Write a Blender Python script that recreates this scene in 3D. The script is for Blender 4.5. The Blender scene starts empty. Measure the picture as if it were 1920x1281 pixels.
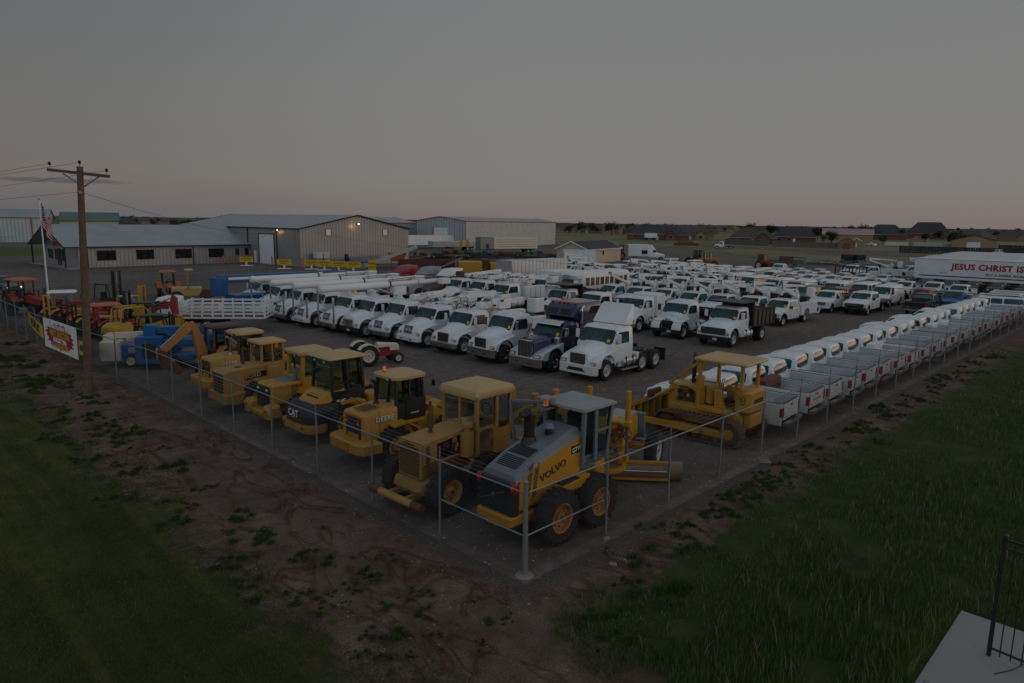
import bpy, math, random
import numpy as np
from mathutils import Vector, Matrix
R = math.radians
random.seed(7); rng = np.random.default_rng(7)
sc = bpy.context.scene
COL = sc.collection

# ------------------------------------------------------------------ camera
# world X runs along the right-hand fence, world Y along the left-hand fence, fence corner at the origin
cam_d = bpy.data.cameras.new('camera'); cam = bpy.data.objects.new('camera', cam_d); COL.objects.link(cam)
cam_d.sensor_width = 36; cam_d.lens = 24.4; cam_d.clip_end = 30000; cam_d.clip_start = .1
PITCH, ROLL, YAW = R(9.79), R(.836), R(45.4)
f0 = Vector((0, math.cos(PITCH), -math.sin(PITCH))); u0 = Vector((0, math.sin(PITCH), math.cos(PITCH))); r0 = Vector((1, 0, 0))
rt = math.cos(ROLL) * r0 + math.sin(ROLL) * u0
up = math.cos(ROLL) * u0 - math.sin(ROLL) * r0
rz = Matrix.Rotation(-YAW, 3, 'Z')
ax = [rz @ a for a in (rt, up, -f0)]
CAM = Vector((-10.796, -10.140, 8.0))
m4 = Matrix(((ax[0][0], ax[1][0], ax[2][0], CAM.x), (ax[0][1], ax[1][1], ax[2][1], CAM.y), (ax[0][2], ax[1][2], ax[2][2], CAM.z), (0, 0, 0, 1)))
cam.matrix_world = m4
sc.camera = cam

# ------------------------------------------------------------------ world, light, exposure
sc.view_settings.view_transform = 'Standard'; sc.view_settings.look = 'None'
sc.view_settings.exposure = 0; sc.view_settings.gamma = 1
w = bpy.data.worlds.new('World'); sc.world = w; w.use_nodes = True
nt = w.node_tree; N = nt.nodes; L = nt.links; N.clear()
out = N.new('ShaderNodeOutputWorld'); bg = N.new('ShaderNodeBackground'); L.new(bg.outputs[0], out.inputs[0])
tc = N.new('ShaderNodeTexCoord'); nrm = N.new('ShaderNodeVectorMath'); nrm.operation = 'NORMALIZE'; L.new(tc.outputs['Generated'], nrm.inputs[0])
sx = N.new('ShaderNodeSeparateXYZ'); L.new(nrm.outputs[0], sx.inputs[0])
def ramp(nt, src, stops):
    r = nt.nodes.new('ShaderNodeValToRGB'); nt.links.new(src, r.inputs[0]); e = r.color_ramp.elements
    while len(e) < len(stops): e.new(.5)
    for k, (p, c) in enumerate(stops): e[k].position = p; e[k].color = (*c, 1)
    return r
def srgb(*c):
    return tuple(((x / 255) / 12.92 if x / 255 <= .04045 else (((x / 255) + .055) / 1.055) ** 2.4) for x in c)
# colour by elevation (z of the view direction), for the dark north-west side and the brighter east side
W_LEFT = ramp(nt, sx.outputs[2], [(0, srgb(90, 97, 101)), (.012, srgb(97, 97, 98)), (.04, srgb(111, 103, 100)), (.12, srgb(108, 107, 104)), (.28, srgb(93, 101, 104)), (.5, (.15, .17, .19)), (1, (.22, .245, .275))])
W_RIGHT = ramp(nt, sx.outputs[2], [(0, srgb(121, 112, 111)), (.016, srgb(125, 116, 113)), (.055, srgb(128, 126, 122)), (.168, srgb(127, 127, 126)), (.30, srgb(122, 123, 124)), (.5, (.20, .21, .22)), (1, (.22, .245, .275))])
dl = N.new('ShaderNodeVectorMath'); dl.operation = 'DOT_PRODUCT'; L.new(nrm.outputs[0], dl.inputs[0])
rv = Vector((ax[0].x, ax[0].y, 0)).normalized(); dl.inputs[1].default_value = rv     # towards the right of the view
mr = N.new('ShaderNodeMapRange'); mr.interpolation_type = 'SMOOTHSTEP'; mr.inputs[1].default_value = -.80; mr.inputs[2].default_value = .05; L.new(dl.outputs['Value'], mr.inputs[0])
mx = N.new('ShaderNodeMix'); mx.data_type = 'RGBA'; L.new(mr.outputs[0], mx.inputs[0]); L.new(W_LEFT.outputs[0], mx.inputs[6]); L.new(W_RIGHT.outputs[0], mx.inputs[7])
# afterglow of the set sun, behind and to the right of the camera
GLOW_AZ = Vector((.74, -.67, 0)).normalized()
dg = N.new('ShaderNodeVectorMath'); dg.operation = 'DOT_PRODUCT'; L.new(nrm.outputs[0], dg.inputs[0]); dg.inputs[1].default_value = GLOW_AZ
m2 = N.new('ShaderNodeMapRange'); m2.interpolation_type = 'SMOOTHSTEP'; m2.inputs[1].default_value = .68; m2.inputs[2].default_value = .94; L.new(dg.outputs['Value'], m2.inputs[0])
G_RAMP = ramp(nt, sx.outputs[2], [(0, (.4, .2, .11)), (.03, (1.05, .60, .38)), (.14, (1.1, .70, .48)), (.22, (.50, .38, .30)), (.34, (.12, .11, .10)), (.7, (.02, .025, .03)), (1, (0, 0, 0))])
sc1 = N.new('ShaderNodeVectorMath'); sc1.operation = 'SCALE'; L.new(G_RAMP.outputs[0], sc1.inputs[0]); L.new(m2.outputs[0], sc1.inputs[3])
ad = N.new('ShaderNodeVectorMath'); ad.operation = 'ADD'; L.new(mx.outputs[2], ad.inputs[0]); L.new(sc1.outputs[0], ad.inputs[1])
# the whole half of the sky behind the camera is brighter than the part in view
db = N.new('ShaderNodeVectorMath'); db.operation = 'DOT_PRODUCT'; L.new(nrm.outputs[0], db.inputs[0]); db.inputs[1].default_value = Vector((-.702, -.712, 0))
m3 = N.new('ShaderNodeMapRange'); m3.interpolation_type = 'SMOOTHSTEP'; m3.inputs[1].default_value = -.45; m3.inputs[2].default_value = .45; L.new(db.outputs['Value'], m3.inputs[0])
B_RAMP = ramp(nt, sx.outputs[2], [(0, (.12, .125, .13)), (.1, (.24, .25, .265)), (.3, (.23, .25, .275)), (.7, (.10, .115, .13)), (1, (0, 0, 0))])
sc2 = N.new('ShaderNodeVectorMath'); sc2.operation = 'SCALE'; L.new(B_RAMP.outputs[0], sc2.inputs[0]); L.new(m3.outputs[0], sc2.inputs[3])
ad2 = N.new('ShaderNodeVectorMath'); ad2.operation = 'ADD'; L.new(ad.outputs[0], ad2.inputs[0]); L.new(sc2.outputs[0], ad2.inputs[1]); ad = ad2
# faint thin cloud streak low in the north-west
cd = (ax[0] * (120 - 960) + ax[1] * (640.5 - 339) - ax[2] * 1300).normalized()
ch = Vector((cd.y, -cd.x, 0)).normalized()
def dotn(v):
    d = N.new('ShaderNodeVectorMath'); d.operation = 'DOT_PRODUCT'; L.new(nrm.outputs[0], d.inputs[0]); d.inputs[1].default_value = v; return d.outputs['Value']
def mth(op, a, b=None):
    n = N.new('ShaderNodeMath'); n.operation = op
    for k, q in enumerate((a, b)):
        if q is None: continue
        if isinstance(q, (int, float)): n.inputs[k].default_value = q
        else: L.new(q, n.inputs[k])
    return n.outputs[0]
nz = N.new('ShaderNodeTexNoise'); nz.inputs['Scale'].default_value = 60; L.new(nrm.outputs[0], nz.inputs['Vector'])
hx = mth('DIVIDE', dotn(ch), .080); hz = mth('DIVIDE', mth('ADD', mth('SUBTRACT', sx.outputs[2], cd.z), mth('MULTIPLY', mth('SUBTRACT', nz.outputs[0], .5), .0035)), .0036)
el = mth('SUBTRACT', 1, mth('ADD', mth('MULTIPLY', hx, hx), mth('MULTIPLY', hz, hz)))
clm = N.new('ShaderNodeMapRange'); clm.inputs[1].default_value = 0; clm.inputs[2].default_value = .7; clm.inputs[4].default_value = .55; L.new(el, clm.inputs[0])
cm = N.new('ShaderNodeMix'); cm.data_type = 'RGBA'; L.new(clm.outputs[0], cm.inputs[0]); L.new(ad.outputs[0], cm.inputs[6]); cm.inputs[7].default_value = (*srgb(62, 70, 78), 1)
L.new(cm.outputs[2], bg.inputs[0]); bg.inputs[1].default_value = 1.0
sd = bpy.data.lights.new('afterglow', 'SUN'); so = bpy.data.objects.new('afterglow', sd); COL.objects.link(so)
sd.energy = .08; sd.angle = R(40); sd.color = (1, .72, .5)
so.rotation_euler = (-GLOW_AZ * 1 - Vector((0, 0, .3))).to_track_quat('-Z', 'Y').to_euler()

# ------------------------------------------------------------------ materials
MATS = {}
def new_mat(name):
    m = bpy.data.materials.new(name); m.use_nodes = True; MATS[name] = m
    return m, m.node_tree, m.node_tree.nodes['Principled BSDF']
def nnoise(t, scale, detail=4, coord='Object', rough=.6):
    c = t.nodes.new('ShaderNodeTexCoord'); n = t.nodes.new('ShaderNodeTexNoise'); n.inputs['Scale'].default_value = scale
    n.inputs['Detail'].default_value = detail; n.inputs['Roughness'].default_value = rough; t.links.new(c.outputs[coord], n.inputs['Vector']); return n
def paint(name, col, rough=.35, metal=0, dirt=None, amt=.25, scale=1.5, bump=0, coat=0):
    m, t, b = new_mat(name)
    b.inputs['Roughness'].default_value = rough; b.inputs['Metallic'].default_value = metal
    if coat: b.inputs['Coat Weight'].default_value = coat
    n = nnoise(t, scale, 6)
    if dirt is None: dirt = tuple(c * .55 for c in col)
    r = ramp(t, n.outputs[0], [(.38, col), (.72, tuple(a * (1 - amt) + d * amt for a, d in zip(col, dirt)))])
    t.links.new(r.outputs[0], b.inputs['Base Color'])
    n2 = nnoise(t, scale * 7, 3); mr = t.nodes.new('ShaderNodeMapRange'); mr.inputs[3].default_value = rough * .8; mr.inputs[4].default_value = min(1, rough * 1.35)
    t.links.new(n2.outputs[0], mr.inputs[0]); t.links.new(mr.outputs[0], b.inputs['Roughness'])
    if bump:
        bp = t.nodes.new('ShaderNodeBump'); bp.inputs['Strength'].default_value = bump; bp.inputs['Distance'].default_value = .02
        t.links.new(n2.outputs[0], bp.inputs['Height']); t.links.new(bp.outputs[0], b.inputs['Normal'])
    return m
def emis(name, col, s, base=(.5, .5, .5)):
    m, t, b = new_mat(name); b.inputs['Base Color'].default_value = (*base, 1)
    b.inputs['Emission Color'].default_value = (*col, 1); b.inputs['Emission Strength'].default_value = s
paint('white', (.66, .715, .755), .26, dirt=(.50, .51, .50), amt=.35, scale=.9)
paint('white2', (.68, .71, .725), .34, dirt=(.48, .47, .45), amt=.35, scale=.9)
paint('cream', (.60, .57, .46), .45, dirt=(.35, .3, .22), amt=.3)
paint('red', (.30, .02, .025), .3); paint('maroon', (.075, .022, .02), .45)
paint('tractor_red', (.24, .02, .015), .5, dirt=(.14, .05, .03), amt=.5)
paint('orange', (.42, .09, .02), .5, dirt=(.25, .1, .05), amt=.4)
paint('canopy_orange', (.42, .12, .06), .6)
paint('blue', (.006, .10, .27), .4, dirt=(.02, .07, .2), amt=.5)
paint('truck_blue', (.01, .10, .34), .3); paint('purple', (.020, .016, .075), .25, coat=.5)
paint('dark_car', (.02, .022, .025), .25); paint('silver_blue', (.42, .50, .56), .22, .2); paint('grey_car', (.10, .115, .12), .3); paint('silver_car', (.28, .30, .32), .3)
paint('green_paint', (.01, .10, .11), .5); paint('teal', (.008, .075, .08), .6)
paint('yellow', (.44, .23, .022), .45, dirt=(.22, .125, .045), amt=.55, scale=1.2)
paint('yellow_bright', (.47, .23, .008), .42, dirt=(.28, .16, .03), amt=.4, scale=1.2)
paint('yellow_roof', (.44, .30, .12), .42, dirt=(.33, .25, .15), amt=.5, scale=1.0)
paint('old_yellow', (.34, .19, .045), .6, dirt=(.22, .13, .06), amt=.6, scale=1.6)
paint('tan', (.36, .155, .038), .55, dirt=(.28, .14, .06), amt=.4)
paint('lift_yellow', (.42, .24, .01), .4, dirt=(.3, .18, .03), amt=.4)
paint('grader_grey', (.13, .165, .19), .5, dirt=(.10, .11, .11), amt=.5)
paint('roof_grey', (.26, .29, .30), .6, dirt=(.18, .19, .19), amt=.5)
paint('black', (.012, .013, .014), .45); paint('frame', (.012, .012, .013), .7, dirt=(.035, .028, .022), amt=.5)
paint('rubber', (.014, .014, .014), .85, dirt=(.045, .038, .032), amt=.4, scale=4, bump=.3)
paint('rubber_trim', (.01, .01, .011), .6)
paint('chrome', (.65, .66, .66), .14, 1); paint('steel', (.35, .36, .37), .35, 1, amt=.5)
paint('galv', (.21, .245, .26), .5, .5, amt=.3, scale=6); paint('fence_wire', (.075, .085, .09), .6, .3); paint('aluminium', (.42, .44, .45), .4, .7)
paint('rim_white', (.55, .56, .56), .5, dirt=(.3, .27, .24), amt=.5, scale=5); paint('rim_yellow', (.5, .26, .05), .6, dirt=(.2, .12, .06), amt=.7, scale=4)
paint('rust', (.13, .05, .03), .85, dirt=(.05, .03, .02), amt=.7, scale=5, bump=.4)
paint('dirt_metal', (.10, .075, .06), .8, dirt=(.04, .03, .03), amt=.7, scale=4, bump=.4)
paint('blade', (.30, .22, .15), .55, .3, dirt=(.15, .09, .05), amt=.7, scale=2)
paint('wood', (.14, .09, .06), .85, dirt=(.06, .04, .03), amt=.7, scale=3, bump=.4)
paint('concrete', (.25, .25, .255), .85, dirt=(.28, .26, .24), amt=.5, scale=2, bump=.2)
paint('amber', (.75, .22, .01), .3); paint('tail_red', (.35, .012, .015), .25); paint('lens', (.6, .62, .62), .12)
paint('brake_red', (.45, .02, .02), .25); paint('sticker', (.80, .42, .03), .6); paint('orange_tri', (.85, .16, .04), .5)
paint('shingle', (.045, .045, .05), .9, dirt=(.025, .025, .03), amt=.6, scale=3); paint('shingle_brown', (.075, .065, .06), .9, amt=.5, scale=3)
paint('brick', (.16, .075, .055), .85, dirt=(.10, .05, .04), amt=.6, scale=6); paint('tan_brick', (.28, .19, .12), .85, amt=.4, scale=6)
paint('wood_fence', (.13, .12, .115), .9, dirt=(.08, .075, .07), amt=.6, scale=4); paint('dark_fence', (.035, .035, .037), .9)
paint('pink_roof', (.34, .22, .24), .5); paint('tan_wall', (.30, .21, .13), .8); paint('barn_wood', (.26, .14, .06), .8)
paint('white_vinyl', (.6, .6, .58), .6); paint('house_trim', (.4, .38, .36), .7)
paint('green_roof', (.05, .12, .11), .5); paint('text_white', (.75, .75, .72), .6); paint('text_black', (.012, .012, .012), .6)
paint('text_red', (.34, .012, .02), .5); paint('flag_blue', (.02, .03, .12), .7); paint('flag_red', (.34, .02, .04), .7); paint('flag_white', (.6, .57, .55), .7)
paint('bed_liner', (.42, .47, .50), .5, dirt=(.33, .34, .34), amt=.5, scale=1.5); paint('plastic_tank', (.55, .58, .58), .5)
paint('seat', (.03, .035, .04), .8); paint('engine', (.09, .065, .035), .7, dirt=(.02, .02, .02), amt=.8, scale=9, bump=.5)
paint('wire', (.02, .02, .02), .8); paint('sign_yellow', (.55, .36, .01), .6); paint('cone_orange', (.6, .12, .03), .6)
def glass(name, col, rough=.06, spec=.6):
    m, t, b = new_mat(name); b.inputs['Base Color'].default_value = (*col, 1); b.inputs['Roughness'].default_value = rough; b.inputs['Specular IOR Level'].default_value = 1.0 if 'back' in name else .4
    n = nnoise(t, 1.3, 2); r = ramp(t, n.outputs[0], [(.42, col), (.6, tuple(c * 2.2 + .004 for c in col))]); t.links.new(r.outputs[0], b.inputs['Base Color'])
glass('glass', (.008, .030, .033)); glass('glass_dark', (.006, .008, .009)); glass('glass_teal', (.006, .075, .078))
glass('glass_back', (.010, .026, .027), .04); glass('bldg_glass', (.008, .009, .010)); glass('brown_glass', (.09, .06, .035), .15)
m, t, b = new_mat('cab_glass')       # clear, faintly green cab glass that shows the inside
t.nodes.clear(); o_ = t.nodes.new('ShaderNodeOutputMaterial'); tr = t.nodes.new('ShaderNodeBsdfTransparent'); tr.inputs[0].default_value = (.50, .62, .58, 1)
gl = t.nodes.new('ShaderNodeBsdfGlossy'); gl.inputs['Roughness'].default_value = .04; fr = t.nodes.new('ShaderNodeLayerWeight'); fr.inputs[0].default_value = .25
ms = t.nodes.new('ShaderNodeMixShader'); t.links.new(fr.outputs['Fresnel'], ms.inputs[0]); t.links.new(tr.outputs[0], ms.inputs[1]); t.links.new(gl.outputs[0], ms.inputs[2]); t.links.new(ms.outputs[0], o_.inputs[0])
emis('headlamp', (1, .82, .55), 1.6); emis('lamp_warm', (1, .55, .22), 3.5); emis('beacon', (1, .25, .02), .12, (.8, .2, .02))
def ribbed(name, col, step, axis=0, depth=.5, rough=.45, metal=.2):
    m, t, b = new_mat(name); b.inputs['Base Color'].default_value = (*col, 1); b.inputs['Roughness'].default_value = rough; b.inputs['Metallic'].default_value = metal
    c = t.nodes.new('ShaderNodeTexCoord'); s = t.nodes.new('ShaderNodeSeparateXYZ'); t.links.new(c.outputs['Object'], s.inputs[0])
    q = t.nodes.new('ShaderNodeMath'); q.operation = 'ADD'; t.links.new(s.outputs[axis[0]], q.inputs[0]); t.links.new(s.outputs[axis[1]], q.inputs[1])
    d = t.nodes.new('ShaderNodeMath'); d.operation = 'DIVIDE'; t.links.new(q.outputs[0], d.inputs[0]); d.inputs[1].default_value = step
    f = t.nodes.new('ShaderNodeMath'); f.operation = 'FRACT'; t.links.new(d.outputs[0], f.inputs[0])
    g = t.nodes.new('ShaderNodeMath'); g.operation = 'GREATER_THAN'; t.links.new(f.outputs[0], g.inputs[0]); g.inputs[1].default_value = .78
    bp = t.nodes.new('ShaderNodeBump'); bp.inputs['Strength'].default_value = depth; bp.inputs['Distance'].default_value = .05
    t.links.new(g.outputs[0], bp.inputs['Height']); t.links.new(bp.outputs[0], b.inputs['Normal'])
    x = t.nodes.new('ShaderNodeMix'); x.data_type = 'RGBA'; t.links.new(g.outputs[0], x.inputs[0]); x.inputs[6].default_value = (*col, 1); x.inputs[7].default_value = (*[k * .62 for k in col], 1)
    n = nnoise(t, .35, 4); y = t.nodes.new('ShaderNodeMix'); y.data_type = 'RGBA'; y.blend_type = 'MULTIPLY'; y.inputs[0].default_value = 1
    r = ramp(t, n.outputs[0], [(.3, (.86, .86, .86)), (.7, (1.06, 1.05, 1.04))]); t.links.new(x.outputs[2], y.inputs[6]); t.links.new(r.outputs[0], y.inputs[7]); t.links.new(y.outputs[2], b.inputs['Base Color'])
ribbed('metal_wall', (.30, .305, .30), .6, (0, 1)); ribbed('metal_roof', (.30, .35, .38), .6, (0, 1), .6); ribbed('metal_roof_long', (.31, .36, .39), .6, (0, 0), .6)
ribbed('white_wall', (.44, .50, .51), .9, (0, 1)); ribbed('blue_wall', (.38, .42, .45), .9, (0, 1)); ribbed('cream_wall', (.50, .47, .33), .3, (2, 2), .3)
ribbed('trailer_white', (.56, .60, .61), 1.2, (0, 0), .2); ribbed('mesh_black', (.03, .032, .034), .05, (1, 2), .9); ribbed('container', (.42, .44, .44), .3, (0, 1), .8)
ribbed('grill_slots', (.10, .065, .045), .07, (2, 2), .9)

# ------------------------------------------------------------------ mesh builder
class M:
    def __init__(s): s.v = []; s.f = []; s.m = []
    def add(s, vs, fs, mat):
        o = len(s.v); s.v += [tuple(p) for p in vs]; s.f += [tuple(i + o for i in f) for f in fs]; s.m += [mat] * len(fs); return s
    def box(s, x0, x1, y0, y1, z0, z1, mat, b=0):
        if b <= 0:
            vs = [(x, y, z) for z in (z0, z1) for y in (y0, y1) for x in (x0, x1)]
            return s.add(vs, [(0, 2, 3, 1), (4, 5, 7, 6), (0, 1, 5, 4), (2, 6, 7, 3), (0, 4, 6, 2), (1, 3, 7, 5)], mat)
        b = min(b, (x1 - x0) * .45, (y1 - y0) * .45, (z1 - z0) * .45)
        rings = []
        for z, i in ((z0, b), (z0 + b, 0), (z1 - b, 0), (z1, b)):
            a0, a1, c0, c1 = x0 + i, x1 - i, y0 + i, y1 - i; k = b * (1 if i == 0 else .6)
            rings.append([(a0 + k, c0, z), (a1 - k, c0, z), (a1, c0 + k, z), (a1, c1 - k, z), (a1 - k, c1, z), (a0 + k, c1, z), (a0, c1 - k, z), (a0, c0 + k, z)])
        return s.loft(rings, mat)
    def loft(s, rings, mat, cap=True):
        n = len(rings[0]); vs = [p for r in rings for p in r]; fs = []
        for k in range(len(rings) - 1):
            for i in range(n):
                j = (i + 1) % n; fs.append((k * n + i, k * n + j, (k + 1) * n + j, (k + 1) * n + i))
        if cap: fs += [tuple(reversed(range(n))), tuple((len(rings) - 1) * n + i for i in range(n))]
        return s.add(vs, fs, mat)
    def prism(s, poly, y0, y1, mat, b=0, ax='y'):
        xs = [p[0] for p in poly]; zs = [p[1] for p in poly]; cx, cz = (min(xs) + max(xs)) / 2, (min(zs) + max(zs)) / 2
        fx = 1 - 2 * b / max(1e-6, max(xs) - min(xs)); fz = 1 - 2 * b / max(1e-6, max(zs) - min(zs))
        def pt(p, y, k):
            x, z = (cx + (p[0] - cx) * fx, cz + (p[1] - cz) * fz) if k else p
            return (x, y, z) if ax == 'y' else (y, x, z) if ax == 'x' else (x, z, y)
        if b: seq = [(y0, 1), (y0 + b, 0), (y1 - b, 0), (y1, 1)]
        else: seq = [(y0, 0), (y1, 0)]
        return s.loft([[pt(p, y, k) for p in poly] for y, k in seq], mat)
    def cyl(s, p0, p1, r, mat, r1=None, n=12, cap=True):
        p0, p1 = Vector(p0), Vector(p1); d = (p1 - p0).normalized(); a = d.orthogonal().normalized(); c = d.cross(a); r1 = r if r1 is None else r1
        return s.loft([[tuple(p + (a * math.cos(2 * math.pi * i / n) + c * math.sin(2 * math.pi * i / n)) * q) for i in range(n)] for p, q in ((p0, r), (p1, r1))], mat, cap)
    def tube(s, pts, r, mat, n=8):
        pts = [Vector(p) for p in pts]; rings = []; a = None
        for k, p in enumerate(pts):
            d = (pts[min(k + 1, len(pts) - 1)] - pts[max(k - 1, 0)]).normalized()
            a = d.orthogonal().normalized() if a is None else (a - d * a.dot(d)).normalized(); c = d.cross(a)
            rings.append([tuple(p + (a * math.cos(2 * math.pi * i / n) + c * math.sin(2 * math.pi * i / n)) * r) for i in range(n)])
        return s.loft(rings, mat)
    def beam(s, p0, p1, w, h, mat, h1=None, w1=None):
        p0, p1 = Vector(p0), Vector(p1); d = (p1 - p0).normalized(); u = Vector((0, 0, 1)) if abs(d.z) < .95 else Vector((1, 0, 0))
        sd_ = d.cross(u).normalized(); u = sd_.cross(d); h1 = h if h1 is None else h1; w1 = w if w1 is None else w1
        return s.loft([[tuple(p + sd_ * a * ww / 2 + u * c * hh / 2) for a, c in ((-1, -1), (1, -1), (1, 1), (-1, 1))] for p, ww, hh in ((p0, w, h), (p1, w1, h1))], mat)
    def lathe(s, c, prof, mat, n=20, axis='y', cap=False):
        c = Vector(c); rings = []
        for h, r in prof:
            ring = []
            for i in range(n):
                t_ = 2 * math.pi * i / n; q = (r * math.cos(t_), h, r * math.sin(t_)) if axis == 'y' else (r * math.cos(t_), r * math.sin(t_), h)
                ring.append(tuple(c + Vector(q)))
            rings.append(ring)
        return s.loft(rings, mat, cap)
    def pane(s, q, mat, out, off=.006, c=.14, inset=0):
        q = [Vector(p) for p in q]; ctr = sum(q, Vector()) / len(q); nn = (q[1] - q[0]).cross(q[2] - q[0]).normalized()
        if nn.dot(Vector(out)) < 0: nn = -nn
        if inset: q = [p + (ctr - p).normalized() * inset for p in q]
        vs = []
        for i in range(len(q)):
            p = q[i]; a = q[i - 1]; b = q[(i + 1) % len(q)]; k = min((a - p).length, (b - p).length) * c
            vs += [p + (a - p).normalized() * k + nn * off, p + (b - p).normalized() * k + nn * off]
        return s.add(vs, [tuple(range(len(vs)))], mat)
    def mesh(s, name, ang=38):
        me = bpy.data.meshes.new(name); me.from_pydata(s.v, [], s.f); names = sorted(set(s.m)); ix = {k: i for i, k in enumerate(names)}
        for k in names: me.materials.append(MATS[k])
        me.polygons.foreach_set('material_index', [ix[k] for k in s.m])
        me.polygons.foreach_set('use_smooth', [True] * len(s.f)); me.update(); me.set_sharp_from_angle(angle=R(ang)); return me
    def put(s, name, parent=None, ang=38):
        o = bpy.data.objects.new(name, s.mesh(name, ang)); COL.objects.link(o)
        if parent: o.parent = parent
        return o
def tag(o, label=None, cat=None, group=None, kind=None):
    for k, v in (('label', label), ('category', cat), ('group', group), ('kind', kind)):
        if v: o[k] = v
    return o
def thing(name, label, cat, x=0, y=0, rz=0, group=None, z=0):
    o = bpy.data.objects.new(name, None); o.empty_display_size = .3; COL.objects.link(o)
    o.location = (x, y, z); o.rotation_euler = (0, 0, R(rz)); return tag(o, label, cat, group)
def obj_copy(o, parent):
    c = o.copy(); COL.objects.link(c); c.parent = parent
    for k in ('label', 'category', 'group'):
        if parent is None and k in c: del c[k]
    for ch in KIDS.get(o.name, []): obj_copy(ch, c)
    return c
KIDS = {}
def learn(root):
    KIDS[root.name] = list(root.children)
    for c in root.children: learn(c)
def dup(root, label, cat, x, y, rz=0, group=None, z=0, s=1):
    if root.name not in KIDS: learn(root)
    c = obj_copy(root, None); c.location = (x, y, z); c.rotation_euler = (0, 0, R(rz)); c.scale = (s, s, s); return tag(c, label, cat, group)
class Proto:                      # first use moves the prototype itself, later uses copy it
    def __init__(s, make, *a, **k): s.r = None; s.mk = (make, a, k)
    def __call__(s, label, cat, x, y, rz, group=None, z=0, sc_=1):
        if s.r is None:
            s.r = s.mk[0](*s.mk[1], **s.mk[2]); s.r.location = (x, y, z); s.r.rotation_euler = (0, 0, R(rz)); s.r.scale = (sc_,) * 3; tag(s.r, label, cat, group); bpy.context.view_layer.update(); learn(s.r); return s.r
        return dup(s.r, label, cat, x, y, rz, group, z, sc_)
TXT = {}
SIDE_R, SIDE_L, REAR, FRONT = (90, 0, 0), (90, 0, 180), (90, 0, -90), (90, 0, 90)
def text(s, size, mat, parent, loc, rot=SIDE_R, bold=.02, name='lettering', sx_=1, space=1, shear=0, ex=.004):
    cu = bpy.data.curves.new('t', 'FONT'); cu.body = s; cu.size = size; cu.align_x = 'CENTER'; cu.align_y = 'CENTER'; cu.extrude = ex; cu.offset = bold * size; cu.space_character = space; cu.shear = shear; cu.resolution_u = 2
    o = bpy.data.objects.new('t', cu); COL.objects.link(o); bpy.context.view_layer.update()
    me = bpy.data.meshes.new_from_object(o.evaluated_get(bpy.context.evaluated_depsgraph_get())); bpy.data.objects.remove(o); bpy.data.curves.remove(cu)
    me.materials.clear(); me.materials.append(MATS[mat]); me.name = name
    o = bpy.data.objects.new(name, me); COL.objects.link(o); o.parent = parent; o.location = loc; o.rotation_euler = [R(a) for a in rot]; o.scale = (sx_, 1, 1); return o
def rring(x0, x1, hy, z, r=.12, n=3):
    r = min(r, hy * .9, (x1 - x0) * .45); p = []
    for cx, cy, a0 in ((x1 - r, -hy + r, -90), (x1 - r, hy - r, 0), (x0 + r, hy - r, 90), (x0 + r, -hy + r, 180)):
        for k in range(n + 1):
            a = R(a0 + 90 * k / n); p.append((cx + r * math.cos(a), cy + r * math.sin(a), z))
    return p
ORD = ['first', 'second', 'third', 'fourth', 'fifth', 'sixth', 'seventh', 'eighth', 'ninth', 'tenth', 'eleventh', 'twelfth', 'thirteenth', 'fourteenth', 'fifteenth', 'sixteenth', 'seventeenth', 'eighteenth', 'nineteenth', 'twentieth', 'twenty-first', 'twenty-second', 'twenty-third', 'twenty-fourth', 'twenty-fifth', 'twenty-sixth', 'twenty-seventh', 'twenty-eighth', 'twenty-ninth', 'thirtieth']
def wheel(parent, x, y, r, wd, rim='rim_white', rr=.56, side=1, lug=0, n=24, name='wheel', hub='steel', z=None):
    """tyre mesh with a rim sub-part; side = outward direction along y"""
    z = r if z is None else z; h = wd / 2; m = M(); k = .12 * wd
    m.lathe((x, y, z), [(-h + k, r * rr), (-h, r * rr + .02), (-h, r * .9), (-h + k, r * .985), (0, r), (h - k, r * .985), (h, r * .9), (h, r * rr + .02), (h - k, r * rr)], 'rubber', n)
    if lug:
        for i in range(lug):
            for sd_ in (-1, 1):
                a = 2 * math.pi * (i + (.5 if sd_ > 0 else 0)) / lug; da = math.pi / lug * .55; q = []
                for rad in (r * .93, r * 1.035):
                    for (yy, aa) in ((0, a - da), (0, a + da * .4), (sd_ * h, a + da * 1.5), (sd_ * h, a + da * .2)):
                        rq = rad if yy == 0 or rad < r else rad * .985
                        q.append((x + rq * math.cos(aa), y + yy, z + rq * math.sin(aa)))
                m.add(q, [(0, 1, 2, 3), (7, 6, 5, 4), (0, 4, 5, 1), (1, 5, 6, 2), (2, 6, 7, 3), (3, 7, 4, 0)], 'rubber')
    o = m.put(name, parent); R1 = r * rr; m = M(); s = side
    m.lathe((x, y, z), [(s * (h - .01), R1 * 1.02), (s * (h - .02), R1 * .9), (s * (h - .30 * wd), R1 * .82), (s * (h - .34 * wd), R1 * .45), (s * (h - .12 * wd), R1 * .36), (s * (h - .10 * wd), R1 * .001)], rim, n)
    m.lathe((x, y, z), [(-s * h * .6, R1), (-s * h * .55, .01)], 'frame', n)
    for i in range(8):
        a = 2 * math.pi * i / 8; px, pz = x + math.cos(a) * R1 * .64, z + math.sin(a) * R1 * .64
        m.cyl((px, y + s * (h - .315 * wd), pz), (px, y + s * (h - .30 * wd), pz), R1 * .09, 'black', n=6)
    m.cyl((x, y + s * (h - .12 * wd), z), (x, y + s * (h - .02), z), R1 * .17, hub, n=10)
    m.put('rim', o); return o
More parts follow.
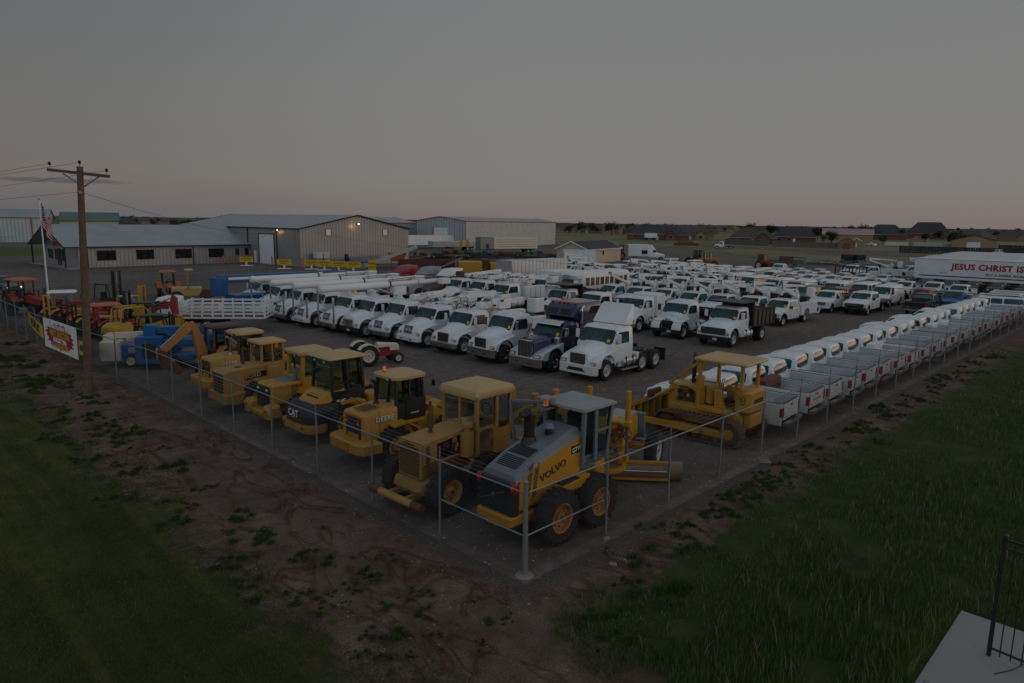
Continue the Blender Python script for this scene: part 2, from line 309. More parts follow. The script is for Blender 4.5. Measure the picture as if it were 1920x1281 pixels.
# ================================================================== road vehicles
# local frame: +x is the way the vehicle faces, +y its left side; x = 0 under the front edge of the cab roof
def cab_body(m, secs, mat, r=.14):           # secs: (z, x_back, x_front, half width)
    m.loft([rring(b, f, h, z, r) for z, b, f, h in secs], mat)
def lerp_sec(secs, z):
    for a, b in zip(secs, secs[1:]):
        if a[0] <= z <= b[0]:
            t = (z - a[0]) / (b[0] - a[0]); return [a[k] + (b[k] - a[k]) * t for k in range(4)]
    return secs[-1]
def front_pane(secs, z0, z1, mg, mat, parent, name='windshield', trim=True, back=False):
    a, b = lerp_sec(secs, z0), lerp_sec(secs, z1); k = 1 if back else 2; s = -1 if back else 1
    q = [(a[k], -a[3] + mg, z0), (a[k], a[3] - mg, z0), (b[k], b[3] - mg * 1.05, z1), (b[k], -b[3] + mg * 1.05, z1)]
    m = M()
    if trim: m.pane(q, 'rubber_trim', (s, 0, 0), .004)
    m.pane(q, mat, (s, 0, .2), .009, inset=.045); o = m.put(name, parent)
    return o
def side_pane(secs, x0, x1, z0, z1, mat, parent, s, slant=0, name='side_window', slant_b=0):
    a, b = lerp_sec(secs, z0), lerp_sec(secs, z1)
    q = [(x0, s * a[3], z0), (x1, s * a[3], z0), (x1 - slant, s * b[3], z1), (x0 + slant_b, s * b[3], z1)]
    return M().pane(q, 'rubber_trim', (0, s, 0), .004).pane(q, mat, (0, s, .1), .009, inset=.03).put(name, parent)
def hood_loft(m, secs, mat):                 # secs: (x, half width, z_bottom, z_shoulder, z_top)
    m.loft([[(x, -w, b), (x, -w, s - .05), (x, -w * .93, s + .02), (x, -w * .6, t - .02), (x, 0, t), (x, w * .6, t - .02), (x, w * .93, s + .02), (x, w, s - .05), (x, w, b)] for x, w, b, s, t in secs], mat)
def arch(cx, r, x0, x1, z0, top, n=10):      # side outline with a wheel opening; top = [(x, z), ...] back to front
    p = [(x0, z0), (cx - r, z0)]
    p += [(cx - r * math.cos(math.pi * k / n), z0 + (r * math.sin(math.pi * k / n))) for k in range(1, n)]
    return p + [(cx + r, z0), (x1, z0)] + list(reversed(top))
def well(cx, r, z0, y0, y1, n=10):
    o_ = [(cx - r * math.cos(math.pi * k / n), z0 + r * math.sin(math.pi * k / n)) for k in range(n + 1)]; i_ = [(cx - (r - .03) * math.cos(math.pi * k / n), z0 + (r - .03) * math.sin(math.pi * k / n)) for k in range(n + 1)]
    return M().prism(o_ + i_[::-1], y0, y1, 'black')
def mirrors(root, x, y, z, mat='chrome', h=.45, yy=.3):
    for s in (-1, 1):
        m = M(); m.box(x - .06, x + .03, s * (y + yy) - .12, s * (y + yy) + .12, z - h / 2, z + h / 2, mat, .03)
        m.box(x - .064, x - .06, s * (y + yy) - .1, s * (y + yy) + .1, z - h / 2 + .03, z + h / 2 - .03, 'glass')
        m.tube([(x, s * (y - .05), z + h * .4), (x, s * (y + yy), z + h * .45)], .014, 'steel', 5); m.tube([(x, s * (y - .05), z - h * .6), (x, s * (y + yy), z - h * .45)], .014, 'steel', 5)
        m.put('mirror', root)
def marker_lights(root, x, z, hw, n=5, r=.05):
    ys = [-hw, -.2, 0, .2, hw] if n == 5 else [-hw, hw]
    for y in ys:
        M().box(x - .09, x + .02, y - r, y + r, z - .02, z + .035, 'amber', .02).put('marker_light', root)
def sticker(root, secs, z, y):
    a, b = lerp_sec(secs, z), lerp_sec(secs, z + .14)
    M().pane([(a[2], y, z), (a[2], y - .17, z), (b[2], y - .17, z + .14), (b[2], y, z + .14)], 'sticker', (1, 0, .2), .013, c=.02).put('windshield_tag', root)

TRUCK_SECS = [(.78, -1.25, .50, 1.0), (1.60, -1.28, .50, 1.02), (2.30, -1.22, .06, .95), (2.41, -1.16, -.04, .87), (2.45, -1.0, -.25, .66)]
WIDE_SECS = [(.78, -1.25, .62, 1.12), (1.55, -1.28, .62, 1.14), (2.30, -1.25, .10, 1.08), (2.42, -1.2, -.02, 1.0), (2.47, -1.0, -.25, .8)]
def truck(mat='white', style='slots', rear='none', chrome=False, L=1.62, glass_='glass', seed=0, wide=False):
    t = thing('truck', '', 'truck'); S = WIDE_SECS if wide else TRUCK_SECS; big = style in ('silver_bars', 'vertical')
    m = M(); cab_body(m, S, mat); m.box(-1.2, -.1, -1.06, 1.06, .5, .8, mat, .04); m.put('cab', t)
    for s in (-1, 1):        # door lines and handle
        d = M(); d.box(-.95, -.93, s * 1.0 - .004, s * 1.0 + .004, .85, 1.6, 'rubber_trim'); d.box(.28, .295, s * 1.0 - .004, s * 1.0 + .004, .85, 1.6, 'rubber_trim'); d.box(-.9, -.74, s * 1.01 - .015, s * 1.01 + .015, 1.42, 1.47, 'black', .01); d.put('door', t)
    front_pane(S, 1.66, 2.29, .07, glass_, t)
    M().box(.26, .28, -.015, .015, 1.72, 1.74, 'black').tube([(.45, -.5, 1.70), (.40, .0, 1.78)], .012, 'black', 4).tube([(.45, .3, 1.70), (.40, .75, 1.78)], .012, 'black', 4).put('wiper', t)
    for s in (-1, 1): side_pane(S, -.85, .36, 1.66, 2.20, glass_ if seed % 3 else 'glass_dark', t, s, .30)
    sticker(t, S, 1.73, .86)
    marker_lights(t, -.08, 2.41, .72); mirrors(t, .30, 1.0, 1.95, 'chrome' if chrome else 'white' if seed % 2 else 'black')
    h = M(); n0 = L
    if style == 'vertical':
        hood_loft(h, [(.42, .68, .8, 1.66, 1.80), (n0 - .05, .50, .75, 1.56, 1.68)], mat)
    elif style == 'silver_bars':
        hood_loft(h, [(.42, .98, .85, 1.55, 1.76), (1.0, .80, .85, 1.48, 1.62), (n0, .58, .7, 1.30, 1.42), (n0 + .06, .5, .72, 1.2, 1.3)], mat)
    elif style == 'boxy':
        hood_loft(h, [(.42, .80, .85, 1.55, 1.72), (1.0, .76, .8, 1.5, 1.62), (n0, .66, .7, 1.34, 1.46), (n0 + .05, .6, .75, 1.25, 1.36)], mat)
    else:
        hood_loft(h, [(.42, .90, .85, 1.56, 1.74), (.9, .76, .8, 1.46, 1.62), (n0 - .32, .60, .7, 1.34, 1.46), (n0 - .08, .53, .66, 1.22, 1.32), (n0 + .02, .50, .66, 1.02, 1.10), (n0 + .05, .46, .68, .80, .84)], mat)
    h.put('hood', t)
    top = [(.30, 1.42), (.62, 1.36), (1.35, 1.18), (n0 - .08, 1.0), (n0, .85)]
    for s in (-1, 1):
        a, b = sorted((s * .45, s * 1.16)); M().prism(arch(.95, .60, .25, n0 + .02, .66, top), a, b, 'silver_blue' if style == 'vertical' else mat, .04).put('fender', t); a, b = sorted((s * .46, s * 1.13)); well(.95, .595, .66, a, b).put('wheel_well', t)
    # grille
    g = M(); gx = n0 + .055
    if style == 'slots':
        q0 = [(n0 - .10, 1.30), (n0 + .04, .84)]
        for col in range(3):
            for row in range(7):
                tt = row / 7; x = q0[0][0] + (q0[1][0] - q0[0][0]) * tt + .02; z = q0[0][1] + (q0[1][1] - q0[0][1]) * tt; y = -.40 + col * .28
                g.box(x - .04, x + .045, y, y + .235, z - .022, z + .016, 'black')
    elif style == 'brown':
        g.box(n0 - .02, gx + .02, -.46, .46, .72, 1.26, 'rust', .03)
        for k in range(7): g.box(gx, gx + .035, -.43, .43, .76 + k * .07, .785 + k * .07, 'black')
    elif style == 'silver_bars':
        g.box(n0 - .02, gx + .03, -.47, .47, .68, 1.33, 'chrome', .03); g.box(gx + .02, gx + .036, -.44, .44, .71, 1.30, 'black')
        for k in range(8): g.box(gx + .03, gx + .06, -.43, .43, .73 + k * .07, .76 + k * .07, 'chrome')
    elif style == 'vertical':
        g.box(n0 - .04, gx + .04, -.50, .50, .62, 1.66, 'chrome', .06)
        for k in range(18): g.box(gx + .03, gx + .050, -.44 + k * .05, -.43 + k * .05, .70, 1.56, 'frame')
        for k in range(3): g.box(gx + .03, gx + .06, -.25 + k * .25 - .02, -.25 + k * .25 + .02, .66, 1.6, 'chrome')
        g.box(gx + .03, gx + .07, -.01, .01, .66, 1.62, 'chrome')
    elif style == 'boxy':
        g.box(n0 - .02, gx + .02, -.62, .62, .74, 1.22, 'rim_white', .02)
        for k in range(14): g.box(gx + .005, gx + .03, -.58 + k * .085, -.54 + k * .085, .78, 1.18, 'black')
    elif style == 'mack':
        g.box(n0 - .02, gx + .03, -.42, .42, .66, 1.22, 'rubber_trim', .06)
        for k in range(10): g.box(gx + .02, gx + .04, -.38, .38, .70 + k * .05, .715 + k * .05, 'frame')
    elif style == 'wide':
        g.box(n0 - .02, gx + .03, -.86, .86, .80, 1.22, 'frame', .03)
        for k in range(22): g.box(gx + .02, gx + .045, -.82 + k * .077, -.80 + k * .077, .83, 1.19, 'steel')
    g.put('grille', t)
    if style == 'mack': text('MACK', .13, 'text_black', t, (gx - .01, 0, 1.30), FRONT, .03)
    if style == 'boxy': text('GMC', .16, 'text_red', t, (gx + .03, 0, .98), FRONT, .03)
    for s in (-1, 1):
        y = s * (.88 if style != 'boxy' else .84); l = M(); l.box(n0 - .08, n0 + .045, y - .13, y + .13, .80, .95, 'black', .02); l.box(n0 + .03, n0 + .055, y - .11, y + .11, .815, .935, 'lens', .01); l.put('headlight', t)
        M().box(n0 - .10, n0 + .04, y + s * .145 - .05 * (1), y + s * .145 + .07, .80, .95, 'amber', .02).put('turn_signal', t)
    bz = mat if wide else 'chrome' if chrome else ('black' if style in ('mack', 'wide', 'boxy') else 'steel' if seed % 2 else 'white')
    b = M(); b.prism([(n0 + .02, -1.16), (n0 + .20, -1.0), (n0 + .22, 0), (n0 + .20, 1.0), (n0 + .02, 1.16), (n0 - .1, 1.16), (n0 - .1, -1.16)], .42 if not (chrome or wide) else .36, .70 if not (chrome or wide) else .80, bz, .02, 'z')
    for y in (-.55, -.42, .35, .48): b.box(n0 + .2, n0 + .226, y, y + .08, .5, .57, 'black')
    if wide: b.box(n0 + .2, n0 + .235, -.45, .45, .50, .66, 'black', .01)
    b.put('bumper', t)
    if style in ('mack', 'wide', 'boxy'): M().box(n0 + .225, n0 + .235, .1, .4, .45, .6, 'rim_white').put('licence_plate', t)
    for s in (-1, 1): wheel(t, .95, s * .98, .50, .27, 'chrome' if chrome or style == 'vertical' else 'rim_white', side=s, n=20)
    xr = {'tractor': [-2.15, -3.45], 'dump': [-3.0], 'boom': [-3.7, -5.0], 'none': [-3.4]}.get(rear, [-3.6])
    end = xr[-1] - 1.1
    fr = M()
    for s in (-1, 1): fr.box(end, .9, s * .42 - .04, s * .42 + .04, .60, .82, 'frame')
    for x in xr: fr.cyl((x, -.9, .5), (x, .9, .5), .09, 'frame', n=8)
    fr.cyl((.95, -.9, .5), (.95, .9, .5), .06, 'frame', n=8); fr.put('chassis', t)
    for x in xr:
        for s in (-1, 1):
            wheel(t, x, s * 1.02, .5, .26, 'rim_white', side=s, n=18); wheel(t, x, s * .72, .5, .26, 'frame', side=s, n=14)
    tk = M(); tk.cyl((-1.5, .92, .72), (-.35, .92, .72), .26, 'aluminium' if chrome or big else 'white', n=16); tk.box(-1.25, -1.2, .65, 1.19, .45, .99, 'frame', .02); tk.box(-.65, -.6, .65, 1.19, .45, .99, 'frame', .02); tk.put('fuel_tank', t)
    return t
def add_bits(t, kind, seed=0):
    """what the truck carries on its frame"""
    r = random.Random(seed)
    if kind == 'digger':          # long round telescopic boom stowed forward over the cab
        b = M(); b.cyl((-3.6, 0, 3.02), (1.9, 0, 2.98), .25, 'white2', n=18); b.cyl((-8.2, 0, 3.08), (-3.6, 0, 3.02), .18, 'white2', n=16)
        b.cyl((1.9, 0, 2.98), (2.12, 0, 2.97), .29, 'white2', .22, n=18); b.cyl((-8.9, 0, 3.10), (-8.2, 0, 3.08), .13, 'aluminium', n=14)
        b.cyl((-3.66, 0, 3.02), (-3.54, 0, 3.02), .27, 'black', n=18); b.cyl((-6.3, 0, 3.06), (-6.2, 0, 3.06), .20, 'aluminium', n=16); b.cyl((.3, 0, 2.99), (.42, 0, 2.99), .265, 'white2', n=18)
        b.box(-8.9, -8.0, .25, .8, 2.85, 3.3, 'white2', .04); b.tube([(-7.6, .3, 3.35), (-5, .25, 3.45), (-3.4, .28, 3.38)], .02, 'black', 5); b.put('boom', t)
        p = M(); p.box(-6.6, -1.6, -1.15, 1.15, .95, 1.12, 'white2', .02); p.box(-3.6, -1.7, -1.18, -.75, 1.1, 2.0, 'white', .03); p.box(-3.6, -1.7, .75, 1.18, 1.1, 2.0, 'white', .03); p.box(-6.6, -4.6, .75, 1.18, 1.1, 1.7, 'white', .03); p.box(-6.6, -4.6, -1.18, -.75, 1.1, 1.7, 'white', .03); p.put('service_body', t)
        c = M(); c.cyl((-4.4, 0, 1.1), (-4.4, 0, 2.4), .35, 'white', n=14); c.box(-5.0, -3.9, -.32, .32, 2.2, 2.85, 'white', .06); c.cyl((-3.9, 0, 2.3), (-2.2, 0, 2.85), .09, 'steel', n=8); c.put('turret', t)
        s = M(); s.box(1.60, 1.72, -1.02, -.98, .6, 3.0, 'steel'); s.box(1.60, 1.72, .98, 1.02, .6, 2.2, 'steel'); s.put('boom_rest', t)
        M().box(.1, .25, 1.0, 1.22, 2.75, 2.9, 'amber', .02).put('marker_flag', t)
    if kind == 'crane':
        p = M(); p.box(-6.2, -1.6, -1.15, 1.15, .95, 1.10, 'white2', .02)
        for s in (-1, 1):
            a, b = sorted((s * .72, s * 1.18)); p.box(-4.2, -1.6, a, b, 1.1, 2.15 + .15 * (seed % 2), 'white', .03); p.box(-6.2, -4.9, a, b, 1.1, 1.7, 'white', .03)
        for k in range(4): p.box(-4.2 + .64 * k, -4.18 + .64 * k, 1.18, 1.19, 1.15, 2.1, 'rubber_trim')
        p.put('service_body', t)
        c = M(); c.cyl((-3.2, .0, 1.1), (-3.2, .0, 2.5), .32, 'white', n=14); c.box(-3.7, -2.6, -.4, .4, 2.3, 2.9, 'white2', .06)
        c.put('turret', t)
        b = M(); b.beam((-3.3, .1, 2.55), (-.9 - .2 * (seed % 3), .25, 2.62), .34, .34, 'white2', .24, .22); b.beam((-1.0, .25, 2.72), (-5.2, .5 - .5 * (seed % 2), 2.75 + .12 * (seed % 3)), .22, .24, 'white2', .28, .28)
        b.box(-1.4, -.9, .0, .5, 2.5, 2.86, 'white2', .06); b.cyl((-3.0, -.1, 2.45), (-1.2, .1, 2.72), .07, 'steel', n=8); b.put('boom', t)
        h = M()
        for k in range(7):
            x = -3.6 + r.random() * 3.2; y = -.5 + r.random(); h.tube([(x, y, 2.5), (x + .3, y + .2, 2.85 + .2 * r.random()), (x + .8, y - .1, 2.75), (x + 1.1, y + .1, 2.5)], .018, 'black', 4)
        for k in range(8):
            x = -3.8 + r.random() * 3.4; y = -.6 + 1.2 * r.random(); z = 2.35 + .5 * r.random(); h.box(x, x + .1 + .2 * r.random(), y, y + .15, z, z + .12, r.choice(['rust', 'steel', 'black', 'white2', 'aluminium']), .01)
        h.put('hoses', t)
        bk = M(); x = -5.9; bk.box(x - .45, x + .45, .1, .9, 1.9, 2.85, 'white2', .06); bk.box(x - .38, x + .38, .17, .83, 2.85, 2.855, 'black'); bk.put('bucket', t)
        M().box(-1.5, -1.35, .9, 1.1, 2.42, 2.58, 'amber', .02).put('marker_flag', t)
        if seed % 2: M().box(-3.5, -3.3, -1.0, -.95, 2.6, 2.85, 'sign_yellow').put('warning_plate', t)
    if kind == 'dump':
        d = M(); x0, x1 = -4.6, -1.5; zt = 2.15
        for s in (-1, 1):
            y = s * 1.15; d.box(x0, x1, y - .04, y + .04, 1.15, zt, 'dirt_metal'); d.box(x0 - .02, x1 + .02, y - .09, y + .09, zt, zt + .1, 'frame'); d.box(x0, x1, y - .08, y + .08, 1.08, 1.2, 'frame')
            for k in range(6): xx = x0 + .1 + k * .6; d.box(xx, xx + .12, min(y, y + s * .1), max(y, y + s * .1), 1.18, zt, 'frame')
        d.box(x1 - .06, x1, -1.15, 1.15, 1.15, 2.75, 'black'); d.box(x1 - .05, .35, -1.15, 1.15, 2.72, 2.80, 'black'); d.box(x0, x1, -1.15, 1.15, 1.1, 1.18, 'dirt_metal'); d.box(x0 - .04, x0 + .02, -1.15, 1.15, 1.15, zt, 'dirt_metal'); d.put('dump_bed', t)
    if kind in ('box', 'bigbox'):
        h = 2.9 if kind == 'box' else 3.75; l = 4.5 if kind == 'box' else 9.5
        d = M(); d.box(-1.5 - l, -1.5, -1.22, 1.22, 1.0, h, 'trailer_white', .06); d.box(-1.52, -1.47, -1.24, 1.24, 1.0, h + .02, 'aluminium', .02)
        d.box(-1.62, -1.42, 1.17, 1.25, 1.0, h, 'steel' if kind == 'bigbox' else 'aluminium', .02); d.put('box_body', t)
    if kind == 'sleeper':
        s = M(); s.loft([rring(-3.1, -1.22, 1.05, .8, .1), rring(-3.1, -1.22, 1.05, 2.3, .12), rring(-3.1, -.45, 1.02, 2.62, .12), rring(-3.1, -.85, .98, 3.15, .14), rring(-3.05, -1.05, .90, 3.28, .15)], 'purple'); s.put('sleeper', t)
        S = [(2.62, -3.1, -.45, 1.02), (3.15, -3.1, -.85, .98)]
        for y0, y1 in ((-.92, -.08), (.08, .92)):
            M().pane([(-.50, y0, 2.68), (-.50, y1, 2.68), (-.84, y1 * .95, 3.11), (-.84, y0 * .95, 3.11)], 'glass_dark', (1, 0, .5), .012).put('sleeper_window', t)
        for s_ in (-1, 1):
            M().pane([(-2.9, s_ * 1.02, 2.68), (-1.9, s_ * 1.02, 2.68), (-2.1, s_ * .985, 3.05), (-2.9, s_ * .985, 3.05)], 'glass_dark', (0, s_, 0), .012).put('sleeper_window', t)
            c = M(); c.cyl((-1.15, s_ * 1.14, .9), (-1.15, s_ * 1.14, 2.9), .075, 'chrome', n=12); c.tube([(-1.15, s_ * 1.14, 2.88), (-1.18, s_ * 1.14, 3.02), (-1.32, s_ * 1.14, 3.12)], .075, 'chrome', 12); c.cyl((-1.15, s_ * 1.14, 1.2), (-1.15, s_ * 1.14, 2.1), .11, 'chrome', n=12); c.put('exhaust_stack', t)
            M().cyl((.55, s_ * .88, 1.15), (.55, s_ * .88, 1.65), .17, 'chrome', n=16).cyl((.55, s_ * .88, 1.65), (.55, s_ * .88, 1.72), .19, 'chrome', .1, n=16).put('air_cleaner', t)
        for y in (-.8, -.3, 0, .3, .8): M().box(-1.05, -.88, y - .06, y + .06, 3.24, 3.34, 'amber', .03).put('marker_light', t)
        M().prism([(.03, 2.44), (.36, 2.30), (.38, 2.24), (.02, 2.40)], -.93, .93, 'chrome').put('sun_visor', t)
    if kind == 'fairing':
        s = M(); s.loft([[(-1.25, -1.0, 2.45), (-.55, -.98, 2.5), (-.55, .98, 2.5), (-1.25, 1.0, 2.45)], [(-1.42, -.98, 3.3), (-1.22, -.95, 3.3), (-1.22, .95, 3.3), (-1.42, .98, 3.3)], [(-1.45, -.9, 3.42), (-1.30, -.85, 3.42), (-1.30, .85, 3.42), (-1.45, .9, 3.42)]], 'white'); s.put('roof_fairing', t)
    if kind in ('fairing', 'sleeper', 'tractor'):
        f = M(); f.cyl((-2.8, 0, .95), (-2.8, 0, 1.0), .5, 'frame', n=16); f.box(-3.6, -2.2, -.3, .3, .84, .94, 'frame', .02); f.box(-2.4, -1.5, -.5, .5, .84, .9, 'frame'); f.put('fifth_wheel', t)
        for s in (-1, 1):
            f = M(); f.box(-4.25, -4.15, s * .9 - .33, s * .9 + .33, .35, 1.0, 'rubber_trim'); f.prism([(-1.55, .75), (-1.55, 1.0), (-1.75, 1.08), (-1.65, .75)], min(s * .62, s * 1.18), max(s * .62, s * 1.18), 'white2'); f.put('mudflap', t)
        M().box(-1.6, -.3, .95, 1.22, .34, .40, 'aluminium', .01).put('step', t)
    return t
def mk_truck(bits=None, **k):
    t = truck(**k)
    if bits: add_bits(t, bits, k.get('seed', 0))
    return t

# ------------------------------------------------------------------ pickups, vans, cars
def wheels4(t, xf, xr, y, r=.37, w=.24, rim='steel', dual=False):
    for x in (xf, xr):
        for s in (-1, 1):
            wheel(t, x, s * y, r, w, rim, side=s, n=16)
            if dual and x == xr: wheel(t, x, s * (y - .27), r, w, 'frame', side=s, n=12)
def pickup(mat='white', cab='regular', bed='open', front='old', rail=True, toolbox=False, drop=0, flare=False, glass_='glass', stripe=False):
    t = thing('pickup_truck', '', 'pickup truck'); cl = {'regular': 1.35, 'extended': 1.95, 'crew': 2.45}[cab]; xb = -cl
    S = [(.95, xb, .58, .92), (1.28, xb - .02, .62, .92), (1.76, xb + .10, .02, .82), (1.85, xb + .16, -.08, .76), (1.885, xb + .34, -.28, .58)]
    m = M(); cab_body(m, S, mat, .12); m.put('cab', t)
    # lower body sides with wheel openings
    xe = xb - 2.40 if bed == 'open' else xb - .05; b = M()
    for s in (-1, 1):
        top = [(xb - .03, 1.26), (.62, 1.24), (1.6, 1.13), (1.98, 1.03), (2.02, .9)]
        a, c = sorted((s * .62, s * .98)); b.prism(arch(1.25, .47, xb - .03, 2.0, .45, top), a, c, mat, .035)
        if bed == 'open':
            a, c = sorted((s * .90, s * .985)); b.prism(arch(xb - 1.12, .47, xe, xb - .06, .48, [(xe, 1.33), (xb - .06, 1.33)]), a, c, mat, .02)
    b.box(xb + .05, .75, -.88, .88, .42, 1.0, mat, .03); b.put('body', t)
    for s in (-1, 1): a, c = sorted((s * .63, s * .955)); well(1.25, .465, .45, a, c, 8).put('wheel_well', t)
    for s in (-1, 1):
        d = M()
        for x in ([.30, -.98] if cab != 'crew' else [.30, -.95, -1.05, -2.1]): d.box(x - .008, x + .008, s * .984 - .004, s * .984 + .004, .5, 1.24, 'rubber_trim')
        d.box(-.85, -.68, s * .99 - .012, s * .99 + .012, 1.08, 1.12, 'black'); d.put('door', t)
    h = M(); hood_loft(h, [(.50, .88, .9, 1.20, 1.30), (1.4, .84, .8, 1.10, 1.21), (1.9, .80, .75, 1.0, 1.10), (1.98, .76, .75, .93, 1.0)], mat); h.put('hood', t)
    front_pane(S, 1.31, 1.78, .10, glass_, t)
    if bed != 'open' or front == 'sd': sticker(t, S, 1.34, .74)
    rw = M(); nr = 8; zz_ = [1.33 + .44 * k / nr for k in range(nr + 1)]; vs = []; fs = []      # bowed rear glass
    for k, z in enumerate(zz_):
        a = lerp_sec(S, z); xx = a[1] - .006 - .045 * math.sin(math.pi * k / nr); e = .05 * (1 if k in (0, nr) else 0)
        vs += [(xx + .03, -a[3] + .10 + e, z), (xx, -a[3] * .5, z), (xx, a[3] * .5, z), (xx + .03, a[3] - .10 - e, z)]
    for k in range(nr): fs += [(k * 4 + j, k * 4 + j + 1, k * 4 + j + 5, k * 4 + j + 4) for j in range(3)]
    rw.add(vs, fs, 'glass_back'); rw.put('rear_window', t, 80)
    for s in (-1, 1):
        if cab == 'crew':
            side_pane(S, -.95, .42, 1.30, 1.74, glass_, t, s, .40); side_pane(S, -2.05, -1.07, 1.30, 1.74, glass_, t, s, 0, slant_b=.1)
        else:
            side_pane(S, -1.08, .42, 1.29, 1.74, 'glass_teal', t, s, .40)
            if cab == 'extended': side_pane(S, xb + .12, -1.12, 1.33, 1.72, glass_, t, s, 0, slant_b=.12)
    mirrors(t, .38, .93, 1.36, 'black', .24, .16)
    g = M()
    if front == 'sd': g.box(1.95, 2.06, -.80, .80, .72, 1.0, 'black', .05); g.box(2.05, 2.07, -.62, .62, .84, .88, 'steel')
    else: g.box(1.95, 2.03, -.6, .6, .78, .98, 'frame', .02); [g.box(2.03, 2.04, -.58, .58, .81 + .06 * k, .83 + .06 * k, 'steel') for k in range(3)]
    g.put('grille', t)
    for s in (-1, 1):
        M().box(1.9, 2.035, s * .76 - .13, s * .76 + .13, .80, .97, 'lens', .03).put('headlight', t); M().box(1.88, 2.03, s * .9 - .05, s * .9 + .05, .80, .95, 'amber', .02).put('turn_signal', t)
    bm = M(); bm.prism([(2.0, -.98), (2.16, -.86), (2.18, 0), (2.16, .86), (2.0, .98), (1.9, .98), (1.9, -.98)], .46, .70, 'black' if front == 'sd' else 'white2', .03, 'z'); bm.put('bumper', t)
    if front == 'sd': marker_lights(t, -.18, 1.89, .5, r=.035)
    if flare:
        for s in (-1, 1):
            pts = [(1.25 - .52 * math.cos(math.pi * k / 8), s * .99, .45 + .52 * math.sin(math.pi * k / 8)) for k in range(9)]; M().tube(pts, .05, 'black', 6).put('wheel_flare', t)
    c = M()
    for s in (-1, 1): c.box(xb - 2.6, 1.9, s * .4 - .04, s * .4 + .04, .42, .55, 'frame')
    c.cyl((1.25, -.75, .38), (1.25, .75, .38), .05, 'frame', n=6); c.cyl((xb - 1.12, -.75, .38), (xb - 1.12, .75, .38), .07, 'frame', n=6); c.put('chassis', t)
    if bed == 'open':
        k = M(); k.box(xe + .05, xb - .07, -.9, .9, .70, .76, 'bed_liner'); k.box(xb - .11, xb - .07, -.9, .9, .76, 1.31, mat)
        for s in (-1, 1):
            k.box(xe + .04, xb - .1, s * .90 - .02 * s - .02, s * .90 - .02 * s + .02, .76, 1.31, 'bed_liner')
            a, c_ = sorted((s * .62, s * .90)); k.prism([(xb - 1.62, .76), (xb - 1.5, .98), (xb - .75, .98), (xb - .62, .76)], a, c_, 'bed_liner', .02)
        for q in range(12): k.box(xe + .1, xb - .15, -.8 + q * .14, -.76 + q * .14, .76, .772, 'bed_liner')
        k.put('bed', t)
        if rail:
            for s in (-1, 1): M().box(xe + .02, xb - .08, s * .94 - .035, s * .94 + .035, 1.325, 1.345, 'black', .008).put('bed_rail', t)
        tg = M(); tg.box(xe - .035, xe + .04, -.82, .82, .66, 1.33, mat, .02); tg.box(xe - .04, xe + .045, -.82, .82, 1.32, 1.34, 'black', .005); tg.box(xe - .06, xe - .03, -.09, .09, 1.14, 1.21, 'black', .01)
        tg.box(xe - .045, xe - .034, -.76, .76, .72, .735, 'bed_liner'); tg.box(xe - .045, xe - .034, -.76, .76, 1.24, 1.255, 'bed_liner'); tg.box(xe - .04, xe - .034, .42, .62, .74, .79, 'steel')
        if stripe: tg.box(xe - .043, xe - .034, -.45, .45, .93, 1.0, 'old_yellow')
        tg.put('tailgate', t)
        for s in (-1, 1): M().box(xe - .05, xe + .12, s * .905 - .08, s * .905 + .085, .78, 1.20, 'tail_red', .04).put('tail_light', t)
        rb = M(); rb.prism([(xe - .06, -.92), (xe - .22, -.86), (xe - .24, 0), (xe - .22, .86), (xe - .06, .92)], .45, .62, 'steel', .02, 'z'); rb.box(xe - .235, xe - .1, -.3, .3, .62, .64, 'black'); rb.put('rear_bumper', t)
    if bed == 'utility':
        u_ = M(); x0, x1 = xb - 3.0, xb - .15
        for s in (-1, 1):
            a, c_ = sorted((s * .62, s * 1.08)); u_.prism(arch(xb - 1.15, .5, x0, x1, .62, [(x0, 1.55), (x1, 1.55)]), a, c_, 'white', .02)
            for xx in (x1 - .55, x1 - 1.7, x0 + .45): u_.box(xx - .006, xx + .006, s * 1.081 - .003, s * 1.081 + .003, .9, 1.5, 'rubber_trim')
            for xx in (x1 - .3, x1 - 1.1, x0 + .3): u_.box(xx - .03, xx + .03, s * 1.084 - .006, s * 1.084 + .006, 1.3, 1.36, 'black')
        u_.box(x0, x1, -.65, .65, .8, .9, 'white2'); u_.box(x0 - .55, x0, -1.05, 1.05, .55, .62, 'white2', .02); u_.prism([(x0 - .55, .62), (x0 - .75, .95), (x0 - .5, .62)], .95, 1.05, 'white2'); u_.put('service_body', t)
        n = M(); n.cyl((xb - 1.4, 0, .9), (xb - 1.4, 0, 1.9), .19, 'white2', n=12); n.box(xb - 1.6, xb - 1.1, -.22, .22, 1.75, 2.1, 'white2', .05); n.box(xb - .7, xb - .4, -.6, -.45, .9, 2.2, 'frame'); n.box(xb - 2.6, xb - 2.1, .1, .6, 1.3, 1.9, 'black', .05); n.prism([(xb - 2.7, 1.0), (xb - 2.5, 2.0), (xb - 2.2, 2.35), (xb - 1.9, 2.2), (xb - 2.0, 1.2)], -.35, -.2, 'white2', .01); n.put('turret', t)
        bo = M(); bo.beam((xb - 1.3, .0, 1.95), (-.12, .05, 2.72), .2, .20, 'white2', .16, .16); bo.beam((.12, 0, 2.92), (-1.7, .05, 2.84), .24, .30, 'white', .20, .20); bo.beam((-1.7, .05, 2.84), (-3.9, .1, 2.70), .18, .18, 'white2', .14, .14); bo.box(-.02, .12, -.15, .15, 2.74, 3.06, 'black', .03); bo.tube([(-.4, .12, 2.78), (-1.4, .16, 2.6), (-2.6, .16, 2.72)], .02, 'black', 4); bo.put('boom', t)
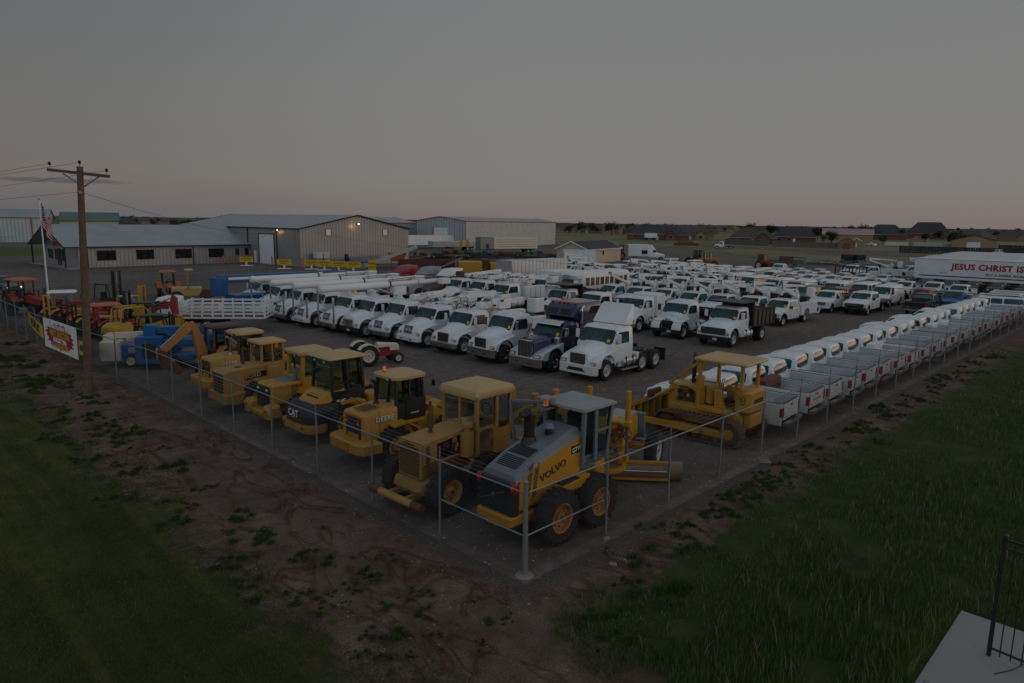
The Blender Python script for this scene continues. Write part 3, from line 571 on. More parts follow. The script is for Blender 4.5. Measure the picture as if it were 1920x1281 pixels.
        lg = M(); lg.add([(-.25, -.125, 2.90), (-.62, -.125, 2.86), (-.48, -.125, 2.97), (-.30, -.125, 3.0)], [(0, 1, 2, 3)], 'amber'); lg.add([(-.25, .127, 2.90), (-.62, .127, 2.86), (-.48, .127, 2.97), (-.30, .127, 3.0)], [(0, 1, 2, 3)], 'amber'); lg.put('boom_emblem', t)
        k = M(); k.box(-4.5, -3.95, .25, .8, 1.75, 2.6, 'white2', .06); k.put('bucket', t)
    if bed == 'flat':
        u_ = M(); x0, x1 = xb - 3.2, xb - .15; u_.box(x0, x1, -1.15, 1.15, .85, .98, 'dirt_metal'); u_.put('flatbed', t)
    if bed == 'black_rack':
        u_ = M(); x0, x1 = xb - 3.2, xb - .15; u_.box(x0, x1, -1.15, 1.15, .85, .98, 'black'); u_.box(x1 - .08, x1, -1.15, 1.15, .98, 2.15, 'black'); u_.put('flatbed', t)
    if bed == 'brown_rack':
        u_ = M(); x0, x1 = xb - 3.4, xb - .1; u_.box(x0, x1, -1.15, 1.15, .85, .97, 'dirt_metal')
        for z in (1.25, 1.6, 1.95): [u_.box(x0, x1, y - .02, y + .02, z, z + .06, 'maroon') for y in (-1.12, 1.12)]; u_.box(x1 - .06, x1, -1.12, 1.12, z, z + .06, 'maroon'); u_.box(x0, x0 + .06, -1.12, 1.12, z, z + .06, 'maroon')
        for k in range(5):
            for y in (-1.12, 1.12): xx = x0 + k * (x1 - x0) / 4; u_.box(xx - .03, xx + .03, y - .03, y + .03, .97, 2.0, 'maroon')
        u_.put('stake_rack', t)
    wheels4(t, 1.25, xb - 1.12, .84, .38, .24, 'steel' if front != 'sd' else 'rim_white', dual=bed not in ('open',))
    if toolbox: M().box(xb - .62, xb - .14, -.86, .86, 1.0, 1.52, 'white2' if toolbox == 'white' else 'rust', .03).put('toolbox', t)
    return t
def wagon(kind='sedan', mat='white', glass_='glass', lights=False, lightbar=False, rack=False, detail=True):
    """sedans, SUVs and vans: a side profile for the lower body, a glasshouse above"""
    t = thing({'sedan': 'sedan', 'suv': 'suv', 'van': 'van', 'suburban': 'suv'}[kind], '', 'car')
    if kind == 'sedan':
        xf, xr, hw = 1.85, -3.1, .88; top = [(xr, .85), (xr + .1, 1.0), (xr + .9, 1.03), (.75, .98), (1.6, .88), (xf, .72)]
        S = [(.85, -2.45, .85, .83), (1.0, -2.35, .80, .80), (1.36, -1.50, .0, .60), (1.42, -1.35, -.15, .52)]; fx, rx, wr, z0 = 1.05, -1.80, .32, .30; wp = (1.02, 1.35); sp = [(-.72, .66, .52, 0), (-1.85, -.76, 0, .45)]
    elif kind in ('suv', 'suburban'):
        l = 3.0 if kind == 'suv' else 3.7
        xf, xr, hw = 1.75, -l, .93; top = [(xr, 1.05), (xr + .04, 1.15), (.65, 1.13), (1.5, 1.03), (xf, .85)]
        S = [(1.0, xr, .72, .90), (1.15, xr + .02, .68, .88), (1.70, xr + .20, .0, .70), (1.79, xr + .30, -.14, .62)]; fx, rx, wr, z0 = .98, xr + .98, .37, .40; wp = (1.17, 1.69); sp = [(-.80, .56, .46, 0), (-1.75, -.86, 0, 0), (xr + .25, -1.85, 0, .14)]
    else:
        xf, xr, hw = 1.35, -4.0, .98; top = [(xr, 1.3), (xr, 1.32), (.60, 1.22), (1.15, 1.06), (xf, .85)]
        S = [(.9, xr, .75, .96), (1.25, xr, .66, .96), (1.98, xr + .06, -.02, .82), (2.08, xr + .14, -.18, .70), (2.10, xr + .4, -.45, .5)]; fx, rx, wr, z0 = .62, -2.85, .36, .42; wp = (1.27, 1.94); sp = [(-.65, .50, .42, 0)] + ([(-2.2, -.85, 0, 0), (xr + .2, -2.35, 0, 0)] if glass_ == 'glass_van' else [])
        if glass_ == 'glass_van': glass_ = 'glass'
    m = M(); cab_body(m, S, mat, .12); m.put('cabin', t)
    b = M(); n = 8; p = [(xr, z0)]
    for cx in (rx, fx):
        p += [(cx - (wr + .06) * math.cos(math.pi * k / n), z0 - .02 + (wr + .1) * math.sin(math.pi * k / n)) for k in range(n + 1)]
    p += [(xf, z0)] + list(reversed(top)); b.prism(p, -hw, hw, mat, .05); b.box(xr + .3, xf - .3, -hw + .16, hw - .16, z0 - .08, z0 + .1, 'frame'); b.put('body', t)
    front_pane(S, *wp, .09, glass_, t); sticker(t, S, wp[0] + .03, .64)
    front_pane(S, wp[0] + .04, wp[1] - .02, .10, glass_, t, 'rear_window', back=True)
    for s in (-1, 1):
        for x0, x1, sl, sb in sp: side_pane(S, x0, x1, wp[0] + .02, wp[1] - .03, glass_, t, s, sl, slant_b=sb)
    zg = top[-1][1]
    M().box(xf - .03, xf + .03, -.42, .42, zg - .2, zg - .03, 'black', .02).put('grille', t)
    for s in (-1, 1):
        M().box(xf - .10, xf + .025, s * .66 - .14, s * .66 + .14, zg - .19, zg - .04, 'headlamp' if lights else 'lens', .03).put('headlight', t)
        if lights: M().box(xf - .14, xf + .0, s * .84 - .05, s * .84 + .06, zg - .19, zg - .06, 'amber', .03).put('turn_signal', t)
        M().box(xr - .03, xr + .06, s * .74 - .1, s * .74 + .1, zg - .02, zg + .22, 'tail_red', .03).put('tail_light', t)
    bp = M(); bp.box(xf - .08, xf + .09, -hw + .03, hw - .03, z0 - .02, z0 + .22, mat if kind == 'sedan' else 'black', .05); bp.box(xr - .1, xr + .08, -hw + .03, hw - .03, z0 - .02, z0 + .22, mat if kind == 'sedan' else 'black', .05); bp.put('bumper', t)
    mirrors(t, .50, hw - .04, wp[0] + .08, 'black' if kind != 'sedan' else mat, .16, .12); wheels4(t, fx, rx, hw - .12, wr, .22, 'steel')
    if rack:
        for y in (-.55, .55): M().tube([(-.4, y, 1.80), (-.5, y, 1.86), (xr + .6, y, 1.86), (xr + .5, y, 1.80)], .02, 'black', 5).put('roof_rail', t)
    return t
# ================================================================== yellow machines; x = 0 at the rear end, +x forward
def machine_cab(t, x0, x1, hw, z0, zw, z1, frame, glassm='cab_glass', roof='yellow_roof', rz_=.16, over=.12, taper=.06, pyramid=False, lower=None, post=.05, rr=.10):
    """open frame of posts, see-through panes, seat and wheel inside, roof slab"""
    m = M(); low = lower or frame
    m.box(x0, x1, -hw, hw, z0, zw, low, .04)
    P_ = [(x0, -hw), (x1, -hw), (x1, hw), (x0, hw)]; T_ = [(x0 + taper, -hw + taper), (x1 - taper, -hw + taper), (x1 - taper, hw - taper), (x0 + taper, hw - taper)]
    for (a, b), (c, d) in zip(P_, T_):
        ia = post if a == x0 else -post; ib = post if b < 0 else -post
        m.beam((a + ia, b + ib, zw), (c + ia, d + ib, z1), post * 2, post * 2, frame)
    for s in (-1, 1): m.beam(((x0 + x1) / 2, s * (hw - post), zw), ((x0 + x1) / 2, s * (hw - taper - post), z1), post * 1.5, post * 1.5, frame)
    m.put('cab', t)
    for s in (-1, 1):
        k = (x0 + x1) / 2
        M().pane([(x0 + .12, s * (hw - post), zw + .04), (k - .06, s * (hw - post), zw + .04), (k - .06, s * (hw - post - taper), z1 - .04), (x0 + .12 + taper, s * (hw - post - taper), z1 - .04)], glassm, (0, s, 0), 0, c=.06).put('side_window', t)
        M().pane([(k + .06, s * (hw - post), zw + .04), (x1 - .12, s * (hw - post), zw + .04), (x1 - .12 - taper, s * (hw - post - taper), z1 - .04), (k + .06, s * (hw - post - taper), z1 - .04)], glassm, (0, s, 0), 0, c=.06).put('side_window', t)
    M().pane([(x0 + post, -hw + .12, zw + .04), (x0 + post, hw - .12, zw + .04), (x0 + post + taper, hw - .14 - taper, z1 - .04), (x0 + post + taper, -hw + .14 + taper, z1 - .04)], glassm, (-1, 0, 0), 0, c=.06).put('rear_window', t)
    M().pane([(x1 - post, -hw + .12, zw + .04), (x1 - post, hw - .12, zw + .04), (x1 - post - taper, hw - .14 - taper, z1 - .04), (x1 - post - taper, -hw + .14 + taper, z1 - .04)], glassm, (1, 0, 0), 0, c=.06).put('windshield', t)
    i = M(); k = (x0 + x1) / 2 - .1; i.box(k - .28, k + .2, -.24, .24, zw - .15, zw, 'seat', .05); i.box(k - .32, k - .2, -.24, .24, zw - .1, zw + .55, 'seat', .06); i.put('seat', t)
    i = M(); i.tube([(k + .58 + .0, .19 * math.cos(a), zw + .22 + .17 * math.sin(a)) for a in [math.pi * 2 * j / 12 for j in range(13)]], .015, 'black', 5); i.cyl((x1 - .15, 0, zw - .1), (k + .58, 0, zw + .22), .025, 'black', n=6); i.put('steering_wheel', t)
    r = M(); a0, a1, h = x0 - over + taper * .5, x1 + over - taper * .5, hw + over * .8
    if pyramid:
        r.loft([rring(a0, a1, h, z1, .04), rring(a0, a1, h, z1 + .07, .04), rring((a0 + a1) / 2 - .25, (a0 + a1) / 2 + .25, .22, z1 + .22, .03)], roof)
    else:
        r.loft([rring(a0 + .05, a1 - .05, h - .05, z1, rr), rring(a0, a1, h, z1 + .03, rr), rring(a0, a1, h, z1 + rz_ - .05, rr), rring(a0 + .06, a1 - .06, h - .06, z1 + rz_, rr), rring(a0 + .35, a1 - .35, h - .35, z1 + rz_ + .03, rr)], roof)
    r.put('roof', t)
def beacon(t, x, y, z):
    m = M(); m.cyl((x, y, z), (x, y, z + .03), .09, 'black', n=12); m.cyl((x, y, z + .03), (x, y, z + .20), .075, 'beacon', .06, n=12); m.put('beacon', t)
def work_light(t, x, y, z, d=-1):
    M().box(x - .05, x + .05, y - .06, y + .06, z - .05, z + .05, 'black', .02).box(x + d * .052, x + d * .056, y - .045, y + .045, z - .035, z + .035, 'lens').put('work_light', t)
def exhaust(t, x, y, z0, z1, r, mat='black', bend=True, muffler=False):
    m = M(); m.cyl((x, y, z0), (x, y, z0 + .12), r * 1.9, mat, r * 1.1, n=14)
    if muffler: m.cyl((x, y, z0 + .12), (x, y, z0 + .55), r * 2.3, mat, n=14); m.cyl((x, y, z0 + .55), (x, y, z0 + .62), r * 2.3, mat, r, n=14)
    m.tube([(x, y, z0 + .05), (x, y, z1 - .15)] + ([(x - .03, y, z1 - .05), (x - .12, y, z1 + .03), (x - .2, y, z1 + .06)] if bend else [(x, y, z1)]), r, mat, 12); m.put('exhaust_pipe', t)
def loader_front(t, mat, xw=4.3, logo=None):
    m = M(); m.box(3.1, 4.0, -.35, .35, .8, 1.5, mat, .06); m.prism([(3.7, .7), (3.9, 1.75), (4.5, 1.85), (5.0, 1.2), (4.9, .7)], -.45, .45, mat, .05); m.put('front_frame', t)
    m = M()
    for s in (-1, 1): m.prism([(4.1, 1.75), (4.3, 1.95), (5.2, 1.55), (6.0, .75), (5.95, .5), (5.7, .45), (5.0, 1.15)], min(s * .42, s * .52), max(s * .42, s * .52), mat, .01)
    m.cyl((4.0, .75 - .45, 1.3), (5.0, .3, 1.15), .08, 'steel', n=8); m.cyl((4.0, -.3, 1.3), (5.0, -.3, 1.15), .08, 'steel', n=8); m.put('lift_arm', t)
    m = M(); pr = [(6.0, .9), (5.85, .55), (5.9, .2), (6.1, .08), (6.9, .05), (6.9, .09), (6.15, .14), (6.0, .28), (5.97, .55), (6.12, .92)]
    m.prism(pr, -1.22, 1.22, mat); 
    for s in (-1, 1): m.prism([(6.0, .9), (5.85, .5), (5.95, .1), (6.9, .06), (6.3, .75)], min(s * 1.2, s * 1.24), max(s * 1.2, s * 1.24), mat)
    m.put('bucket', t)
def loader_base(t, mat, xw=1.55, r=.72, wd=.50, rim='rim_yellow', lug=18):
    m = M(); m.box(.3, 3.0, -.42, .42, .62, 1.3, mat, .05); m.box(xw - .15, xw + .15, -1.0, 1.0, r - .15, r + .15, mat, .05); m.box(4.15, 4.45, -1.0, 1.0, r - .15, r + .15, mat, .05); m.put('frame', t)
    for x in (xw, 4.3):
        for s in (-1, 1): wheel(t, x, s * .98, r, wd, rim, .58, s, lug)
    for s in (-1, 1):
        a, b = sorted((s * .70, s * 1.2)); M().prism([(xw - .15, 1.55), (xw + .5, 1.62), (xw + 1.0, 1.35), (xw + 1.25, .95), (xw + 1.18, .92), (xw + .93, 1.28), (xw + .46, 1.55), (xw - .15, 1.48)], a, b, mat).put('fender', t)
def tri(t, x, y, z, s=.17):
    M().add([(x, y - s, z - s * .8), (x, y + s, z - s * .8), (x, y, z + s)], [(0, 1, 2)], 'text_red').add([(x - .004, y - s * .72, z - s * .64), (x - .004, y + s * .72, z - s * .64), (x - .004, y, z + s * .7)], [(0, 1, 2)], 'orange_tri').put('warning_triangle', t)
def deere_loader(t_label, x, y, z=0, detail=True, second=False):
    t = thing('wheel_loader', t_label, 'wheel loader', x, y, 0, 'wheel loaders backed up to the fence')
    Y = 'yellow'; loader_base(t, Y); loader_front(t, Y)
    h = M(); h.loft([[(.35, -.70, 1.0), (.35, .70, 1.0), (.35, .72, 1.85), (.35, .66, 1.98), (.35, -.66, 1.98), (.35, -.72, 1.85)], [(.42, -.72, 1.0), (.42, .72, 1.0), (.42, .74, 1.93), (.42, .67, 2.05), (.42, -.67, 2.05), (.42, -.74, 1.93)], [(1.85, -.74, 1.0), (1.85, .74, 1.0), (1.85, .76, 2.08), (1.85, .69, 2.18), (1.85, -.69, 2.18), (1.85, -.76, 2.08)]], Y)
    h.box(1.02, 1.03, -.765, .765, 1.05, 2.1, 'old_yellow'); h.put('engine_hood', t)
    g = M(); g.box(.31, .36, -.50, .50, 1.05, 1.90, 'mesh_black', .03)
    for k in range(10): g.box(.30, .312, -.46, .46, 1.10 + .08 * k, 1.11 + .08 * k, 'steel')
    g.put('radiator_grille', t)
    for s in (-1, 1): M().box(.285, .32, s * .40 - .09, s * .40 + .09, 1.72, 1.84, 'tail_red', .02).box(.283, .286, s * .4 - .08, s * .4 + .08, 1.66, 1.72, 'amber').put('tail_light', t)
    c = M(); c.prism([(.0, -1.05), (-.12, -.8), (-.15, 0), (-.12, .8), (.0, 1.05), (.25, 1.12), (.8, 1.12), (.8, -1.12), (.25, -1.12)], .62, 1.08, Y, .06, 'z'); c.put('counterweight', t)
    if not second:
        tri(t, -.165, -.25, .86); v = M()
        for i in range(7):
            for j in range(12): v.box(.6 + i * .1, .66 + i * .1, -.4 + j * .07, -.36 + j * .07, 2.12 + i * .008, 2.126 + i * .008, 'frame')
        v.put('vent', t)
    text('DEERE', .285, 'text_black', t, (1.26, -.762, 1.78), SIDE_R, .022, space=1.05); text('DEERE', .275, 'text_white', t, (1.26, -.770, 1.79), SIDE_R, .004, space=1.09)
    exhaust(t, 1.55, .25 if not second else -.3, 2.15, 3.05, .065, 'steel' if second else 'black')
    machine_cab(t, 1.8, 3.25, .72, 1.5, 2.15, 3.15, 'black', lower='black', rr=.3, rz_=.18); M().box(1.85, 3.2, -.74, .74, 1.32, 1.5, 'yellow_bright', .06).put('cab_sill', t)
    M().box(2.3, 3.25, -.755, -.72, 1.55, 2.35, 'black', .03).put('cab_door', t)
    if not second:
        text('JOHN DEERE', .07, 'text_white', t, (2.7, -.762, 1.78), SIDE_R); beacon(t, 2.05, .35, 3.35)
        for s in (-1, 1): M().tube([(3.2, s * .75, 3.1), (3.45, s * .95, 3.2), (3.45, s * 1.0, 3.05)], .012, 'black', 5).box(3.42, 3.47, s * 1.0 - .1, s * 1.0 + .1, 2.8, 3.05, 'black', .02).put('mirror', t)
    else:
        M().box(.6, .9, -.775, -.765, 1.35, 1.6, 'text_white', .0).put('emblem_plate', t)
    work_light(t, 1.65, -.5, 3.22); return t
def cat_loader(x, y):
    t = thing('wheel_loader', 'yellow and black wheel loader with big white letters on its rounded rear and sloping hood', 'wheel loader', x, y, 0, 'wheel loaders backed up to the fence')
    loader_base(t, 'yellow'); loader_front(t, 'yellow')
    h = M(); h.loft([[(.25, -.62, 1.35), (.25, .62, 1.35), (.35, .60, 1.5), (.35, -.60, 1.5)], [(.9, -.80, 1.50), (.9, .80, 1.50), (.9, .72, 1.82), (.9, -.72, 1.82)], [(1.75, -.82, 1.62), (1.75, .82, 1.62), (1.75, .70, 2.18), (1.75, -.70, 2.18)]], 'yellow')
    for i in range(4):
        for k in range(2): y0 = -.44 + k * .46; h.box(.70 + i * .16, .76 + i * .16, y0, y0 + .38, 1.73 + i * .035, 1.76 + i * .05, 'black')
    h.put('engine_hood', t)
    b = M(); b.loft([rring(-.05, 2.0, .95, .85, .5), rring(-.08, 2.0, 1.0, 1.1, .5), rring(.02, 2.0, .95, 1.38, .5), rring(.2, 2.0, .84, 1.56, .4)], 'black'); b.put('rear_panel', t)
    M().tube([(.35, -1.0, 1.02), (.0, -.75, 1.0), (-.11, -.4, 1.0), (-.115, .4, 1.0), (.0, .75, 1.0), (.35, 1.0, 1.02)], .018, 'flag_red', 5).put('red_stripe', t)
    for s in (-1, 1): M().prism([(.9, 1.3), (1.1, 1.62), (1.9, 1.96), (1.9, 1.3)], min(s * .80, s * .90), max(s * .80, s * .90), 'black', .02).put('side_panel', t)
    text('CAT', .40, 'text_white', t, (-.105, .02, 1.20), REAR, .02); M().add([(-.13, -.15, 1.03), (-.13, .15, 1.03), (-.13, 0, 1.15)], [(0, 1, 2)], 'yellow_bright').put('emblem', t)
    text('914G', .19, 'text_white', t, (1.5, -.905, 1.58), SIDE_R, .012)
    c = M(); c.loft([rring(-.1, .9, 1.0, .52, .35), rring(-.14, .9, 1.02, .62, .35), rring(-.14, .9, 1.02, .84, .35)], 'yellow')
    c.box(-.17, -.1, -.55, -.1, .58, .80, 'yellow', .02); c.box(-.17, -.1, .15, .55, .58, .80, 'yellow', .02); c.put('counterweight', t)
    for s in (-1, 1): M().box(-.16, -.06, s * .72 - .10, s * .72 + .10, .66, .78, 'tail_red', .02).put('tail_light', t)
    exhaust(t, 1.3, .45, 2.05, 2.65, .07); M().cyl((1.3, -.15, 1.95), (1.3, -.15, 2.08), .12, 'black', .05, n=12).put('air_cap', t)
    machine_cab(t, 1.15, 2.7, .78, 1.55, 1.95, 3.22, 'black', lower='black', rr=.08, rz_=.10, over=.16); work_light(t, 1.0, .1, 3.18); work_light(t, 1.0, -.6, 3.18); return t
def volvo_loader(x, y):
    t = thing('wheel_loader', 'yellow wheel loader with black rear grille, upright yellow cab and round twin counterweight horns', 'wheel loader', x, y, 0, 'wheel loaders backed up to the fence')
    Y = 'yellow'; loader_base(t, Y, rim='rim_yellow'); loader_front(t, Y)
    h = M(); h.box(.2, 1.85, -.72, .72, 1.0, 1.98, Y, .09); h.box(.95, 1.85, -.5, .5, 1.97, 2.02, 'grader_grey', .02); h.box(1.0, 1.01, -.725, .725, 1.1, 1.95, 'old_yellow')
    for i in range(6):
        for k in range(3): z = 1.2 + i * .1; h.add([(1.15 + k * .12, -.724, z), (1.24 + k * .12, -.724, z + .06), (1.24 + k * .12, -.724, z + .10), (1.15 + k * .12, -.724, z + .04)], [(0, 1, 2, 3)], 'black')
    h.put('engine_hood', t)
    g = M(); g.box(.14, .22, -.62, .62, .95, 1.85, 'mesh_black', .05); g.beam((.12, .35, 1.2), (.12, -.35, 1.5), .03, .03, 'steel'); g.put('radiator_grille', t)
    for s in (-1, 1):
        M().box(.10, .16, s * .42 - .07, s * .42 + .07, 1.66, 1.76, 'lens', .01).put('reverse_lamp', t)
        M().prism([(-.2, .55), (-.25, 1.0), (-.1, 1.16), (.35, 1.16), (.5, .55)], min(s * .55, s * 1.12), max(s * .55, s * 1.12), Y, .1).put('counterweight', t)
        M().box(-.25, -.2, s * .95 - .07, s * .95 + .07, .86, .98, 'tail_red', .01).put('tail_light', t)
    M().box(-.2, .3, -.6, .6, .55, .85, Y, .08).put('bumper', t); M().tube([(.05, .7, 1.12), (.05, .7, 1.25), (.15, .7, 1.25), (.15, .7, 1.12)], .025, Y, 6).put('lifting_eye', t)
    text('VOLVO', .2, 'text_black', t, (1.50, -.73, 1.80), SIDE_R, .008, sx_=1.2)
    M().cyl((1.5, -.45, 2.0), (1.5, -.45, 2.55), .11, 'grader_grey', n=14).tube([(1.5, -.45, 2.5), (1.5, -.45, 3.0), (1.4, -.45, 3.1)], .045, 'black', 8).put('exhaust_pipe', t)
    machine_cab(t, 1.7, 3.2, .74, 1.4, 2.1, 3.12, Y, rr=.12, rz_=.2, post=.07); work_light(t, 1.55, -.5, 3.15); work_light(t, 1.55, .5, 3.15)
    M().tube([(1.6, .75, 3.15), (1.4, 1.0, 3.35)], .02, 'black', 5).box(1.35, 1.43, .92, 1.12, 3.3, 3.6, 'amber', .05).put('warning_lamp', t); return t
def ford_loader(x, y):
    t = thing('wheel_loader', 'weathered tan yellow wheel loader with dark name stripe, slotted rear and tall narrow cab', 'wheel loader', x, y, 0, 'wheel loaders backed up to the fence')
    Y = 'old_yellow'; loader_base(t, Y); loader_front(t, Y)
    h = M(); h.prism([(.05, .75), (.05, 1.95), (.25, 2.05), (2.4, 2.22), (2.4, 1.0), (.9, .9)], -.68, .68, Y, .05); h.prism([(-.08, .55), (-.08, .95), (.7, 1.05), (2.3, 1.15), (2.3, .8), (.5, .45)], -1.05, 1.05, Y, .05); h.put('engine_hood', t)
    M().prism([(1.05, 1.50), (1.05, 1.76), (2.38, 1.93), (2.38, 1.67)], -.70, -.675, 'black').put('name_stripe', t)
    text('FORD', .27, 'yellow_roof', t, (1.47, -.708, 1.70), (90, -7, 0), .012, sx_=1.15)
    g = M(); 
    for k in range(6): g.box(-.0, .06, -.52, .52, 1.02 + k * .155, 1.11 + k * .155, 'black', .01)
    g.box(-.0, .06, -.03, .03, 1.0, 1.9, Y); g.put('radiator_grille', t)
    for s in (-1, 1): M().box(-.01, .05, s * .6 - .04, s * .6 + .04, 1.72, 1.86, 'rust', .01).put('tail_light', t)
    tri(t, -.09, .28, .72, .2); exhaust(t, 1.45, .30, 2.12, 2.95, .06, 'rust', bend=False); M().cyl((1.0, -.1, 2.10), (1.0, -.1, 2.125), .16, 'black', n=14).put('hood_hole', t)
    machine_cab(t, 1.95, 3.2, .62, 1.2, 2.25, 3.15, Y, rr=.06, rz_=.16, over=.1, taper=.03)
    M().box(2.15, 2.7, -.95, -.62, 1.3, 2.1, Y, .05).put('cab_step_box', t)
    for y_ in (-.4, .35): work_light(t, 1.8, y_, 3.12)
    return t
def volvo_grader(x, y, rz):
    t = thing('motor_grader', 'yellow and grey motor grader with fat exhaust stack and open cab door at the corner', 'grader', x, y, rz)
    Y, G = 'yellow_bright', 'grader_grey'
    # hood: yellow sides, grey faceted top rising to the cab
    m = M(); m.prism([(.12, .95), (.12, 1.75), (.55, 1.98), (2.45, 2.48), (2.45, 1.35), (1.4, 1.05)], -.60, .60, Y, .02)
    for i in range(10):
        for k in range(2):
            z = 1.16 + i * .085 - k * .05; xx = .32 + k * .22 + i * .012
            for s in (-1, 1): m.add([(xx, s * .605, z), (xx + .17, s * .605, z + .15), (xx + .17, s * .605, z + .195), (xx, s * .605, z + .045)], [(0, 1, 2, 3)], 'black')
    m.put('engine_side', t)
    m = M(); m.loft([[(-.02, -.62, 1.70), (-.02, .62, 1.70), (.02, .50, 1.86), (.02, -.50, 1.86)], [(.6, -.62, 1.93), (.6, .62, 1.93), (.6, .48, 2.14), (.6, -.48, 2.14)], [(2.3, -.62, 2.40), (2.3, .62, 2.40), (2.3, .45, 2.66), (2.3, -.45, 2.66)], [(2.45, -.62, 2.44), (2.45, .62, 2.44), (2.5, .45, 2.6), (2.5, -.45, 2.6)]], G)
    for i in range(14):
        xx = .22 + i * .055 + (.06 if i > 6 else 0); zz = 1.90 + .2 * (xx / .6) if xx < .6 else 2.14 + (xx - .6) * .306
        zz = 1.86 + (xx - .02) * .4828 if xx < .6 else 2.14 + (xx - .6) * .306
        m.box(xx, xx + .025, -.36, .36, zz - .01, zz + .022, 'black')
    m.put('hood_top', t)
    text('VOLVO', .27, 'text_black', t, (1.35, -.612, 1.72), (90, -14, 0), .012, sx_=1.15); M().box(2.05, 2.45, -.612, -.602, 1.98, 2.20, 'black').put('model_stripe', t); text('G710', .17, 'text_white', t, (2.26, -.618, 2.09), (90, -10, 0), .01)
    r_ = M(); r_.box(-.12, .14, -.60, .60, .82, 1.72, 'black', .05); 
    for k in range(16): r_.tube([(-.135, .36 * math.cos(a), 1.36 + .33 * math.sin(a)) for a in (2 * math.pi * k / 16, 2 * math.pi * (k + 1) / 16)], .01, 'frame', 4)
    r_.beam((-.14, .50, 1.10), (-.14, -.36, 1.48), .03, .03, 'steel'); r_.box(-.16, -.13, -.02 + .05, .12, 1.22, 1.34, 'steel', .01); r_.put('radiator_grille', t)
    for s in (-1, 1): M().box(-.16, .02, s * .60 - .07, s * .60 + .07, 1.48, 1.72, 'tail_red', .02).box(-.165, -.155, s * .6 - .06, s * .6 + .06, 1.61, 1.67, 'amber').put('tail_light', t)
    M().box(-.22, .75, -.62, .62, .60, .86, Y, .04).box(-.25, -.2, -.2, .2, .55, .7, Y, .02).put('rear_bumper', t)
    m = M(); m.cyl((1.25, .18, 2.26), (1.25, .18, 2.48), .24, 'black', .16, n=18); m.tube([(1.25, .18, 2.4), (1.25, .18, 2.92), (1.22, .18, 3.05), (1.12, .18, 3.15)], .14, 'black', 16); m.put('exhaust_stack', t)
    M().cyl((1.75, -.05, 2.45), (1.75, -.05, 2.66), .10, 'black', n=14).cyl((1.75, -.05, 2.66), (1.75, -.05, 2.78), .17, G, .10, n=16).put('air_intake', t)
    # tandem drive
    m = M()
    for s in (-1, 1): m.box(.85, 3.0, s * .68 - .12, s * .68 + .12, .45, .95, Y, .08)
    for s in (-1, 1): a, b = sorted((s * .62, s * .95)); m.prism([(1.3, 1.22), (1.35, 1.36), (2.45, 1.44), (2.45, 1.25), (2.2, 1.15)], a, b, Y, .02); m.box(1.4, 2.4, a + .04, b - .04, 1.37 , 1.415, 'frame')
    m.put('tandem_case', t)
    for xx in (1.05, 2.62):
        for s in (-1, 1): wheel(t, xx, s * 1.02, .70, .42, 'tan', .55, s, 20)
    # cab
    m = M(); x0, x1 = 2.40, 3.60
    m.loft([rring(x0 + .1, x1 - .15, .5, 1.35, .05), rring(x0, x1, .62, 1.75, .05), rring(x0, x1 - .05, .68, 2.2, .05)], G); m.box(x0 - .0, x0 + .5, -.62, .62, 2.2, 2.5, G, .03); m.put('cab_base', t)
    m = M()
    for (a, b, c, d) in ((x0 + .06, -.64, x0 + .04, -.70), (x0 + .06, .64, x0 + .04, .70), (x1 - .1, -.64, x1 + .02, -.70), (x1 - .1, .64, x1 + .02, .70)): m.beam((a, b, 1.6), (c, d, 3.12), .10, .10, G)
    for s in (-1, 1): m.beam((x0 + .55, s * .70, 1.6), (x0 + .5, s * .72, 3.10), .07, .12, G)
    m.put('cab_posts', t)
    for s in (-1, 1):
        M().pane([(x0 + .14, s * .67, 1.85), (x0 + .50, s * .67, 1.85), (x0 + .46, s * .71, 3.04), (x0 + .12, s * .71, 3.04)], 'glass_dark', (0, s, 0), 0, c=.05).put('side_window', t)
        if s < 0:
            M().pane([(x0 + .62, s * .67, 1.75), (x1 - .2, s * .67, 1.75), (x1 - .06, s * .69, 2.42), (x0 + .60, s * .69, 2.42)], 'cab_glass', (0, s, 0), 0, c=.05).put('door_window', t)
            M().pane([(x0 + .60, s * .69, 2.50), (x1 - .05, s * .69, 2.50), (x1 - .02, s * .71, 3.04), (x0 + .57, s * .71, 3.04)], 'cab_glass', (0, s, 0), 0, c=.05).put('side_window', t)
            M().beam((x0 + .6, s * .69, 2.46), (x1 - .02, s * .69, 2.46), .06, .07, G).put('door_rail', t)
    M().pane([(x0 + .04, -.56, 2.45), (x0 + .04, .56, 2.45), (x0 + .02, .6, 3.04), (x0 + .02, -.6, 3.04)], 'cab_glass', (-1, 0, 0), 0, c=.05).put('rear_window', t)
    M().pane([(x1 - .1, -.56, 1.9), (x1 - .1, .56, 1.9), (x1, .6, 3.04), (x1, -.6, 3.04)], 'cab_glass', (1, 0, 0), 0, c=.05).put('windshield', t)
    m = M(); m.box(2.9, 3.35, -.25, .25, 1.9, 2.1, 'seat', .05); m.box(2.85, 2.98, -.28, .28, 2.05, 2.85, 'seat', .07); m.box(3.5, 3.75, -.2, .2, 2.1, 2.35, 'black', .05); m.put('seat', t)
    m = M(); m.tube([(3.52, .2 * math.cos(a), 2.5 + .18 * math.sin(a)) for a in [math.pi * 2 * j / 12 for j in range(13)]], .016, 'black', 5); m.put('steering_wheel', t)
    m = M(); a0, a1, h = x0 - .10, x1 + .14, .80; m.loft([rring(a0, a1, h, 3.10, .03), rring(a0, a1, h, 3.17, .03), rring((a0 + a1) / 2 - .06, (a0 + a1) / 2 + .06, .06, 3.28, .02)], 'roof_grey'); m.put('roof', t)
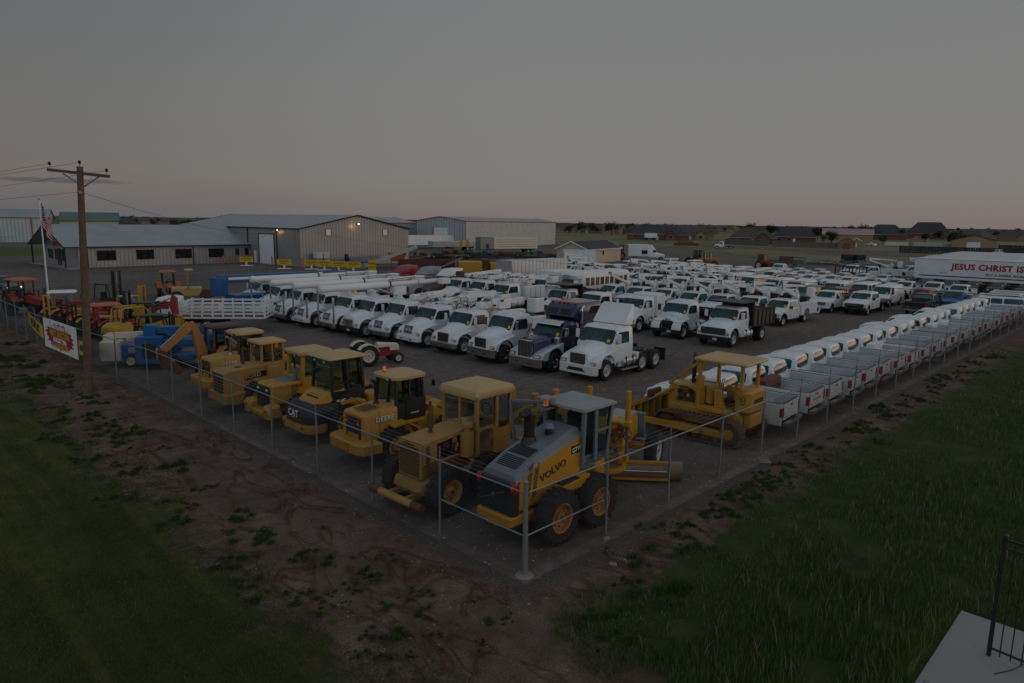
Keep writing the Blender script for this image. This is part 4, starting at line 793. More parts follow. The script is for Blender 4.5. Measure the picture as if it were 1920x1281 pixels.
    M().box(2.0, 2.46, .28, .66, 2.99, 3.04, G, .01).box(2.02, 2.40, .30, .64, 3.29, 3.32, 'roof_grey', .01).put('lamp_shelf', t)
    cg = M()
    for xx in (2.03, 2.39):
        for yy in (.31, .42, .53, .63): cg.cyl((xx, yy, 3.04), (xx, yy, 3.30), .008, 'steel', n=4)
    for zz in (3.10, 3.17, 3.24): cg.tube([(2.03, .31, zz), (2.39, .31, zz), (2.39, .63, zz), (2.03, .63, zz), (2.03, .31, zz)], .006, 'steel', 4)
    cg.put('lamp_guard', t); beacon(t, 2.2, .46, 3.04)
    # open left door, swung back beside the cab
    d = M(); hx, hy = x0 + .1, .70; dx, dy = -.62, 1.05; ln = math.hypot(dx, dy); ux, uy = dx / ln, dy / ln
    def dp(s_, z): return (hx + ux * s_, hy + uy * s_, z)
    for a, b in (((0, 1.5), (0, 3.05)), ((.9, 1.9), (1.05, 3.05)), ((0, 3.05), (1.05, 3.05)), ((0, 1.5), (.65, 1.5)), ((.65, 1.5), (.9, 1.9)), ((0, 2.3), (.95, 2.3))): d.beam(dp(*a), dp(*b), .06, .07, G)
    d.put('open_door', t); M().add([dp(.03, 2.33), dp(.93, 2.33), dp(1.0, 3.0), dp(.03, 3.0)], [(0, 1, 2, 3)], 'cab_glass').put('door_glass', t)
    # mainframe to the front axle
    m = M(); m.box(2.9, 3.6, -.5, .5, .9, 1.5, Y, .05); m.beam((3.4, 0, 1.35), (5.0, 0, 2.05), .30, .36, Y); m.beam((4.9, 0, 1.98), (7.3, 0, 1.65), .30, .32, Y); m.prism([(5.9, 1.0), (5.9, 1.78), (6.3, 1.88), (7.3, 1.84), (7.6, 1.65), (7.65, 1.0)], -.34, .34, Y, .03); m.put('main_frame', t)
    M().prism([(5.9, 1.82), (6.3, 1.93), (7.35, 1.89), (7.35, 1.84), (6.3, 1.87), (5.9, 1.77)], -.36, .36, 'roof_grey').put('frame_cap', t); text('VOLVO', .26, 'text_black', t, (6.45, -.352, 1.62), SIDE_R, .01)
    M().box(7.65, 7.8, -.55, .55, .75, 1.75, G, .02).box(7.8, 8.0, -.5, -.2, .8, 1.65, G, .03).box(7.8, 8.0, .2, .5, .8, 1.65, G, .03).put('front_lift_group', t)
    m = M(); m.box(7.2, 7.4, -.95, .95, .6, .82, Y, .04); m.cyl((7.3, -.9, .95), (7.3, .9, .95), .05, 'steel', n=8); m.box(7.15, 7.45, -.2, .2, .7, 1.3, Y, .05); m.put('front_axle', t)
    for s in (-1, 1): wheel(t, 7.3, s * 1.0, .66, .36, 'rim_white', .52, s, 18)
    m = M()
    for s in (-1, 1):
        m.cyl((5.35, s * .62, 2.0), (5.35, s * .62, 3.02), .085, Y, n=12); m.cyl((5.35, s * .62, .9), (5.35, s * .62, 2.0), .045, 'steel', n=8); m.box(5.2, 5.5, s * .62 - .13, s * .62 + .13, 1.9, 2.1, Y, .03); m.cyl((5.35, s * .62, .8), (5.35, s * .62, 1.0), .09, Y, n=10)
    m.box(5.2, 5.5, -.6, .6, 1.95, 2.08, Y, .03); m.put('lift_cylinder', t)
    m = M(); r2 = random.Random(5)
    for k in range(14):
        y0 = -.5 + r2.random(); x_ = 4.6 + r2.random(); m.tube([(x_, y0, 1.6), (x_ + .2, y0 - .1, 1.95), (x_ + .6, y0 + .1, 1.75), (x_ + .8, y0, 1.4)], .016, 'black', 4)
    for k in range(10): x_ = 4.8 + r2.random() * 1.2; y0 = -.65 + r2.random() * .4; z_ = 1.1 + r2.random() * .9; m.box(x_, x_ + .16, y0, y0 + .14, z_, z_ + .12, r2.choice(['yellow', 'steel', 'rust']), .02)
    m.put('hydraulics', t)
    # drawbar, circle and moldboard turned out to the right
    m = M(); m.beam((7.1, 0, .95), (5.2, -.5, .80), .14, .16, Y); m.beam((7.1, 0, .95), (5.2, .5, .80), .14, .16, Y); m.lathe((4.95, 0, .74), [(-.06, .72), (.06, .72), (.06, .60), (-.06, .60)], Y, 28, 'z'); m.put('drawbar', t)
    bx, by, ang = 5.70, .42, R(-49); pr = []
    for k in range(9): a = R(-62 + 124 * k / 8); pr.append((.30 - .34 * math.cos(a), .33 + .32 * math.sin(a) / math.sin(R(62)) * .95))
    pr2 = [(p[0] - .03, p[1]) for p in pr]; m = M(); poly = pr + pr2[::-1]
    vs = []
    def wp(l, q): return (bx + math.cos(ang) * l - math.sin(ang) * q[0], by + math.sin(ang) * l + math.cos(ang) * q[0], q[1] + .02)
    n_ = len(poly); rings = [[wp(l, q) for q in poly] for l in (-1.95, 1.95)]; m.loft(rings, 'blade'); m.beam(wp(-1.95, (.15, .02)), wp(1.95, (.15, .02)), .03, .12, 'rust'); m.beam(wp(-1.9, (.02, .60)), wp(1.55, (.02, .60)), .10, .07, Y); m.beam(wp(-1.9, (-.08, .10)), wp(1.55, (-.08, .10)), .08, .07, Y); m.cyl(wp(-1.8, (-.10, .36)), wp(1.45, (-.10, .36)), .025, 'chrome', n=8); m.put('moldboard', t)
    ar = Matrix.Translation((3.5, 0, 0)) @ Matrix.Rotation(R(19), 4, 'Z') @ Matrix.Translation((-3.5, 0, 0)); bpy.context.view_layer.update()
    for c in list(t.children):      # the front half is steered left about the centre joint
        xs = [v[0] for v in c.bound_box]
        if (min(xs) > 4.0 or c.name.split('.')[0] in ('main_frame', 'drawbar', 'hydraulics', 'front_axle', 'lettering') and max(xs) > 4.0 and min(xs) > 2.5 or c.name.startswith('lettering') and c.location.x > 5) and not c.name.startswith('moldboard'): c.matrix_local = ar @ c.matrix_local
    return t
def cat_grader(x, y, rz):
    t = thing('motor_grader', 'old faded yellow motor grader with boxy enclosed cab and rusty rear push bar', 'grader', x, y, rz)
    Y = 'old_yellow'
    m = M(); m.prism([(.25, 1.0), (.25, 1.98), (1.95, 2.12), (1.95, 2.02), (.75, 1.9), (.75, 1.3), (1.95, 1.45), (1.95, 1.0)], -.50, .50, Y, .0); m.box(1.9, 2.1, -.5, .5, 1.0, 2.12, Y, .03); m.box(.25, 2.0, -.5, -.46, 1.0, 1.42, Y, .01); m.box(.3, .55, -.5, .5, 1.0, 1.95, Y, .05); m.put('engine_hood', t)
    e = M(); e.box(.75, 1.9, -.36, .36, 1.3, 1.9, 'engine', .05); r2 = random.Random(3)
    for k in range(16): x_ = .8 + r2.random() * 1.0; z_ = 1.35 + r2.random() * .45; w_ = .08 + r2.random() * .15; e.box(x_, x_ + w_, -.46, -.36, z_, z_ + w_, r2.choice(['old_yellow', 'engine', 'rust', 'black']), .02)
    e.cyl((.9, -.40, 1.75), (1.8, -.40, 1.80), .05, 'black', n=8); e.put('engine', t)
    g = M(); g.box(.18, .26, -.50, .50, .95, 1.98, Y, .06)
    for i in range(14):
        for j in range(11):
            yy = -.40 + j * .078 + (.039 if i % 2 else 0); zz = 1.06 + i * .06
            if abs(yy) < .42: g.box(.172, .182, yy - .026, yy + .026, zz - .02, zz + .02, 'black')
    g.put('radiator_grille', t); text('CATERPILLAR', .085, 'text_black', t, (.17, 0, 1.92), REAR, .01)
    m = M(); m.loft([rring(.1, 1.1, .62, .55, .2), rring(.0, 1.1, .66, .7, .25), rring(.05, 1.1, .64, .9, .25), rring(.3, 1.1, .5, .98, .2)], Y); m.put('transmission_case', t)
    M().cyl((-.3, -1.1, .50), (-.3, 1.15, .50), .11, 'rust', n=12).cyl((-.3, -.7, .50), (-.3, .7, .50), .113, 'old_yellow', n=12).box(-.25, .3, -.4, -.3, .45, .6, Y).box(-.25, .3, .3, .4, .45, .6, Y).put('push_bar', t)
    m = M(); 
    for s in (-1, 1): m.box(.4, 2.9, s * .62 - .13, s * .62 + .13, .42, .95, Y, .08)
    m.put('tandem_case', t)
    for xx in (.75, 2.35):
        for s in (-1, 1): wheel(t, xx, s * .98, .68, .40, 'rim_yellow', .5, s, 20)
    exhaust(t, 1.05, .12, 2.05, 2.95, .04, 'rust', muffler=True, bend=False)
    m = M(); m.cyl((1.8, -.60, 1.35), (1.8, -.60, 2.05), .2, Y, n=16); m.cyl((1.8, -.60, 2.05), (1.8, -.60, 2.2), .1, Y, n=12); m.cyl((1.8, -.60, 2.2), (1.8, -.60, 2.3), .16, Y, n=14); m.put('air_cleaner', t)
    m = M(); x0, x1 = 2.1, 3.5; m.box(x0, x1, -.70, .70, 1.15, 2.1, Y, .03)
    for xx, yy in ((x0, -.7), (x0, .7), (x1, -.7), (x1, .7), (x0 + .8, -.7), (x0 + .8, .7)): m.beam((xx, yy, 2.0), (xx, yy, 3.0), .1, .1, Y)
    m.box(x0 - .04, x0 + .04, -.04, .04, 2.1, 2.95, Y); m.box(x0 - .03, x0 + .03, -.7, .7, 2.0, 2.14, Y); m.put('cab', t)
    for s in (-1, 1):
        M().pane([(x0 + .08, s * .70, 2.12), (x0 + .72, s * .70, 2.12), (x0 + .72, s * .70, 2.95), (x0 + .08, s * .70, 2.95)], 'cab_glass', (0, s, 0), .02, c=.12).put('side_window', t)
        M().pane([(x0 + .12, s * .70, 1.3), (x0 + .68, s * .70, 1.3), (x0 + .68, s * .70, 2.0), (x0 + .12, s * .70, 2.0)], 'brown_glass', (0, s, 0), .01, c=.12).put('door_panel_window', t)
        M().pane([(x0 + .88, s * .70, 1.95), (x1 - .08, s * .70, 1.95), (x1 - .08, s * .70, 2.95), (x0 + .88, s * .70, 2.95)], 'cab_glass', (0, s, 0), .02, c=.12).put('side_window', t)
    for y0, y1 in ((-.63, -.06), (.06, .63)): M().pane([(x0, y0, 2.16), (x0, y1, 2.16), (x0, y1, 2.93), (x0, y0, 2.93)], 'cab_glass', (-1, 0, 0), .02, c=.08).put('rear_window', t)
    r = M(); r.loft([rring(x0 - .12, x1 + .12, .78, 2.96, .08), rring(x0 - .14, x1 + .14, .82, 3.06, .08), rring(x0 - .08, x1 + .08, .78, 3.2, .08), rring(x0 + .35, x1 - .35, .4, 3.32, .08)], 'yellow_roof'); r.put('roof', t)
    m = M(); m.box(2.6, 3.0, -.22, .22, 1.9, 2.1, 'seat', .04); m.box(2.55, 2.67, -.22, .22, 2.0, 2.6, 'seat', .04); m.tube([(3.2, .2 * math.cos(a), 2.35 + .18 * math.sin(a)) for a in [math.pi * 2 * j / 12 for j in range(13)]], .014, 'black', 5); m.put('seat', t)
    m = M(); m.beam((3.3, 0, 1.3), (5.2, 0, 1.95), .26, .3, Y); m.beam((5.1, 0, 1.95), (7.6, 0, 1.5), .26, .3, Y); m.box(7.3, 7.6, -.9, .9, .62, .85, Y, .05); m.put('main_frame', t)
    for s in (-1, 1): wheel(t, 7.45, s * .95, .62, .34, 'rim_yellow', .5, s, 18)
    m = M()
    for s in (-1, 1): m.cyl((4.9, s * .5, .9), (4.9, s * .5, 2.55), .06, Y, n=10); m.cyl((4.9, s * .5, 2.3), (4.9, s * .5, 2.62), .12, Y, n=10)
    m.cyl((4.3, -.45, 2.0), (4.95, -.6, 2.1), .12, Y, n=10); m.tube([(4.1, -.6, 1.9), (5.5, -.65, 2.1), (6.5, -.5, 1.9)], .05, Y, 8); m.put('lift_linkage', t)
    m = M(); m.beam((3.9, 1.3, .45), (5.9, -1.1, .45), .08, .6, 'blade'); m.beam((7.2, 0, .8), (4.9, .2, .85), .2, .2, Y); m.put('moldboard', t)
    M().box(6.4, 6.7, -.08, .08, 1.7, 2.4, 'tan', .03).put('front_bracket', t); return t
def bulldozer(x, y, rz):
    t = thing('bulldozer', 'yellow crawler bulldozer with flat canopy on posts, facing away from the fence', 'bulldozer', x, y, rz)
    Y = 'yellow'
    # tracks (rounded loops of plates)
    for s in (-1, 1):
        yc = s * .98; path = []; r0_, xr_, xf_ = .42, .55, 3.15
        for k in range(9): a = R(90 + 180 * k / 8); path.append((xr_ + r0_ * 1.08 * math.cos(a), .50 + r0_ * 1.08 * math.sin(a)))
        path += [(1.0, .08), (2.6, .08)]
        for k in range(9): a = R(-90 + 180 * k / 8); path.append((xf_ + r0_ * math.cos(a), .48 + r0_ * math.sin(a)))
        path += [(1.8, .93)]; n_ = len(path); tr_ = M(); tot = [0]
        P2 = [Vector(p) for p in path] + [Vector(path[0])]
        for a, b in zip(P2, P2[1:]): tot.append(tot[-1] + (b - a).length)
        cnt = 42
        for k in range(cnt):
            d_ = tot[-1] * k / cnt; i = max(j for j in range(len(tot) - 1) if tot[j] <= d_); u_ = (P2[i + 1] - P2[i]).normalized(); c_ = P2[i] + u_ * (d_ - tot[i]); nn = Vector((-u_.y, u_.x)); nn = -nn
            q = [c_ - u_ * .085 - nn * .02, c_ + u_ * .085 - nn * .02, c_ + u_ * .085 + nn * .02, c_ + u_ * .0 + nn * .025, c_ - u_ * .02 + nn * .07, c_ - u_ * .05 + nn * .07, c_ - u_ * .06 + nn * .02, c_ - u_ * .085 + nn * .02]
            tr_.loft([[(p.x, yc + e, p.y) for p in q] for e in (-.24, .24)], 'dirt_metal')
        tr_.put('track', t)
        f = M(); f.cyl((xr_, yc - .12, .5), (xr_, yc + .12, .5), .38, 'rust', n=20); f.cyl((xr_, yc - .14, .5), (xr_, yc + .14, .5), .2, Y, n=14); f.cyl((xf_, yc - .1, .48), (xf_, yc + .1, .48), .34, 'rust', n=18); f.box(.8, 2.95, yc - .14, yc + .14, .28, .55, Y, .04)
        for k in range(5): f.cyl((1.05 + k * .42, yc - .12, .22), (1.05 + k * .42, yc + .12, .22), .11, 'rust', n=12)
        f.put('track_frame', t)
    m = M(); m.box(.3, 3.3, -.6, .6, .5, 1.15, Y, .06); m.prism([(1.9, 1.1), (1.9, 1.95), (3.35, 1.86), (3.45, 1.6), (3.45, .7), (3.2, .6)], -.46, .46, Y, .04); m.box(2.25, 3.0, .44, .475, 1.25, 1.72, 'engine', .01); m.box(2.25, 3.0, -.475, -.44, 1.25, 1.72, 'engine', .01); m.put('body', t)
    e = M(); r2 = random.Random(9)
    for k in range(14): x_ = 2.25 + r2.random() * .65; z_ = 1.27 + r2.random() * .38; w_ = .07 + r2.random() * .1; e.box(x_, x_ + w_, .46, .54, z_, z_ + w_, r2.choice(['engine', 'rust', 'yellow', 'black']), .02)
    e.put('engine_parts', t)
    M().cyl((2.55, .1, 1.95), (2.55, .1, 2.7), .085, 'frame', n=12).cyl((2.55, .1, 2.7), (2.55, .1, 3.15), .06, 'rust', n=10).put('exhaust_stack', t)
    M().cyl((2.2, .25, 1.9), (2.2, .25, 2.2), .15, Y, n=16).cyl((2.2, .25, 2.2), (2.2, .25, 2.3), .21, Y, .16, n=16).put('air_cleaner', t)
    text('DRESSER', .11, 'text_black', t, (2.75, .475, 1.80), SIDE_L, .02)
    k_ = M(); k_.box(.0, .62, -.68, .68, 1.2, 2.12, Y, .12); k_.box(.0, .3, -.5, .5, .7, 1.2, Y, .05); k_.put('fuel_tank', t)
    text('DRESSER', .20, 'text_black', t, (-.012, -.05, 1.68), REAR, .02); text('TD-15C', .12, 'text_white', t, (.55, .695, 1.20), SIDE_L, .01); M().cyl((.32, .682, 1.75), (.32, .695, 1.75), .15, 'text_black', n=20).cyl((.32, .69, 1.75), (.32, .70, 1.75), .13, Y, n=20).put('emblem', t); text('D', .18, 'text_black', t, (.32, .705, 1.75), SIDE_L, .03)
    m = M(); m.box(.7, 1.9, -.95, -.5, 1.15, 1.3, Y, .02); m.box(.7, 1.9, .5, .95, 1.15, 1.3, Y, .02); m.prism([(1.0, 1.3), (1.2, 1.95), (1.45, 1.95), (1.4, 1.3)], .45, .62, Y, .02); m.prism([(1.0, 1.3), (1.2, 1.95), (1.45, 1.95), (1.4, 1.3)], -.62, -.45, Y, .02); m.box(1.55, 1.85, -.5, .5, 1.3, 2.0, Y, .06); m.put('deck', t)
    m = M(); m.box(.8, 1.25, -.28, .28, 1.45, 1.6, 'seat', .05); m.box(.68, .84, -.28, .28, 1.55, 2.15, 'old_yellow', .06); [m.tube([(1.5, y_, 1.95), (1.45, y_, 2.25)], .015, 'black', 5) for y_ in (-.25, -.1, .1)]; m.put('seat', t)
    m = M()
    for xx, yy in ((.35, -.68), (.35, .68), (1.95, -.78), (1.95, .78)): m.beam((xx, yy, 1.25 if xx > 1 else 2.1), (xx, yy, 3.02), .11, .11, Y)
    for s in (-1, 1): m.beam((1.95, s * .72, 3.0), (3.4, s * .45, 1.85), .08, .1, Y)
    m.put('canopy_frame', t)
    M().loft([rring(.1, 2.15, .92, 3.02, .03), rring(.08, 2.17, .94, 3.07, .03), rring(.1, 2.15, .92, 3.12, .03)], 'yellow_roof').put('canopy', t)
    # blade and arms
    m = M()
    for s in (-1, 1): m.beam((1.6, s * 1.32, .5), (4.3, s * 1.32, .45), .14, .22, Y)
    for s in (-1, 1): m.cyl((3.2, s * .52, 1.7), (3.9, s * .6, 1.25), .07, Y, n=10); m.cyl((3.8, s * .6, 1.3), (4.3, s * .65, .95), .04, 'steel', n=8)
    m.put('push_arm', t)
    pr = []
    for k in range(9): a = R(-50 + 100 * k / 8); pr.append((3.95 + .62 * math.cos(a), .58 + .55 * math.sin(a) / math.sin(R(50))))
    pl = [(p[0] + .06, p[1]) for p in pr]; m = M(); m.prism(pr + pl[::-1], -1.75, 1.75, 'blade')
    for k in range(7): yy = -1.5 + k * .5; m.prism([(4.25, .2), (4.4, .2), (4.45, 1.0), (4.3, 1.05)], yy - .03, yy + .03, Y)
    m.box(4.3, 4.42, -1.7, 1.7, .95, 1.1, Y, .01); m.box(4.25, 4.4, -.45, .45, 1.12, 1.4, 'rust', .03); m.put('blade', t)
    return t
def backhoe(x, y, rz):
    t = thing('backhoe_loader', 'tan backhoe loader with faded red cab roof, digging arm folded up behind', 'backhoe', x, y, rz); C_ = 'tan'
    for s in (-1, 1): wheel(t, 2.3, s * .9, .78, .45, 'cream', .55, s, 20); wheel(t, 4.6, s * .85, .45, .3, 'cream', .55, s)
    m = M(); m.box(1.6, 5.3, -.4, .4, .55, 1.1, C_, .05); m.prism([(3.4, 1.0), (3.4, 1.75), (5.0, 1.55), (5.15, 1.4), (5.15, .8)], -.45, .45, C_, .05); m.put('body', t)
    for s in (-1, 1): a, b = sorted((s * .62, s * 1.12)); M().prism([(1.5, 1.2), (1.8, 1.62), (2.7, 1.66), (3.2, 1.2), (3.1, 1.16), (2.65, 1.58), (1.85, 1.55), (1.58, 1.18)], a, b, C_).put('fender', t)
    machine_cab(t, 1.5, 2.75, .6, 1.0, 1.45, 2.5, 'maroon', lower='maroon', roof='maroon', rr=.06, rz_=.14, over=.14, taper=.04)
    m = M(); m.box(1.2, 1.6, -1.0, 1.0, .6, .85, C_, .04); [m.beam((1.35, s * .95, .8), (1.2, s * 1.1, .05), .12, .14, 'frame') for s in (-1, 1)]; m.box(1.0, 1.4, -.25, .25, .6, 1.2, 'rust', .05); m.put('stabilizer', t)
    m = M(); P_ = [(1.05, .55), (1.30, .60), (1.42, 1.3), (1.30, 1.75), (1.12, 2.30), (.95, 2.75), (.72, 2.80), (.70, 2.45), (.88, 1.5)]; m.prism(P_, -.14, .14, C_, .02); m.put('boom', t)
    m = M(); m.prism([(.82, 2.92), (.55, 2.86), (-.75, 1.72), (-.70, 1.50), (-.52, 1.55), (.85, 2.62)], -.11, .11, C_, .02); m.cyl((.55, 0, 2.9), (.0, 0, 2.42), .07, C_, n=10); m.cyl((.0, 0, 2.42), (-.8, 0, 1.78), .035, 'steel', n=8); m.put('dipper_arm', t)
    m = M(); m.prism([(-.95, 1.70), (-.60, 1.60), (-.35, 1.05), (-.1, .95), (.1, .55), (-.1, .35), (-.35, .55), (-.75, .75)], -.3, .3, 'rust', .03); m.box(-1.0, -.9, -.08, .08, 1.2, 1.75, C_, .02); m.put('bucket', t)
    m = M(); [m.beam((3.6, s * .55, 1.35), (5.9, s * .5, .45), .1, .18, C_) for s in (-1, 1)]; m.prism([(5.8, .9), (5.7, .4), (5.9, .1), (6.6, .05), (6.6, .1), (5.95, .2), (5.9, .9)], -1.1, 1.1, C_); m.put('front_bucket', t)
    return t
def forklift(name_label, x, y, rz, body='lift_yellow', mast='black', cage='lift_yellow', mh=2.2, tank=False, s=1.0, round_=False):
    t = thing('forklift', name_label, 'forklift', x, y, rz, 'forklifts in the left corner of the yard')
    m = M(); m.box(0, 2.0, -.55, .55, .35, .95, body, .08)
    if round_: m.loft([rring(-.1, 1.1, .60, .4, .3), rring(-.15, 1.1, .64, .9, .32), rring(-.1, 1.1, .60, 1.25, .32), rring(.1, 1.0, .45, 1.42, .28)], body); m.box(-.16, -.13, -.3, .3, .7, .95, 'black', .01)
    else: m.loft([rring(-.05, .8, .58, .35, .15), rring(-.08, .8, .60, 1.0, .18), rring(.05, .8, .52, 1.12, .15)], body)
    m.box(.7, 1.3, -.3, .3, .95, 1.1, 'seat', .05); m.box(.68, .8, -.28, .28, 1.05, 1.55, 'seat', .05); m.put('body', t)
    c = M(); 
    for yy in (-.48, .48): c.tube([(.35, yy, 1.1), (.5, yy, 2.05), (.7, yy, 2.15), (1.55, yy, 2.15), (1.75, yy, 2.0), (2.0, yy, .9)], .04, cage, 6)
    for k in range(7): c.box(.55 + k * .16, .59 + k * .16, -.48, .48, 2.14, 2.18, cage)
    if not round_: c.box(.45, 1.75, -.5, .5, 2.17, 2.2, cage, .01)
    c.put('overhead_guard', t)
    k = M()
    for yy in (-.34, .34): k.box(2.05, 2.17, yy - .05, yy + .05, .12, mh, mast, .01); k.box(2.15, 2.25, yy * .75 - .04, yy * .75 + .04, .12, mh - .1, mast, .01)
    for zz in (.3, mh * .5, mh - .1): k.box(2.06, 2.14, -.34, .34, zz - .04, zz + .04, mast)
    k.cyl((2.12, 0, .2), (2.12, 0, mh - .1), .05, 'steel', n=8); k.tube([(2.2, .12, .5), (2.2, .12, mh - .15)], .02, 'black', 4); k.put('mast', t)
    f = M(); f.box(2.27, 2.32, -.45, .45, .15, .6, 'black', .01); [f.box(2.3, 3.3, yy - .06, yy + .06, .06, .11, 'frame') for yy in (-.25, .25)]; f.put('forks', t)
    for xx, rr_ in ((.4, .27), (1.75, .33)):
        for ss in (-1, 1): wheel(t, xx, ss * .5, rr_, .2, body, .5, ss, n=14)
    if tank: M().cyl((.15, -.3, 1.25), (.15, .3, 1.25), .17, 'white2', n=14).put('gas_tank', t)
    t.scale = (s, s, s); return t
def tractor(label, x, y, rz, body='tractor_red', canopy=None, rops='black', s=1.0, rims='cream', loader=False, cab=False, fenders=None, chassis='frame'):
    t = thing('tractor', label, 'tractor', x, y, rz, 'tractors parked in the yard'); fd = fenders or body
    for ss in (-1, 1): wheel(t, .75, ss * .75, .66, .34, rims, .58, ss, 16, n=20); wheel(t, 2.75, ss * .65, .36, .2, rims, .55, ss, n=14)
    m = M(); m.box(.4, 2.9, -.22, .22, .5, .85, chassis, .05); m.loft([[(1.55, -.28, .82), (1.55, .28, .82), (1.55, .28, 1.25), (1.55, 0, 1.36), (1.55, -.28, 1.25)], [(2.9, -.24, .78), (2.9, .24, .78), (2.9, .24, 1.12), (2.9, 0, 1.2), (2.9, -.24, 1.12)], [(3.0, -.22, .75), (3.0, .22, .75), (3.0, .2, 1.05), (3.0, 0, 1.1), (3.0, -.2, 1.05)]], body); m.put('hood', t)
    M().box(2.99, 3.03, -.2, .2, .70, 1.05, 'black', .01).put('grille', t)
    for ss in (-1, 1):
        a, b = sorted((ss * .5, ss * .95)); pts = [(.75 + .74 * math.cos(R(k)), .66 + .74 * math.sin(R(k))) for k in (20, 45, 70, 95, 120, 145)]; pts2 = [(.75 + .69 * math.cos(R(k)), .66 + .69 * math.sin(R(k))) for k in (145, 120, 95, 70, 45, 20)]; M().prism(pts + pts2, a, b, fd).put('fender', t)
    m = M(); m.box(.5, .9, -.2, .2, 1.05, 1.15, 'seat', .04); m.box(.42, .52, -.2, .2, 1.1, 1.4, 'seat', .04); m.put('seat', t)
    M().tube([(1.42 + .05 * math.sin(a), .18 * math.cos(a), 1.45 + .17 * math.sin(a)) for a in [math.pi * 2 * j / 12 for j in range(13)]], .014, 'black', 5).cyl((1.6, 0, 1.2), (1.42, 0, 1.45), .02, 'black', n=6).put('steering_wheel', t)
    if rops and not cab:
        r = M(); 
        for yy in (-.45, .45): r.box(.22, .32, yy - .05, yy + .05, .8, 2.2, rops)
        if canopy: [r.box(1.3, 1.36, yy - .03, yy + .03, 1.1, 2.2, rops) for yy in (-.45, .45)]
        r.box(.22, .32, -.45, .45, 2.15, 2.22, rops); r.put('roll_bar', t)
    if canopy: M().loft([rring(.0, 1.6, .62, 2.2, .12), rring(-.03, 1.63, .66, 2.26, .12), rring(.1, 1.5, .5, 2.36, .12)], canopy).put('canopy', t)
    if cab: machine_cab(t, .2, 1.55, .6, .95, 1.35, 2.35, body if cab is True else cab, roof=body if cab is True else cab, rz_=.12, over=.06, glassm='cab_glass')
    if not cab: M().cyl((2.3, .15, 1.1), (2.3, .15, 1.65), .035, 'black', n=8).put('exhaust_pipe', t)
    if loader:
        r = M(); [r.beam((1.6, ss * .5, 1.15), (3.9, ss * .45, .4), .08, .14, body) for ss in (-1, 1)]; r.prism([(3.85, .7), (3.8, .3), (4.0, .05), (4.5, .05), (3.95, .2)], -.8, .8, body); r.put('front_loader', t)
    t.scale = (s, s, s); return t
# ================================================================== ground
def ground_mat(name, cols, sc_=(.25, 3.5, 28), rough=.95, bump=.5, dist=.03, specks=None, zones=False):
    m, t, b = new_mat(name); b.inputs['Roughness'].default_value = rough
    try: b.inputs['Specular IOR Level'].default_value = .2
    except Exception: pass
    a = nnoise(t, sc_[0], 6); c = nnoise(t, sc_[1], 5); d = nnoise(t, sc_[2], 4)
    r1 = ramp(t, a.outputs[0], [(.35, cols[0]), (.65, cols[1])]); r2 = ramp(t, c.outputs[0], [(.3, (.72, .72, .72)), (.7, (1.25, 1.25, 1.25))]); r3 = ramp(t, d.outputs[0], [(.25, (.6, .6, .6)), (.75, (1.4, 1.4, 1.4))])
    x = t.nodes.new('ShaderNodeMix'); x.data_type = 'RGBA'; x.blend_type = 'MULTIPLY'; x.inputs[0].default_value = 1; t.links.new(r1.outputs[0], x.inputs[6]); t.links.new(r2.outputs[0], x.inputs[7])
    y = t.nodes.new('ShaderNodeMix'); y.data_type = 'RGBA'; y.blend_type = 'MULTIPLY'; y.inputs[0].default_value = 1; t.links.new(x.outputs[2], y.inputs[6]); t.links.new(r3.outputs[0], y.inputs[7])
    last = y.outputs[2]
    if specks:
        v = t.nodes.new('ShaderNodeTexVoronoi'); v.inputs['Scale'].default_value = specks[1]; tc_ = t.nodes.new('ShaderNodeTexCoord'); t.links.new(tc_.outputs['Object'], v.inputs['Vector'])
        s1 = t.nodes.new('ShaderNodeSeparateColor'); t.links.new(v.outputs['Color'], s1.inputs[0])
        g1 = t.nodes.new('ShaderNodeMath'); g1.operation = 'GREATER_THAN'; g1.inputs[1].default_value = specks[2]; t.links.new(s1.outputs[0], g1.inputs[0])
        g2 = t.nodes.new('ShaderNodeMath'); g2.operation = 'LESS_THAN'; g2.inputs[1].default_value = .32; t.links.new(v.outputs['Distance'], g2.inputs[0])
        g3 = t.nodes.new('ShaderNodeMath'); g3.operation = 'MULTIPLY'; t.links.new(g1.outputs[0], g3.inputs[0]); t.links.new(g2.outputs[0], g3.inputs[1])
        z = t.nodes.new('ShaderNodeMix'); z.data_type = 'RGBA'; t.links.new(g3.outputs[0], z.inputs[0]); t.links.new(last, z.inputs[6]); z.inputs[7].default_value = (*specks[0], 1); last = z.outputs[2]
    bp = t.nodes.new('ShaderNodeBump'); bp.inputs['Strength'].default_value = bump; bp.inputs['Distance'].default_value = dist
    ma = t.nodes.new('ShaderNodeMath'); ma.operation = 'ADD'; t.links.new(c.outputs[0], ma.inputs[0]); t.links.new(d.outputs[0], ma.inputs[1]); t.links.new(ma.outputs[0], bp.inputs['Height']); t.links.new(bp.outputs[0], b.inputs['Normal'])
    t.links.new(last, b.inputs['Base Color']); return m, t, b, last
ground_mat('gravel', ((.098, .082, .074), (.150, .128, .115)), (.12, 2.2, 22), specks=((.34, .30, .26), 9, .93))
ground_mat('lot', ((.095, .082, .075), (.125, .110, .10)), (.06, .9, 12), bump=.25)
ground_mat('field', ((.10, .115, .045), (.21, .18, .115)), (.02, .25, 3), bump=.3)
ground_mat('plain', ((.06, .075, .045), (.12, .115, .075)), (.0025, .02, .3), bump=.2)
ground_mat('lawn', ((.045, .085, .018), (.06, .10, .022)), (.08, .8, 9), bump=.4)
